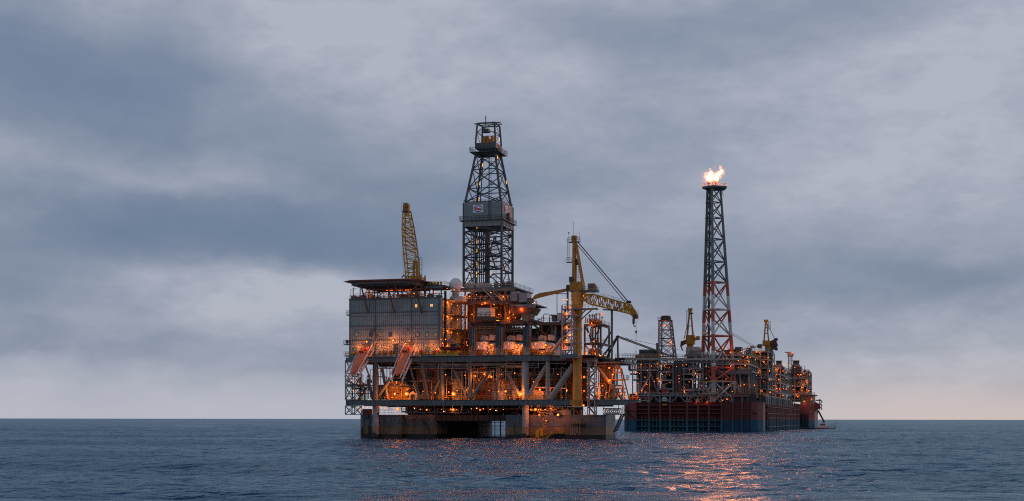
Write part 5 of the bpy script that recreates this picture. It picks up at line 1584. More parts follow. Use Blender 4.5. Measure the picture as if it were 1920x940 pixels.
MB().box(U(1091, 3), U(1117, 3), 2.2, 6, Zp(679, 30, 3), Zp(671, 30, 3)).build('deck_beam', 'steel_grey', rm)
lp = thing('lamp_post', 'thin lamp post with glowing lamp on the right edge of the rusty process module', 'lamp post', P(1128.5, 607, 6.2))
MB().cyl(P(1128.5, 607, 6.2), P(1128.5, 590, 6.2), .09, n=6).build('post', 'steel_dark', lp)
MB().pbox(1127, 1130, 594, 597, 6, .4).build('horn', 'steel_dark', lp)
lamp(lp, P(1128.3, 588.5, 6.0), 'm')
bm_ = thing('bridge_mast', 'dark tripod mast with slanted stays holding up the bridge to the other vessel', 'mast', P(1150, 674, 8))
vm_ = 8
ap_ = P(1158, 631, vm_)
MB().sphere(ap_, .4, 8).build('mast_cap', 'steel_dark', bm_)
MB().cyl(P(1158.5, 676, vm_), ap_, .26, n=8).build('leg', 'steel_dark', bm_)
for x, dv_ in ((1129, 0), (1138, 3)):
    MB().cyl(P(x, 670, vm_ + dv_), ap_, .28, n=8).build('leg', 'steel_dark', bm_)

# ---- bridge to the storage vessel
br = thing('bridge', 'thin dark truss footbridge linking the platform to the storage vessel', 'bridge', P(1165, 676, 8))
ba_, bb_ = P(1162, 673, 9), P(1385, 673.5, 228)
n = 40
dirb = (bb_ - ba_); sd = Vector((-dirb.y, dirb.x, 0)).normalized()
secs = []
for i in range(n + 1):
    p = ba_.lerp(bb_, i / n)
    secs.append([p - sd * 1.3, p + sd * 1.3, p + sd * 1.0 - Vector((0, 0, 1.35)), p - sd * 1.0 - Vector((0, 0, 1.35))])
MB().lattice(secs, .16, .1, 'Z').build('truss', 'steel_black', br)
b = MB().beam(ba_ + Vector((0, 0, .0)), bb_ + Vector((0, 0, .0)), 2.9, .75); b.build('walkway', 'steel_black', br)
for k in (-1.2, 1.2):
    MB().rail([ba_ + sd * k + Vector((0, 0, .35)), bb_ + sd * k + Vector((0, 0, .35))], 1.1, 4, .05).build('railing', 'steel_dark', br)
q = ba_.lerp(bb_, .36)
for k in (-.5, .5):
    MB().cyl(ap_ + sd * k, q + sd * k + Vector((0, 0, .5)), .16, n=6).build('stay', 'steel_black', br)
MB().cyl(ap_, ba_.lerp(bb_, .75) + Vector((0, 0, .5)), .05, n=5).build('stay', 'steel_dark', br)

# ---- right end of the lower deck: lattice stair tower, yellow frame, lower basket, gangway
lt = thing('lattice_tower', 'pale lattice stair tower standing between the crane column and the right hand cantilever', 'lattice tower', P(1109, 778, 0))
va = -.8
ua, ub_ = U(1102, va), U(1115, va)
secs = []
for y in (778, 763, 748, 735, 723, 710, 697, 685, 676):
    z = Zp(y, ua, va)
    secs.append([Vector((ua, va, z)), Vector((ub_, va, z)), Vector((ub_, va + 2.2, z)), Vector((ua, va + 2.2, z))])
MB().lattice(secs, .17, .13, 'none').lattice(secs, .1, .08, 'Z', chords=False, horiz=False, faces=[0]).build('frame', 'steel_pale', lt)
for i in range(8):
    MB().stair(secs[i][0 if i % 2 else 1] + Vector((0, 1.2, 0)), secs[i + 1][1 if i % 2 else 0] + Vector((0, 1.2, 0)), .6).build('stair', 'steel_dark', lt)
ct = thing('cantilever_deck', 'cantilevered lower deck end with glowing lamps, reaching toward the red and blue vessel', 'cantilever deck', (U(1155, 2), 6, ZL0))
MB().box(uR + .3, U(1195, 3), 1.5, 20, ZL1 - .25, ZL1 - .05).build('deck', 'wood_deck', ct)
b = MB().ibeam((U(1117, .6), .9, (ZL0 + ZL1) / 2), (U(1176, .6), .9, (ZL0 + ZL1) / 2), .5, ZL1 - ZL0); b.ibeam((U(1176.5, .6), 1.2, ZL1 - .5), (U(1195, .6), 1.2, ZL1 - .5), .4, .95); b.build('girder', 'steel_grey', ct)
MB().rail([(U(1117, 1.2), 1.3, ZL1), (U(1195, 1.2), 1.3, ZL1)], 1.1, 1.2, .05).build('railing', 'safety_yellow', ct)
MB().cyl(P(1121, 690, 1.6), P(1167, 749, 1.6), .42, n=10).build('brace', 'tan_paint', ct)
MB().cyl(P(1127, 741, 3), P(1139, 716, 3), .3, n=8).build('brace', 'steel_dark', ct)
MB().box(U(1126, 6), U(1146, 6), 6, 12, ZL1, Zp(684, 40, 6)).build('tower_room', 'brown_steel', ct)
equip_row(ct, U(1118, 4), U(1180, 4), 3, 7, ZL1, 3.5, random.Random(71), fill=.95)
pipes(ct, U(1118, 4), U(1178, 4), 2.4, 6, ZL1, ZL1 + 4.5, 14, random.Random(72), .06, .18)
pipes(ct, U(1118, 6), U(1160, 6), 5, 9, ZL1 + 4, ZU0, 10, random.Random(73), .08, .2)
for k in range(6):
    x = 1180 + k * 3
    MB().cyl(P(x, 749, 3 + k % 2), P(x + 5, 745, 3 + k % 2), .22, n=7).build('pipe', 'red_paint', ct)
plamps(ct, 1.9, 'm', (1142, 690), (1148.5, 702), (1143, 713), (1129.5, 723), (1125, 737), (1161, 738)); plamps(ct, 2.2, 's', (1165, 737), (1138, 736), (1158, 742), (1172, 744), (1134, 745))
plamps(ct, 1.4, 'm', (1193, 738))
plamps(ct, 1.8, 'm', (1095, 707), (1095, 733), (1094, 760)); plamps(ct, 1.8, 's', (1101, 695), (1101, 720), (1101, 745), (1099, 662), (1126, 667), (1134, 666), (1124, 667))
yf_ = thing('steel_gantry', 'splayed yellow steel gantry with platform standing on the cantilevered deck', 'gantry', P(1158, 750, 4))
tops = [P(1153, 690, 4), P(1165, 692, 4)]
b0 = [P(1140, 750, 2.6), P(1172, 750, 2.6), P(1180, 750, 7.5), P(1146, 750, 7.5)]
t0 = [P(1151, 690, 3.5), P(1163, 690, 3.5), P(1165, 690, 5.5), P(1153, 690, 5.5)]
t0 = [Vector((p.x, p.y, t0[0].z)) for p in t0]; b0 = [Vector((p.x, p.y, ZL1)) for p in b0]
for k in range(4):
    MB().cyl(b0[k], t0[k], .2, n=7).build('leg', 'crane_yellow', yf_)
for f_ in (.35, .62, .85):
    q = [a.lerp(c, f_) for a, c in zip(b0, t0)]
    MB().lattice([q], .1, .11, chords=False).build('cross_bar', 'crane_yellow', yf_)
q = [a.lerp(c, .62) for a, c in zip(b0, t0)]
MB().box(q[0].x - 1, q[2].x + 1.2, q[0].y - .3, q[2].y + .5, q[0].z, q[0].z + .2).build('platform', 'crane_yellow', yf_)
MB().rail([(q[2].x - 1.5, q[0].y - .3, q[0].z + .2), (q[2].x + 1.2, q[0].y - .3, q[0].z + .2), (q[2].x + 1.2, q[2].y + .5, q[0].z + .2)], 1.1, .8, .05).build('railing', 'blue_paint', yf_)
MB().sphere(t0[0].lerp(t0[2], .5) + Vector((0, 0, .4)), .9, 10).build('frame_head', 'tan_paint', yf_)
lb = thing('service_basket', 'small dark lattice basket hung below the cantilevered deck end', 'basket', P(1146, 777, 3))
secs = []
for x in (1131, 1138.5, 1146, 1153.5, 1161):
    a = P(x, 766, 3); c = P(x, 777, 3)
    secs.append([a, a + Vector((0, 3, 0)), c + Vector((0, 3, 0)), c])
MB().lattice(secs, .13, .08, 'X').build('frame', 'steel_dark', lb)
MB().pbox(1131, 1161, 775.5, 777, 3, 3).build('floor', 'steel_dark', lb)
for x in (1132, 1160):
    MB().cyl(P(x, 766, 4), P(x, 758, 4), .1, n=5).build('hanger', 'steel_dark', lb)
plamps(lb, 3.6, 's', (1139, 768))
gw = thing('gangway', 'dark gangway ladder sloping down to the sea between hull and red vessel', 'gangway', P(1153, 808, 2))
a, c = P(1153, 809, 2), P(1167, 777, 5)
sd_ = Vector((.5, 0, .22))
b = MB(); secs = []
for i in range(9):
    p = a.lerp(c, i / 8)
    secs.append([p - sd_, p + sd_, p + sd_ + Vector((0, 1, 0)), p - sd_ + Vector((0, 1, 0))])
b.lattice(secs, .1, .06, 'Z'); b.build('frame', 'steel_dark', gw)
MB().cyl(P(1168, 779, 5), P(1168, 762, 5), .14, n=6).build('hanger', 'steel_pale', gw)
# ================================================================== STORAGE VESSEL (behind)
VF = 232.0
ufl, ufr = U(1170, VF), U(1430, VF)
ZD = Zp(753.5, U(1300, VF), VF)        # hull deck
VE = Vat(1498, ufr)                    # where the wider end block starts
hv = thing('vessel_hull', 'red and blue hull of the moored storage vessel with ribbed recessed front', 'vessel hull', (20, 320, 0))
def chamf(u0, u1, v0, v1, c):
    return [(u0 + c, v0), (u1 - c, v0), (u1, v0 + c), (u1, v1 - c), (u1 - c, v1), (u0 + c, v1), (u0, v1 - c), (u0, v0 + c)]
ua, ub_ = U(1193, VF), U(1353, VF)
MB().prism(chamf(ufl, ua, VF, VF + 20, .6), -4, ZD).build('side_block', 'hull_fpso_lit', hv)
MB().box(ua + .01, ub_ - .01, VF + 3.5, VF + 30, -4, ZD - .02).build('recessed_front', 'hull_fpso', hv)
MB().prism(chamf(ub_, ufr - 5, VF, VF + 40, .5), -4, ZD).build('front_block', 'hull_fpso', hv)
MB().prism([(ufr - 4.98, VF + .3), (ufr - 2.2, VF + .3), (ufr, VF + 3), (ufr, VF + 12), (ufr - 4.98, VF + 12)], -4, ZD).build('corner_panel', 'hull_fpso_lit', hv)
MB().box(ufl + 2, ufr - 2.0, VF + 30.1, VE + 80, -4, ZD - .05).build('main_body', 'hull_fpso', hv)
MB().box(ufl + 5, ufr - 4, VF + 13, VF + 13.6, ZD + .02, ZD + 6.5).build('dark_backing', 'steel_dark', hv)  # this and the next: dark backing added to close bright sky gaps
MB().box(ufr - 9, ufr - 8.4, VF + 20, VE + 40, ZD + .02, ZD + 5).build('dark_backing', 'steel_dark', hv)
# frames in the recess
for i, z in enumerate((ZD - 1.6, ZD - 3.3, ZD - 5, 5.4, 2.6, .5)):
    MB().box(ua + .02, ub_ - .02, VF + 1.0, VF + 3.4, z - .18, z + .18).build('stringer', 'caisson_fpso', hv)
for x in (1203, 1210, 1224, 1231, 1247, 1264, 1272, 1280, 1297, 1318, 1341):
    u = U(x, VF + 2)
    MB().box(u - .3, u + .3, VF + 2.4, VF + 3.45, -2, 7.5).build('frame_rib', 'caisson_fpso', hv)
for x in (1216.5, 1238, 1256.5, 1288.5, 1308.5, 1329, 1353):
    MB().cyl(P(x, 818, VF - .3), (U(x, VF - .3), VF - .3, ZD), .45, n=9).build('caisson', 'caisson_fpso', hv)
for x in (1374, 1391):
    u = U(x, VF - .5)
    MB().path([(u, VF - .5, 0), (u, VF - .5, ZD + 3), (u - .5, VF - .4, ZD + 4), (u - 2.5, VF + 1, ZD + 4.2)], .38, 8).build('bent_pipe', 'caisson_fpso', hv)
for x0, x1, y0, y1 in ((1376, 1391, 765, 766), (1376, 1408, 776, 777), (1393, 1408, 765, 766)):
    MB().pbox(x0, x1, y0, y1, VF - .5, .4).build('fender_and_shadow_bar', 'caisson_fpso', hv)
for x in (1402, 1408):
    MB().cyl(P(x, 806, VF - .4), P(x, 764, VF - .4), .22, n=6).build('caisson', 'caisson_fpso', hv)
MB().cyl(P(1170, 769, VF - .6), P(1193, 770, VF - .6), .25, n=6).build('fender_and_shadow_bar', 'caisson_fpso', hv)
MB().cyl(P(1176, 771, VF - .6), P(1192, 788, VF - .6), .25, n=6).build('fender_and_shadow_bar', 'steel_black', hv)  # black diagonal bar standing in for a shadow across this block
MB().box(U(1412, VF), U(1418, VF), VF - .15, VF - .02, ZD - 5.5, ZD - 4.6).build('hatch', 'steel_black', hv)
MB().cyl(P(1176, 810, VF - 1), P(1176, 752, VF - 1), .3, n=8).build('caisson', 'steel_black', hv)
# riser balcony on the receding side
rg = random.Random(91)
v = VF + 14
k = 0
while v < VE - 2:
    z1 = ZD + rg.uniform(-1, 2)
    r = rg.uniform(.25, .5)
    MB().cyl((ufr + rg.uniform(.1, .9), v, -2), (ufr + .5, v, z1), r, n=7).build('riser', rg.choice(['caisson_fpso', 'caisson_fpso', 'hull_fpso', 'hull_fpso']), hv)
    v += rg.uniform(1.3, 3.2); k += 1
for z in (ZD - 2, ZD - 5, 6.5, 2.5):
    MB().box(ufr - 2, ufr + 1.1, VF + 13, VE - 1, z - .12, z + .12).build('riser_guide', 'hull_fpso', hv)
ue = U(1527, VE + 3)
MB().prism([(ufr - 4, VE), (ue - 3, VE), (ue, VE + 4), (ue - 1, VE + 60), (ue - 16, VE + 85), (ufr - 30, VE + 85)], -4, ZD + 1.6).build('end_block', 'hull_fpso_lit', hv)
for x0, x1 in ((1501, 1504), (1506, 1516)):
    MB().pbox(x0, x1, 776, 799, VE - .25, .2).build('opening', 'steel_black', hv)
for x in (1506, 1509.3, 1512.6, 1516):
    MB().cyl(P(x, 799, VE - .5), P(x, 774, VE - .5), .18, n=5).build('fender_post', 'caisson_fpso', hv)
MB().quadprism([P(1527, 752, VE + 4), P(1535, 757, VE + 6), P(1536, 765, VE + 6), P(1527, 772, VE + 4)], (0, 6, 0)).build('bracket', 'dark_red', hv)
# sign and twin floats
sgn = thing('yellow_sign', 'small yellow sign hung under two white drums on the vessel front walkway', 'sign', P(1246, 760, VF - .8))
MB().pbox(1242, 1250.5, 757, 760, VF - .9, .15).build('board', 'safety_yellow', sgn)
for y in (747, 750.8):
    a, c = P(1242, y, VF - 1), P(1250, y, VF - 1)
    MB().lathe(a, c - a, [(0, .25), (.1, .42), ((c - a).length - .1, .42), ((c - a).length, .25)], 10).build('drum', 'white_paint', sgn)

# walkway truss along the hull top
tw = thing('walkway_truss', 'long pale walkway on W-shaped truss legs along the vessel front', 'walkway', P(1280, 752, VF))
zt = Zp(740, U(1280, VF), VF)
ua, ub_ = U(1197, VF), U(1373, VF)
MB().box(ua, ub_, VF - 1.2, VF + 3, zt - .35, zt).build('deck', 'steel_pale', tw)
for x0, x1 in ((1197, 1216), (1216, 1237), (1237, 1256), (1258, 1288), (1288, 1308), (1308, 1329), (1329, 1352), (1352, 1372)):
    xm = (x0 + x1) / 2
    for x in (x0 + 1.5, x1 - 1.5):
        MB().cyl((U(x, VF), VF - .6, ZD), (U(xm, VF), VF - .6, zt - .36), .19, n=6).build('brace', 'steel_pale', tw)
for x in (1197, 1216.5, 1237.5, 1256.5, 1288.5, 1308.5, 1329, 1352, 1372):
    MB().cyl((U(x, VF), VF - .5, ZD), (U(x, VF), VF - .5, zt - .36), .3, n=7).build('post', 'steel_pale', tw)
MB().rail([(ua, VF - 1.1, zt), (ub_, VF - 1.1, zt)], 1.1, 2.4, .07).build('railing', 'steel_pale', tw)
rg = random.Random(93)
equip_row(tw, ua + 1, ub_ - 1, VF + 4, VF + 8, ZD, 3, rg, fill=.9)
for k in range(12):
    x = 1200 + k * 14
    MB().pbox(x, x + rg.uniform(2, 7), 737, 740, VF - .4, 1).build('deck_box', rg.choice(['steel_pale', 'cream_paint', 'brown_steel', 'steel_dark']), tw)
MB().pbox(1241, 1249, 729, 739.5, VF + 1, 2).build('red_container', 'red_paint', tw)
plamps(tw, VF + 3.4, 'v', (1307, 756 - 3), (1326, 753), (1363, 748)); plamps(tw, VF - 1.0, 's', (1211, 735), (1284, 736), (1355, 750))

# yellow framed pipe cage in front of the flare legs
pcg = thing('pipe_cage', 'open pale steel cage with yellow top edge in front of the flare tower legs', 'cage', P(1333, 738, VF - 2))
secs = []
for x in (1309, 1319.5, 1331, 1342, 1354):
    a, c = P(x, 716, VF - 2.5), P(x, 738, VF - 2.5)
    secs.append([a, a + Vector((0, 4, 0)), c + Vector((0, 4, 0)), c])
MB().lattice(secs, .2, .13, 'Z').build('frame', 'steel_pale', pcg)
MB().beam(P(1309, 715.4, VF - 2.7), P(1354, 715.4, VF - 2.7), .2, .35).build('top_edge', 'safety_yellow', pcg)
MB().beam(P(1309, 738.3, VF - 2.7), P(1354, 738.3, VF - 2.7), .2, .35).build('bottom_edge', 'safety_yellow', pcg)
plamps(pcg, VF - 1, 's', (1320, 729), (1345, 730))

# ---- topside modules
def fmod(name, lab, xa, xb, v0, v1, ys, bays, seed, **kw):
    ua, ub_ = U(xa, v0), U(xb, v0)
    zs = [Zp(y, (ua + ub_) / 2, v0) for y in ys]
    t = thing(name, lab, 'process module', ((ua + ub_) / 2, (v0 + v1) / 2, zs[0]), 'process modules on the storage vessel')
    if zs[0] > ZD + .5:
        for x in (ua + .5, (ua + ub_) / 2, ub_ - .5):
            for vv in (v0 + 1, min(v1 - 1, v0 + 12)):
                MB().cyl((x, vv, ZD - .05), (x, vv, zs[0] - .1), .4, n=7).build('leg', 'steel_grey', t)
    module(t, ua, ub_, v0, v1, zs, bays, random.Random(seed), colm='frame_blue', **kw)
    return t
V0 = VF + 5
mA = fmod('process_module', 'vessel deck module at the bridge landing, overhanging toward the drilling platform', 1186, 1234, V0, V0 + 25, [740, 692, 671], 3, 101, lamps=4, dens=1.4, side=False)
MB().pbox(1198, 1232, 655, 671, V0 + 4, 9).build('roof_house', 'steel_grey', mA)
for k in range(6):
    MB().pbox(1200 + k * 5, 1203.5 + k * 5, 657, 669, V0 + 3.6, .35).build('louvre_panel', 'steel_dark', mA)
for xa, y in ((1178, 692), (1181, 700), (1186, 711)):
    MB().pbox(xa, 1190, y, y + 2.5, V0 + .5, 6).build('side_platform', 'steel_dark', mA)
    MB().rail([P(xa, y, V0 + .6), P(1190, y, V0 + .6)], 1.1, 1, .08).build('railing', 'steel_dark', mA)
MB().pbox(1178, 1181, 684, 695, V0 + 1, 2).build('side_cabinet', 'steel_black', mA)
MB().cyl(P(1203, 730, V0 - .6), P(1220, 703, V0 - .6), .32, n=8).build('brace', 'steel_pale', mA)
MB().pbox(1180, 1205, 738, 748, V0 - 3, 3).build('end_platform', 'rust_steel', mA)
plamps(mA, V0 - .6, 'v', (1203, 732), (1192, 738), (1232, 682), (1240, 666), (1190, 684), (1202, 683), (1213, 721)); plamps(mA, V0 - .5, 's', (1181, 722), (1190, 721), (1196, 719), (1184, 726))
mB = fmod('process_module', 'vessel module of stacked blue-grey frames with slanted braces below the small lattice tower', 1234, 1262, V0 - 1, V0 + 20, [740, 727.5, 711, 695, 681], 1, 102, lamps=2, dens=1.6, brace=1.0, side=False, roof_items=False, rails=False)
plamps(mB, V0 - 1.8, 'v', (1232, 710), (1236, 715), (1246, 686)); plamps(mB, V0 - 1.6, 's', (1240, 686), (1250, 699), (1256, 703))
mC = fmod('process_module', 'vessel module of stacked frames and dark vertical pipes left of the flare tower', 1264, 1318, V0, V0 + 25, [740, 729, 709, 699, 689, 677], 3, 103, lamps=2, dens=1.5, brace=.5, side=False, roof_items=False, rails=False)
for k in range(7):
    x = 1264 + k * 2.2
    MB().cyl(P(x, 740, V0 - .6), P(x, 676, V0 - .6), .3, n=7).build('riser_pipe', ['steel_black', 'steel_dark', 'brown_steel'][k % 3], mC)
plamps(mC, V0 - 1.2, 'v', (1283, 733), (1304, 700)); plamps(mC, V0 - 1, 's', (1273, 716), (1303, 717), (1292, 716), (1312, 728))
mD = fmod('process_module', 'cream and brown vessel module behind the flare legs, under the first yellow crane', 1284, 1322, V0 + 8, V0 + 30, [677, 664], 2, 104, lamps=3, dens=1.2, side=False)
MB().pbox(1286, 1310, 650, 664, V0 + 10, 8).build('tan_house', 'cream_paint', mD)
mE = fmod('process_module', 'long vessel module with blue-grey deck beam right of the flare tower legs', 1322, 1404, V0 + 6, V0 + 60, [740, 693, 681, 664], 5, 105, lamps=6, dens=1.3, brace=.3)
for x0, x1, y0 in ((1378, 1390, 650), (1398, 1408, 655), (1352, 1362, 656)):
    MB().pbox(x0, x1, y0, 665, V0 + 9, 5).build('roof_house', 'steel_grey', mE)
MB().beam(P(1390, 655, V0 + 6), P(1420, 650, V0 + 8), .4, .4).build('pipe_bridge', 'tan_paint', mE)
b = MB().ibeam((U(1340, V0), V0 + 5.2, Zp(697, 30, V0)), (U(1408, V0), V0 + 5.2, Zp(697, 30, V0)), .5, 2.0); b.build('deck_beam', 'steel_grey', mE)
plamps(mE, V0 + 4.8, 'v', (1361, 654), (1370, 660), (1390, 659), (1384, 676), (1404, 677), (1370, 686), (1397, 685), (1395, 721), (1414, 722)); plamps(mE, V0 + 4.6, 's', (1405, 650), (1366, 721), (1420, 722), (1418, 660), (1345, 735), (1362, 730))
for k in range(14):
    x = 1378 + k * 3.2
    MB().cyl(P(x, 738, V0 + 3), P(x, rg.uniform(712, 722), V0 + 3), .16, n=6).build('vent_pipe', rg.choice(['steel_pale', 'tan_paint', 'cream_paint']), mE)
uS = ufr - 2.5
MB().box(U(1330, V0 + 62), uS - .5, V0 + 62, V0 + 62.6, ZD, Zp(684, uS, V0 + 62)).build('bulkhead', 'steel_dark', mE)
def smod(lab, xa, v0, v1, ys, seed, uS=uS, **kw):
    ua = U(xa, v0)
    zs = [Zp(y, uS, v0) for y in ys]
    t = thing('process_module', lab, 'process module', ((ua + uS) / 2, (v0 + v1) / 2, zs[0]), 'process modules on the storage vessel')
    module(t, ua, uS, v0, v1, zs, 3, random.Random(seed), colm='frame_blue', **kw)
    return t
print('side px', [(round(v), ) for v in (VE,)])
vf1 = Vat(1440, uS)
mF = smod('tall vessel module carrying the second, rear yellow crane', 1396, vf1, vf1 + 35, [749, 727, 706, 688, 672, 657], 106, lamps=4, dens=1.4, brace=.35, lk='v')
vf2 = Vat(1463, uS)
mG = smod('vessel module topped by two dark funnel hoods and a mast', 1438, vf2, vf2 + 75, [750, 735, 716, 700, 688], 107, lamps=4, dens=1.2, brace=.3, lk='v')
vf3 = VE + 3
mH = smod('rearmost vessel module with thin edge columns beside the open sea', 1478, vf3, vf3 + 40, [751, 737, 722, 708, 697], 108, uS=ue - 4, lamps=4, dens=1.2, brace=.3, lk='v')
rg = random.Random(404)
for t_, va_, x0, x1, y0, y1, n_ in ((mA, V0 - .5, 1188, 1232, 675, 735, 8), (mC, V0 - .9, 1266, 1316, 682, 736, 8), (mE, V0 + 4.8, 1342, 1402, 660, 736, 12), (mF, vf1 - .9, 1400, 1434, 664, 740, 8), (mG, vf2 - .9, 1442, 1462, 688, 745, 8), (mH, vf3 - .9, 1482, 1515, 700, 745, 8)):
    for _ in range(n_):
        lamp(t_, P(rg.uniform(x0, x1), rg.uniform(y0, y1), va_), 's')
# funnel hoods
for x0, x1, ll in ((1452, 1468, 'dark funnel hood beside the second yellow crane, nearer that crane'), (1484, 1501, 'dark funnel hood to the right of the thin radar mast')):
    hd_ = thing('funnel_hood', ll, 'funnel hood', P((x0 + x1) / 2, 686, vf2 + 8), 'funnel hoods on the vessel')
    v = vf2 + 8
    z0, z1, z2 = (Zp(y, uS, v) for y in (688, 681, 675.5))
    a0, a1, c0_, c1_ = U(x0, v), U(x1, v), U(x0 + 3, v), U(x1 - 4, v)
    b = MB()
    b.add([(a0, v, z0), (a1, v, z0), (a1, v + 6, z0), (a0, v + 6, z0), (c0_, v + 1, z1), (c1_, v + 1, z1), (c1_, v + 5, z1), (c0_, v + 5, z1)],
          [(0, 3, 2, 1), (4, 5, 6, 7), (0, 1, 5, 4), (1, 2, 6, 5), (2, 3, 7, 6), (3, 0, 4, 7)])
    b.build('cone', 'steel_grey', hd_)
    b = MB().box(c0_ - .1, c1_ + .1, v + .9, v + 5.1, z1 + .002, z2 - .3); b.box(c0_ - .35, c1_ + .35, v + .6, v + 5.4, z2 - .3, z2); b.build('throat', 'steel_black', hd_)
    MB().box(a0 - .3, a1 + .3, v - .3, v + 6.3, Zp(700, uS, v), z0 - .01).build('base', 'steel_dark', hd_)
ms = thing('radar_mast', 'thin lattice radar mast with small platform between the two funnel hoods', 'mast', P(1480, 688, vf2 + 6))
secs = []
for y in (692, 684, 676, 668, 661):
    p = P(1481.5, y, vf2 + 6); w = .9
    secs.append([p + Vector((-w, -w, 0)), p + Vector((w, -w, 0)), p + Vector((w, w, 0)), p + Vector((-w, w, 0))])
MB().lattice(secs, .2, .12, 'Z').build('frame', 'steel_pale', ms)
p = P(1482, 667, vf2 + 6); MB().lathe(p, (0, 0, 1), [(-.2, 1.7), (.1, 1.7)], 12).build('platform', 'steel_dark', ms)
MB().rail([p + Vector((1.6 * math.cos(k * .785), 1.6 * math.sin(k * .785), .1)) for k in range(9)], 1.2, 1.2, .1).build('railing', 'safety_yellow', ms)
p = P(1480, 660, vf2 + 6); MB().box(p.x - 2.4, p.x + 1.0, p.y - .2, p.y + .2, p.z - .3, p.z + .2).build('radar_bar', 'steel_dark', ms)
lamp(ms, P(1486, 660, vf2 + 5), 'm')
plamps(mF, vf1 - .8, 'v', (1424, 660), (1418, 659), (1402, 677), (1440, 670), (1422, 698)); plamps(mF, vf1 - 1, 's', (1403, 677), (1428, 707))
plamps(mG, vf2 - .8, 'v', (1451, 689), (1448, 687), (1455, 692), (1470, 683), (1480, 685), (1468, 695), (1460, 711), (1469, 728), (1474, 729), (1462, 729), (1450, 683)); plamps(mG, vf2 - 1, 's', (1445, 728), (1441, 728), (1456, 728), (1447, 738), (1490, 689))
plamps(mH, vf3 - .8, 'v', (1489, 689), (1507, 700), (1514, 716), (1487, 730), (1505, 731), (1512, 731), (1517, 732), (1508, 752), (1508, 757), (1494, 739)); plamps(mH, vf3 - 1, 's', (1511, 692), (1516, 733), (1500, 730), (1478, 759), (1492, 761))
MB().cyl(P(1516, 735, vf3 + 4), P(1516, 696, vf3 + 4), .3, n=6).build('column', 'steel_grey', mH)
MB().cyl(P(1512, 735, vf3 + 2), P(1513, 696, vf3 + 2), .2, n=6).build('column', 'steel_pale', mH)
MB().box(U(1488, vf3), U(1519, vf3 + 6), vf3 + .5, vf3 + 14, Zp(699, uS, vf3), Zp(696, uS, vf3)).build('top_platform', 'steel_dark', mH)
MB().rail([P(1500, 696, vf3 + .6), P(1518, 696, vf3 + 2)], 1.3, 2, .1).build('railing', 'steel_pale', mH)
MB().path([P(1503, 696, vf3 + 2), P(1503, 686, vf3 + 2), P(1509, 686, vf3 + 2), P(1509, 696, vf3 + 2)], .2, 6).build('goose_neck', 'steel_dark', mH)
MB().box(U(1500, VE), ue - 1, VE + 2, VE + 30, ZD + 1.62, Zp(741, ue, VE)).build('end_house', 'steel_dark', mH)
MB().box(U(1494, VE), ue + .5, VE + 1, VE + 30, Zp(741, ue, VE) + .01, Zp(739, ue, VE)).build('end_platform', 'brown_steel', mH)
MB().rail([P(1496, 739, VE + 1.1), P(1528, 739, VE + 1.5)], 1.2, 2, .1).build('railing', 'steel_pale', mH)
lamp(mH, P(1522, 748, VE + 1), 'm'); lamp(mH, P(1508, 752, VE - .5), 'm')
# riser balcony top: bent white vents in a row
vr = thing('vent_row', 'row of pale bent vent pipes hanging over the vessel side above its red risers', 'vent pipes', (ufr, VF + 120, ZD))
v = Vat(1436, ufr + 1)
v9 = Vat(1486, ufr + 1)
nv = 15
for k in range(nv):
    x = 1436 + 50 * k / (nv - 1)
    vv = Vat(x, ufr + 1)
    MB().path([(ufr - 2.5, vv, ZD + 2.3), (ufr + .3, vv, ZD + 2.6), (ufr + 1, vv, ZD + 2.1), (ufr + 1, vv, ZD - 1.2)], .42, 8).build('vent_pipe', 'steel_pale' if k % 3 else 'steel_grey', vr)
MB().box(ufr - 3, ufr + .2, v - 2, v9 + 2, ZD + 2.9, ZD + 3.2).build('cover', 'safety_yellow', vr)
# end fairlead structure, mooring boom
mo = thing('mooring_gear', 'dark mooring gear and slanted boom hanging off the far vessel end', 'mooring gear', P(1535, 760, VE + 8))
for y in (750, 757, 763):
    MB().path([P(1529, y, VE + 6), P(1539, y, VE + 6), P(1541, y + 2, VE + 6), P(1540, y + 5, VE + 6)], .35, 7).build('fairlead', 'steel_black', mo)
MB().cyl(P(1537, 747, VE + 6), P(1537, 768, VE + 6), .3, n=6).build('post', 'steel_black', mo)
MB().cyl(P(1534, 769, VE + 6), P(1546, 792, VE + 6), .5, n=8).build('boom', 'steel_black', mo)
MB().cyl(P(1533, 769, VE + 6), P(1533, 775, VE + 6), .25, n=6).build('boom_pivot', 'steel_dark', mo)

# small lattice tower
st = thing('lattice_tower', 'small grey lattice tower with flat top on the vessel beside the bridge landing', 'lattice tower', P(1249, 672, V0 + 2))
vt = V0 + 2
secs = []
for y, xl, xr in ((668, 1235, 1263), (648, 1235, 1260.5), (634, 1235, 1258.5), (618, 1235, 1257), (601, 1235.5, 1254.5)):
    a, c = P(xl, y, vt), P(xr, y, vt)
    secs.append([a, c, c + Vector((.4, 4.6, 0)), a + Vector((.6, 4.6, 0))])
for k in range(4):
    MB().path([s_[k] for s_ in secs], .36, 7).build('leg', 'frame_blue', st)
for a, b_ in zip(secs[:-1], secs[1:]):
    MB().lattice([a, b_], .2, .17, 'X', chords=False).build('bracing', 'frame_blue', st)
p = secs[-1][0]; q = secs[-1][2]
MB().box(p.x - .6, q.x + .5, p.y - .5, q.y + .4, p.z, p.z + .3).build('platform', 'steel_dark', st)
b = MB().box(p.x + .6, q.x - .3, p.y + .4, q.y - .6, p.z + .31, p.z + 1.8); b.lathe(((p.x + q.x) / 2 + .2, (p.y + q.y) / 2, p.z + 1.8), (0, 0, 1), [(0, 2.1), (.4, 2.1), (.5, 1.6)], 14); b.build('top_house', 'steel_black', st)
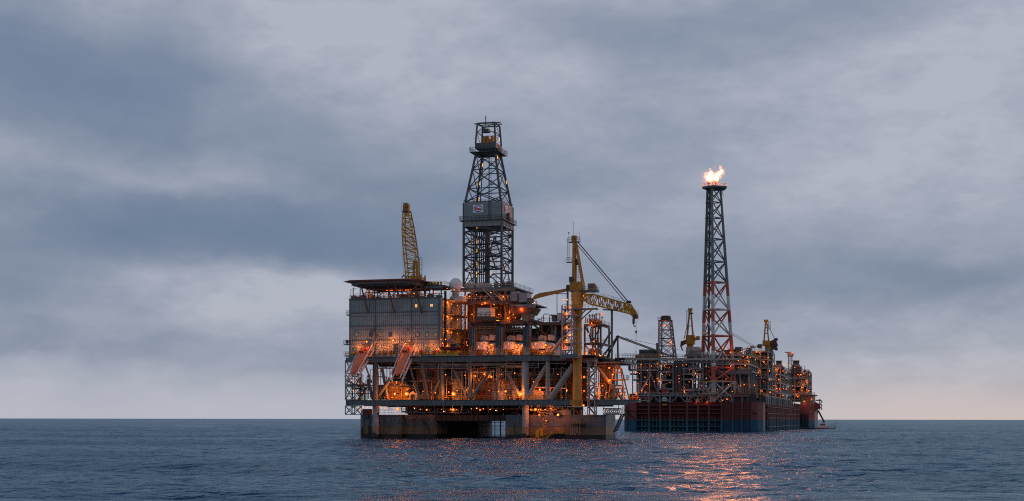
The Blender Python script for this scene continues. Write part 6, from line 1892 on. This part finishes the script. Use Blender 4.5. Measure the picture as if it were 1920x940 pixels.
MB().rail([(p.x - .5, p.y - .4, p.z + .3), (q.x + .4, p.y - .4, p.z + .3)], 1.2, 1.2, .09).build('railing', 'steel_grey', st)
MB().pbox(1230, 1235, 643, 662, vt, 2).build('side_house', 'steel_dark', st)
lamp(st, P(1246.5, 609.5, vt - .3), 'm'); lamp(st, P(1257, 642, vt - .3), 'm')

# cranes of the vessel
def vcrane(xc, v, lab, pts, flip, group='yellow cranes on the vessel'):
    t = thing('vessel_crane', lab, 'crane', P(xc, 668, v), group)
    (xa, ya), (xb0, xb1, yb), (cy0, cy1) = pts
    top = P(xa, ya, v)
    for k in (-1.1, 1.1):
        for x in (xb0, xb1):
            q = P(x, yb, v)
            MB().beam(q + Vector((0, k, 0)), top + Vector(((x - xa) * .05, k * .4, 0)), .5, .5).build('frame_leg', 'crane_yellow', t)
    b = MB().box(top.x - .9, top.x + .9, v - .9, v + .9, top.z - .6, top.z + .5); b.build('frame_head', 'crane_yellow', t)
    for f_ in (.35, .65):
        a = P(xb0, yb, v).lerp(top, f_); c = P(xb1, yb, v).lerp(top, f_)
        MB().cyl(a, c, .2, n=6).build('cross_bar', 'crane_yellow', t)
    MB().pbox(xb0 - 3, xb1 + 2, cy0, cy1, v - 2, 4).build('slew_house', 'crane_yellow', t)
    c = P(xc, cy1, v); MB().cyl((c.x, c.y, c.z - 8), c, 1.5, n=12).build('pedestal', 'crane_yellow', t)
    return t
t = vcrane(1294, V0 + 12, 'yellow crane with raised frame on the vessel beside the flare tower', ((1294, 580), (1288.5, 1299, 628), (628, 645)), 1)
MB().quadprism([P(1299, 638, V0 + 10), P(1311, 636, V0 + 10), P(1311, 631, V0 + 10), P(1299, 633, V0 + 10)], (0, 3, 0)).build('cab_arm', 'crane_yellow', t)
MB().pbox(1305, 1311, 630, 635, V0 + 9.5, 3).build('cab', 'crane_yellow', t)
MB().quadprism([P(1276, 640, V0 + 11), P(1288, 636, V0 + 11), P(1288, 642, V0 + 11), P(1275, 650, V0 + 11)], (0, 2, 0)).build('counterweight', 'rust_steel', t)
MB().cyl(P(1277, 650, V0 + 11), P(1280, 657, V0 + 11), .3, n=6).build('hook_block', 'steel_black', t)
MB().ladder(P(1289, 616, V0 + 11.5), P(1289, 581, V0 + 11.5), .9, .1).build('ladder', 'steel_pale', t)
MB().cyl(P(1291, 600, V0 + 11), P(1282, 636, V0 + 11), .18, n=6).build('stay', 'steel_grey', t)
MB().pbox(1291, 1298, 586, 588, V0 + 10.5, 3).build('platform', 'steel_dark', t)
t2v = vf1 + 12
t = vcrane(1440, t2v, 'yellow crane with raised frame standing on the tall rear vessel module', ((1436, 601), (1432.5, 1441, 638), (638, 648)), -1)
MB().quadprism([P(1440, 642, t2v), P(1453, 634, t2v), P(1457, 644, t2v), P(1456, 654, t2v), P(1443, 656, t2v)], (0, 3, 0)).build('boom_root', 'rust_steel', t)
MB().cyl(P(1438, 606, t2v - .5), P(1453, 636, t2v - .5), .14, n=6).build('stay', 'steel_dark', t)
MB().ladder(P(1442.5, 618, t2v), P(1442, 602, t2v), .9, .12).build('ladder', 'steel_pale', t)
for y in (636, 646, 654):
    MB().lathe(P(1455, y, t2v - 1), (0, 1, 0), [(0, .8), (1.5, .8)], 10).build('sheave', 'steel_dark', t)
MB().cyl(P(1449, 656, t2v), P(1448.5, 665, t2v), .08, n=5).build('hoist_rope', 'steel_dark', t)
c = P(1448.5, 666, t2v); MB().sphere(c, .4, 8).build('headache_ball', 'steel_dark', t)
b = MB().lathe(P(1444, 700, t2v), (0, 0, 1), [(0, 1.2), (12, 1.2)], 10); b.build('crane_column', 'steel_grey', t)
MB().pbox(1420, 1428, 645, 652, vf1 + 4, 3).build('vent_box', 'steel_dark', mF)
# rope from the flare tower to the rear crane
for dy in (0, 3):
    MB().cyl(P(1372, 624 + dy, V0 + 3), P(1414, 648 + dy, vf1 - 4), .09, n=5).build('stay_rope', 'steel_dark', t)

# ---- flare tower
paint('flare_paint', (0.42, 0.43, 0.42), rust=.15, vary=.15, bands=None)
zof = lambda y: Zp(y, U(1340, VF + 4), VF + 4)
bands = []
wht, red = (0.58, 0.58, 0.56), (0.42, 0.10, 0.06)
for y, c_ in ((714, red), (687, wht), (658, red), (627, wht), (603, red), (580, wht), (553, red), (527, (0.14, 0.155, 0.165))):
    bands.append((zof(y), c_))
paint('flare_bands', wht, rust=.2, vary=.15, bands=bands)
vfB = VF + 1.0
ft = thing('flare_tower', 'tall triangular flare tower with red and white banded lower legs', 'flare tower', P(1345, 752, vfB + 4))
thB = R(58)
def tri(y):
    f_ = (y - 350) / (752 - 350)
    xB = 1334.5 + (1337.5 - 1334.5) * min(1, f_ * 1.2)
    xC = 1350.5 + (1379 - 1350.5) * f_
    B = P(xB, y, vfB)
    s = (P(xC, y, vfB + 6).x - B.x) / math.cos(thB - PSI)
    C_ = B + Vector((s * math.cos(thB), s * math.sin(thB), 0))
    A_ = B + Vector((s * math.cos(thB + R(60)), s * math.sin(thB + R(60)), 0))
    # keep the near corner leg measured, the others follow the triangle
    t_ = (xC - CX) / F
    for _ in range(6):
        Y = D - C_.x * sn + C_.y * cs
        X = C_.x * cs + C_.y * sn
        e = (t_ * Y - X)
        s += e / math.cos(thB - PSI) * .8
        C_ = B + Vector((s * math.cos(thB), s * math.sin(thB), 0))
    A_ = B + Vector((s * math.cos(thB + R(60)), s * math.sin(thB + R(60)), 0))
    return [A_, B, C_]
ys = [752, 714, 688, 664, 628, 578, 527, 488, 446, 406, 377, 351]
ys = [752, 714, 688, 628, 578, 527, 488, 446, 406, 377, 351]
secs = [tri(y) for y in ys]
nd = ['leg', 'leg', 'leg']
for k in range(3):
    b = MB()
    for i in range(len(secs) - 1):
        r0 = .95 - .5 * i / 10
        b.cyl(secs[i][k], secs[i + 1][k], r0, r0 - .05, n=10)
    b.build('leg', 'flare_bands', ft)
for i, (a, c) in enumerate(zip(secs[:-1], secs[1:])):
    if i == 0:
        MB().lattice([a, c], .3, .42, 'X', chords=False, horiz=False, n=7).build('bracing', 'flare_bands', ft)
    else:
        MB().lattice([a, c], .3, .40 - .02 * i, 'X', chords=False, n=7).build('bracing', 'flare_bands', ft)
MB().lattice([secs[-1]], .2, .2, chords=False).build('bracing', 'flare_bands', ft)
cen = lambda s_: (s_[0] + s_[1] + s_[2]) / 3
for dx in (-.3, .15):
    MB().path([secs[i][0].lerp(secs[i][1], .55) + Vector((dx, .6, 0)) for i in range(len(secs))], .3, 7).build('flare_pipe', 'steel_dark', ft)
ldd = [secs[i][0].lerp(secs[i][1], .2) + Vector((-.3, -.5, 0)) for i in range(len(secs))]
for a, c in zip(ldd[1:-1], ldd[2:]):
    MB().ladder(a, c, .9, .08).build('ladder', 'steel_dark', ft)
for i in (3, 4, 5, 6, 7, 8, 9):
    p = ldd[i]
    MB().box(p.x - 1, p.x + .8, p.y - .6, p.y + .6, p.z - .1, p.z).build('landing', 'steel_dark', ft)
zpf = secs[-1][0].z
pa = P(1316, 351, vfB + 1); pb_ = P(1363, 348, vfB + 4)
cpl = P(1340, 350, vfB + 2)
MB().prism([(pa.x, vfB + 1), (cpl.x - .5, vfB - 1.5), (pb_.x, vfB + 2.5), (pb_.x - 2, vfB + 9), (pa.x + 2, vfB + 9)], zpf - .2, zpf + .7).build('top_platform', 'steel_dark', ft)
MB().rail([(pa.x, vfB + 1, zpf + .7), (cpl.x - .5, vfB - 1.5, zpf + .7), (pb_.x, vfB + 2.5, zpf + .7)], 1.2, 1.5, .09).build('railing', 'steel_dark', ft)
for x, y in ((1329, 341), (1341, 340)):
    p = P(x, 348, vfB + 3)
    MB().lathe((p.x, vfB + 3, zpf + .7), (0, 0, 1), [(0, .5), (1.6, .5), (1.8, .8), (2.4, .8)], 10).build('burner', 'rust_steel', ft)
for x in (1325, 1346, 1352):
    p = P(x, 350, vfB + 2.5)
    MB().cyl(p, p + Vector((.8 if x > 1340 else -.2, 0, -4)), .12, n=5).build('brace', 'steel_dark', ft)
lamp(ft, P(1322, 607, vfB + 8), 's'); lamp(ft, P(1320, 624, vfB + 8), 's')
plamps(ft, vfB - .8, 's', (1360, 653), (1368, 660))

# flame: bright turbulent core with a thin orange skin
def flame_mat(name, c, s, alpha=None):
    m, nt, out = newmat(name)
    e = nt.nodes.new('ShaderNodeEmission'); e.inputs[0].default_value = (*c, 1); e.inputs[1].default_value = s
    if alpha is None:
        nt.links.new(e.outputs[0], out.inputs[0])
    else:
        tr = nt.nodes.new('ShaderNodeBsdfTransparent'); mx = nt.nodes.new('ShaderNodeMixShader')
        geo = nt.nodes.new('ShaderNodeNewGeometry'); nz = nt.nodes.new('ShaderNodeTexNoise'); nz.inputs['Scale'].default_value = .8; nz.inputs['Detail'].default_value = 3
        nt.links.new(geo.outputs['Position'], nz.inputs['Vector'])
        mr = nt.nodes.new('ShaderNodeMapRange'); mr.inputs['From Min'].default_value = .4; mr.inputs['From Max'].default_value = .7; mr.inputs['To Max'].default_value = alpha
        nt.links.new(nz.outputs['Fac'], mr.inputs['Value']); nt.links.new(mr.outputs[0], mx.inputs[0])
        nt.links.new(tr.outputs[0], mx.inputs[1]); nt.links.new(e.outputs[0], mx.inputs[2]); nt.links.new(mx.outputs[0], out.inputs[0])
    MATS[name] = m
def gas(name, c, st):
    """optically thin burning gas: adds its own light, lets everything behind shine through"""
    m, nt, out = newmat(name)
    tr = nt.nodes.new('ShaderNodeBsdfTransparent'); e = nt.nodes.new('ShaderNodeEmission'); ad = nt.nodes.new('ShaderNodeAddShader')
    e.inputs[0].default_value = (*c, 1); e.inputs[1].default_value = st
    nt.links.new(tr.outputs[0], ad.inputs[0]); nt.links.new(e.outputs[0], ad.inputs[1]); nt.links.new(ad.outputs[0], out.inputs[0])
    m.cycles.emission_sampling = 'NONE'
    MATS[name] = m
gas('flame_core', (1.0, 0.52, 0.20), .95)
gas('flame_skin', (1.0, 0.27, 0.055), .45)
gas('flame_halo', (1.0, 0.26, 0.10), .035)
fl = thing('flame', 'bright burning gas flame in two lobes on top of the flare tower', 'flame', P(1337, 343, vfB + 3))
from mathutils import noise as mnoise
def blob(pts, grow, name, mat, amp):
    """union of puffs with a turbulent outline, made on an icosphere per puff then remeshed by voxels"""
    bm = bmesh.new()
    base = Vector(fl['_b'])
    for x, y, r, dz in pts:
        c = P(x, y, vfB + 3 + dz) - base
        ret = bmesh.ops.create_icosphere(bm, subdivisions=3, radius=r * .236 * grow, matrix=Matrix.Translation(c))
    for v_ in bm.verts:
        q = v_.co
        v_.co = q + Vector((mnoise.noise(q * .55 + Vector((3, 1, 7))), mnoise.noise(q * .55 + Vector((9, 4, 2))), mnoise.noise(q * .55))) * amp \
            + Vector((mnoise.noise(q * 1.5), mnoise.noise(q * 1.5 + Vector((5, 5, 5))), mnoise.noise(q * 1.5 + Vector((1, 8, 5))))) * amp * .5
    me = bpy.data.meshes.new(name); bm.to_mesh(me); bm.free()
    me.materials.append(MATS[mat])
    o = bpy.data.objects.new(name, me); col.objects.link(o); o.parent = fl
    md = o.modifiers.new('Remesh', 'REMESH'); md.mode = 'VOXEL'; md.voxel_size = .22
    return o
puffs = [(1329, 331, 6.2, 0), (1325, 332, 4, .5), (1333, 327, 4.5, 0), (1328, 337, 5, 0), (1332, 322, 2.6, 0), (1337, 333, 4.6, .5), (1341, 336, 4, 0), (1346, 330, 4, 0), (1350, 324, 4, 0), (1353, 319, 3.0, 0), (1341, 328, 3, .6), (1344, 334, 3.2, 0), (1336, 325, 2, 0)]
blob(puffs, .82, 'flame_core', 'flame_core', .9)
blob(puffs + [(1351, 314, 1.8, 0), (1323, 327, 2, 0), (1330, 317, 1.2, 0)], 1.22, 'flame_skin', 'flame_skin', 1.1)
blob(puffs, 1.75, 'flame_halo', 'flame_halo', 1.0)
blob(puffs, 2.3, 'flame_halo', 'flame_halo', 1.2)
for x, y, pw_ in ((1329, 331, 130000), (1346, 329, 95000)):
    ld = bpy.data.lights.new('flame_light', 'POINT'); ld.energy = pw_; ld.shadow_soft_size = 1.6; ld.color = (1, .25, .07)
    lo = bpy.data.objects.new('flame_light', ld); col.objects.link(lo); lo.parent = fl; lo.location = P(x, y, vfB + 3) - Vector(fl['_b'])

# ---- work boat and floating hose at the far end
vb = VE + 10
bt = thing('work_boat', 'small white work boat moored at the far end of the red and blue hull', 'boat', P(1549, 800, vb))
a, c = P(1530, 800, vb), P(1566, 800, vb)
Lb = c.x - a.x
k_ = Lb / 36
mb = MB()
secs_ = [(0, .75, 1.0), (.15, 1, 1.0), (.55, 1, 1.05), (.8, .75, 1.3), (.95, .3, 1.7), (1.0, .05, 1.9)]
for s, w, h in secs_:
    x = a.x + Lb * s
    W = 2.2 * w
    for y_, z_ in ((-W, 1.2 * h), (-W * .8, -.6), (W * .8, -.6), (W, 1.2 * h)):
        mb.v.append(Vector((x, vb + y_, z_ + .3)))
for i in range(len(secs_) - 1):
    for k in range(4):
        mb.f.append((i * 4 + k, (i + 1) * 4 + k, (i + 1) * 4 + (k + 1) % 4, i * 4 + (k + 1) % 4)); mb.m.append(0)
mb.f += [(0, 1, 2, 3), (23, 22, 21, 20)]; mb.m += [0, 0]
mb.build('hull', 'white_paint', bt)
MB().box(a.x + Lb * .2, a.x + Lb * .5, vb - 1.4, vb + 1.4, 1.5, 3.3).build('cabin', 'white_paint', bt)
MB().box(a.x + Lb * .21, a.x + Lb * .49, vb - 1.43, vb - 1.4, 2.3, 3.0).build('window', 'glass_dark', bt)
MB().quadprism([(a.x + Lb * .25, vb - .8, 3.31), (a.x + Lb * .42, vb - .8, 3.31), (a.x + Lb * .36, vb - .8, 4.2), (a.x + Lb * .27, vb - .8, 4.2)], (0, 1.6, 0)).build('flybridge', 'white_paint', bt)
MB().cyl((a.x + Lb * .92, vb, 1.6), (a.x + Lb * 1.02, vb, 4.2), .1, n=6).build('bow_mast', 'steel_dark', bt)
MB().rail([(a.x + Lb * .55, vb - 2, 1.6), (a.x + Lb * .9, vb - 1, 2.1)], .8, 1.2, .05).build('railing', 'steel_pale', bt)
fp = thing('floating_pontoon', 'low dark pontoon lying on the water in front of the white work boat', 'pontoon', P(1540, 803, VE - 6))
a, c = P(1504, 803, VE - 6), P(1567, 803, VE - 6)
b = MB().box(a.x, c.x, VE - 7.5, VE - 4.5, -.4, .7)
for k in range(9):
    x = a.x + (c.x - a.x) * (k + .5) / 9
    b.cyl((x, VE - 7.6, .1), (x, VE - 7.75, .1), .45, n=8)
b.build('body', 'steel_black', fp)
MB().cyl((c.x - 1, VE - 6, .7), (c.x + .4, VE - 6, 2.2), .2, n=6).build('bollard', 'steel_black', fp)
# ================================================================== SEA
def sea():
    rs = [18.0]
    while rs[-1] < 70000:
        r = rs[-1]
        rs.append(r * (1.02 if r < 105 else 1.0025 if r < 900 else 1.010 if r < 4000 else 1.05))
    rs = np.array(rs)
    th = np.concatenate([np.linspace(-1.25, -.46, 30)[:-1], np.linspace(-.46, .46, 620), np.linspace(.46, 1.25, 30)[1:]])
    RR, TT = np.meshgrid(rs, th, indexing='ij')
    X = RR * np.sin(TT); Y = RR * np.cos(TT)
    dr_ = np.gradient(rs)[:, None] * np.ones_like(TT)
    Z = np.zeros_like(X)
    g = np.random.RandomState(4)
    nw = 110
    for i in range(nw):
        lam = 1.1 * (50 / 1.1) ** (i / (nw - 1))
        d = R(258) + g.normal(0, .42)
        kx, ky = math.cos(d) * 2 * math.pi / lam, math.sin(d) * 2 * math.pi / lam
        amp = .0062 * lam ** .82 * g.uniform(.5, 1.3)
        amp *= .55 if lam > 7 else .8
        ph = g.uniform(0, 6.283)
        # spacing seen along the wave direction and across it
        cell = np.maximum(dr_ * abs(math.sin(d)), RR * .0015 * abs(math.cos(d)))
        att = np.clip((lam / np.maximum(cell, 1e-3) - 1.8) / 2.0, 0, 1)
        w = kx * X + ky * Y + ph
        Z += att * amp * (np.sin(w) + .22 * np.cos(2 * w))
    Z *= np.clip((6000 - RR) / 4000, 0, 1)
    nr, nt_ = X.shape
    co = np.stack([X, Y, Z], -1).reshape(-1, 3).astype(np.float32)
    idx = np.arange(nr * nt_).reshape(nr, nt_)
    f = np.stack([idx[:-1, :-1], idx[:-1, 1:], idx[1:, 1:], idx[1:, :-1]], -1).reshape(-1, 4)
    f = f[:, ::-1]
    me = bpy.data.meshes.new('sea')
    me.vertices.add(len(co)); me.vertices.foreach_set('co', co.ravel())
    me.loops.add(f.size); me.loops.foreach_set('vertex_index', f.ravel().astype(np.int32))
    me.polygons.add(len(f)); me.polygons.foreach_set('loop_start', np.arange(0, f.size, 4, dtype=np.int32))
    me.polygons.foreach_set('use_smooth', np.ones(len(f), dtype=bool))
    me.update(); me.validate()
    o = bpy.data.objects.new('sea', me); col.objects.link(o)
    o['kind'] = 'structure'
    m, nt, out = newmat('sea_water')
    N, L = nt.nodes, nt.links
    # deep blue body under a wave-roughened surface; unresolved wavelets lower the mirror share at grazing angles
    df = N.new('ShaderNodeBsdfDiffuse'); df.inputs['Color'].default_value = (0.011, 0.058, 0.110, 1)
    gl = N.new('ShaderNodeBsdfGlossy'); gl.inputs['Color'].default_value = (0.78, 0.93, 1.0, 1); gl.inputs['Roughness'].default_value = SEA_ROUGH
    fr = N.new('ShaderNodeFresnel'); fr.inputs['IOR'].default_value = 1.33
    mu = N.new('ShaderNodeMath'); mu.operation = 'MULTIPLY'; mu.inputs[1].default_value = SEA_MIRROR
    pw = N.new('ShaderNodeMath'); pw.operation = 'POWER'; pw.inputs[1].default_value = 1.9; L.new(fr.outputs[0], pw.inputs[0]); L.new(pw.outputs[0], mu.inputs[0])
    b = N.new('ShaderNodeMixShader'); L.new(mu.outputs[0], b.inputs[0]); L.new(df.outputs[0], b.inputs[1]); L.new(gl.outputs[0], b.inputs[2])
    L.new(b.outputs[0], out.inputs[0])
    geo = N.new('ShaderNodeNewGeometry')
    prev = None
    for s, det, dist, st, mx, my, rot in ((.085, 3, 2.4, 1, .40, 1.25, 6), (.42, 4, .50, 1, .5, 1.5, -7), (1.7, 4, .07, 1, .6, 1.5, 9)):
        mp = N.new('ShaderNodeMapping'); mp.inputs['Rotation'].default_value = (0, 0, R(rot)); mp.inputs['Scale'].default_value = (mx, my, 1)
        L.new(geo.outputs['Position'], mp.inputs[0])
        nz = N.new('ShaderNodeTexNoise'); nz.inputs['Scale'].default_value = s; nz.inputs['Detail'].default_value = det; nz.inputs['Roughness'].default_value = .6
        L.new(mp.outputs[0], nz.inputs['Vector'])
        bp_ = N.new('ShaderNodeBump'); bp_.inputs['Strength'].default_value = st; bp_.inputs['Distance'].default_value = dist * SEA_BUMP
        L.new(nz.outputs['Fac'], bp_.inputs['Height'])
        if prev:
            L.new(prev.outputs[0], bp_.inputs['Normal'])
        prev = bp_
    # gusts: wind-ruffled and calmer patches
    mp = N.new('ShaderNodeMapping'); mp.inputs['Scale'].default_value = (.22, 1, 1); L.new(geo.outputs['Position'], mp.inputs[0])
    gz = N.new('ShaderNodeTexNoise'); gz.inputs['Scale'].default_value = .022; gz.inputs['Detail'].default_value = 6; gz.inputs['Roughness'].default_value = .68
    L.new(mp.outputs[0], gz.inputs['Vector'])
    g1 = N.new('ShaderNodeMapRange'); g1.inputs['From Min'].default_value = .32; g1.inputs['From Max'].default_value = .68
    g1.inputs['To Min'].default_value = SEA_ROUGH - .05; g1.inputs['To Max'].default_value = SEA_ROUGH + .06; L.new(gz.outputs['Fac'], g1.inputs['Value']); L.new(g1.outputs[0], gl.inputs['Roughness'])
    g2 = N.new('ShaderNodeMapRange'); g2.inputs['From Min'].default_value = .32; g2.inputs['From Max'].default_value = .68
    g2.inputs['To Min'].default_value = SEA_MIRROR * 1.3; g2.inputs['To Max'].default_value = SEA_MIRROR * .7; L.new(gz.outputs['Fac'], g2.inputs['Value']); L.new(g2.outputs[0], mu.inputs[1])
    L.new(prev.outputs[0], gl.inputs['Normal']); L.new(prev.outputs[0], fr.inputs['Normal'])
    me.materials.append(m)
SEA_ROUGH, SEA_MIRROR, SEA_BUMP = .16, .45, 2.6
sea()

# ================================================================== SKY
def A(px, py):
    az = math.atan((px - CX) / F)
    el = math.atan((HZ - py) / F * math.cos(az))
    return az, el
SUN_EL, SUN_AZ = R(4), R(62)
w = bpy.data.worlds.new('World'); sc.world = w; w.use_nodes = True
nt = w.node_tree; nt.nodes.clear(); N, L = nt.nodes, nt.links
def val(x):
    n = N.new('ShaderNodeValue'); n.outputs[0].default_value = x; return n.outputs[0]
def mth(op, a, b=None, c=None, clamp=False):
    n = N.new('ShaderNodeMath'); n.operation = op; n.use_clamp = clamp
    for i, s in enumerate((a, b, c)):
        if s is None: continue
        if isinstance(s, (int, float)): n.inputs[i].default_value = s
        else: L.new(s, n.inputs[i])
    return n.outputs[0]
tc = N.new('ShaderNodeTexCoord')
sep = N.new('ShaderNodeSeparateXYZ'); L.new(tc.outputs['Generated'], sep.inputs[0])
az = mth('ARCTAN2', sep.outputs['X'], sep.outputs['Y'])
el = mth('ARCSINE', sep.outputs['Z'])
cmb = N.new('ShaderNodeCombineXYZ'); L.new(az, cmb.inputs[0]); L.new(el, cmb.inputs[1])
def noise(scale, detail, sx, sy, off=0, rough=.55):
    mp = N.new('ShaderNodeMapping'); mp.inputs['Scale'].default_value = (sx, sy, 1); mp.inputs['Location'].default_value = (off, off * .7, off * .3)
    L.new(cmb.outputs[0], mp.inputs[0])
    n = N.new('ShaderNodeTexNoise'); n.inputs['Scale'].default_value = scale; n.inputs['Detail'].default_value = detail; n.inputs['Roughness'].default_value = rough
    L.new(mp.outputs[0], n.inputs['Vector']); return n
wn = noise(8, 6, 1, 1.6, 3.1)
wv = N.new('ShaderNodeVectorMath'); wv.operation = 'SUBTRACT'; L.new(wn.outputs['Color'], wv.inputs[0]); wv.inputs[1].default_value = (.5, .5, .5)
ws = N.new('ShaderNodeVectorMath'); ws.operation = 'MULTIPLY'; L.new(wv.outputs[0], ws.inputs[0]); ws.inputs[1].default_value = (.14, .075, 0)
wp = N.new('ShaderNodeVectorMath'); wp.operation = 'ADD'; L.new(cmb.outputs[0], wp.inputs[0]); L.new(ws.outputs[0], wp.inputs[1])
# cloud masses: (px, py, rx, ry, weight) as measured, turned into directions
masses = [(1720, 400, 330, 130, .28), (60, 120, 330, 120, 1.15), (330, 190, 150, 60, .5), (420, 425, 380, 65, .95), (170, 390, 330, 90, .45), (30, 540, 240, 70, .7), (650, 300, 260, 100, .45), (850, 370, 230, 60, .45),
          (640, 455, 230, 40, .5), (1160, 190, 260, 110, .32), (1080, 60, 300, 60, .3), (1250, 480, 260, 60, .25), (1640, 545, 420, 45, .5), (1850, 515, 220, 40, .35), (1180, 330, 260, 60, .28), (1560, 20, 340, 70, .22),
          (130, 640, 300, 22, .35), (520, 690, 280, 18, .2), (1500, 640, 330, 30, .15),
          (620, 90, 300, 70, -.3), (250, 310, 220, 45, -.3), (500, 345, 140, 40, -.25), (1450, 320, 260, 60, -.22), (1700, 200, 260, 120, -.12), (560, 540, 300, 35, -.2)]
tot = None
for px, py, rx, ry, wt in masses:
    a, e = A(px, py)
    s1 = N.new('ShaderNodeVectorMath'); s1.operation = 'SUBTRACT'; L.new(wp.outputs[0], s1.inputs[0]); s1.inputs[1].default_value = (a, e, 0)
    s2 = N.new('ShaderNodeVectorMath'); s2.operation = 'MULTIPLY'; L.new(s1.outputs[0], s2.inputs[0]); s2.inputs[1].default_value = (F / rx, F / ry, 0)
    d2 = N.new('ShaderNodeVectorMath'); d2.operation = 'DOT_PRODUCT'; L.new(s2.outputs[0], d2.inputs[0]); L.new(s2.outputs[0], d2.inputs[1])
    g_ = mth('MULTIPLY', mth('EXPONENT', mth('MULTIPLY', d2.outputs['Value'], -1.0)), wt)
    tot = g_ if tot is None else mth('ADD', tot, g_)
n1 = noise(6, 8, 1, 2.6, 0.7, .62); n2 = noise(17, 7, 1, 2.0, 5.7, .66)
f1 = mth('MULTIPLY', mth('SUBTRACT', n1.outputs['Fac'], .5), 1.7)
f2 = mth('MULTIPLY', mth('SUBTRACT', n2.outputs['Fac'], .5), .8)
dsum = mth('MAXIMUM', mth('ADD', mth('ADD', mth('ADD', mth('MULTIPLY', tot, 1.4), f1), f2), .16), 0.0)
dark = mth('SUBTRACT', 1.0, mth('EXPONENT', mth('MULTIPLY', dsum, -1.15)))
def mixc(f, a, b):
    n = N.new('ShaderNodeMix'); n.data_type = 'RGBA'
    if isinstance(f, float): n.inputs['Factor'].default_value = f
    else: L.new(f, n.inputs['Factor'])
    for k, s in (('A', a), ('B', b)):
        if isinstance(s, tuple): n.inputs[k].default_value = (*s, 1)
        else: L.new(s, n.inputs[k])
    return n.outputs['Result']
K = 10.0
light_ = tuple(K * x for x in (.452, .478, .568)); dark_ = tuple(K * x for x in (.135, .198, .312))
cl = mixc(dark, light_, dark_)
# paler, warmer band just over the horizon, warmest to the right
hz = mth('EXPONENT', mth('MULTIPLY', mth('POWER', mth('DIVIDE', mth('MAXIMUM', el, 0.0), .030), 2.0), -1.0))
hzn = mth('MULTIPLY', hz, .85)
azm = N.new('ShaderNodeMapRange'); azm.interpolation_type = 'SMOOTHSTEP'; azm.inputs['From Min'].default_value = .06; azm.inputs['From Max'].default_value = .30; L.new(az, azm.inputs['Value'])
hcol = mixc(azm.outputs[0], tuple(K * x for x in (.50, .515, .585)), tuple(K * x for x in (.64, .555, .535)))
cl = mixc(hzn, cl, hcol)
sky = N.new('ShaderNodeTexSky'); sky.sky_type = 'NISHITA'; sky.sun_disc = False
sky.sun_elevation = SUN_EL; sky.sun_rotation = SUN_AZ
zen = N.new('ShaderNodeMapRange'); zen.interpolation_type = 'SMOOTHSTEP'; zen.inputs['From Min'].default_value = .30; zen.inputs['From Max'].default_value = .75; L.new(el, zen.inputs['Value'])
cl = mixc(zen.outputs[0], cl, tuple(K * x for x in (.13, .20, .31)))      # unseen sky overhead set darker and bluer, dimming sea and platform
fin = mixc(.94, sky.outputs[0], cl)
bg = N.new('ShaderNodeBackground'); bg.inputs['Strength'].default_value = .1
L.new(fin, bg.inputs[0])
wo = N.new('ShaderNodeOutputWorld'); L.new(bg.outputs[0], wo.inputs[0])

sl = bpy.data.lights.new('sun', 'SUN'); sl.energy = .35; sl.angle = R(14); sl.color = (1, .86, .74)
so = bpy.data.objects.new('sun', sl); col.objects.link(so)
dirv = Vector((math.sin(SUN_AZ) * math.cos(SUN_EL), math.cos(SUN_AZ) * math.cos(SUN_EL), math.sin(SUN_EL)))
so.rotation_euler = dirv.to_track_quat('Z', 'Y').to_euler(); so.location = (0, 0, 200)

# ================================================================== CAMERA
cam = bpy.data.cameras.new('camera'); co_ = bpy.data.objects.new('camera', cam); col.objects.link(co_)
cam.sensor_width = 36; cam.lens = F / 1920 * 36
co_.location = (0, 0, CAMH); co_.rotation_euler = (R(90), R(-0.08), 0)
cam.shift_y = (HZ - 470) / 1920
cam.clip_start = .5; cam.clip_end = 120000
sc.camera = co_
sc.view_settings.view_transform = 'Standard'; sc.view_settings.look = 'None'
sc.view_settings.exposure = 0; sc.view_settings.gamma = 1; sc.view_settings.use_curve_mapping = False
sc.render.engine = 'CYCLES'
cy = sc.cycles
cy.use_denoising = False; cy.use_adaptive_sampling = False; cy.sample_clamp_direct = 5.0
cy.filter_width = 1.1; cy.max_bounces = 6; cy.diffuse_bounces = 2; cy.glossy_bounces = 3; cy.transparent_max_bounces = 24
cy.sample_clamp_indirect = 1.0; cy.use_light_tree = True
cy.caustics_reflective = False; cy.caustics_refractive = False

for o in bpy.data.objects:
    if '_b' in o:
        del o['_b']
print('objects', len(bpy.data.objects))
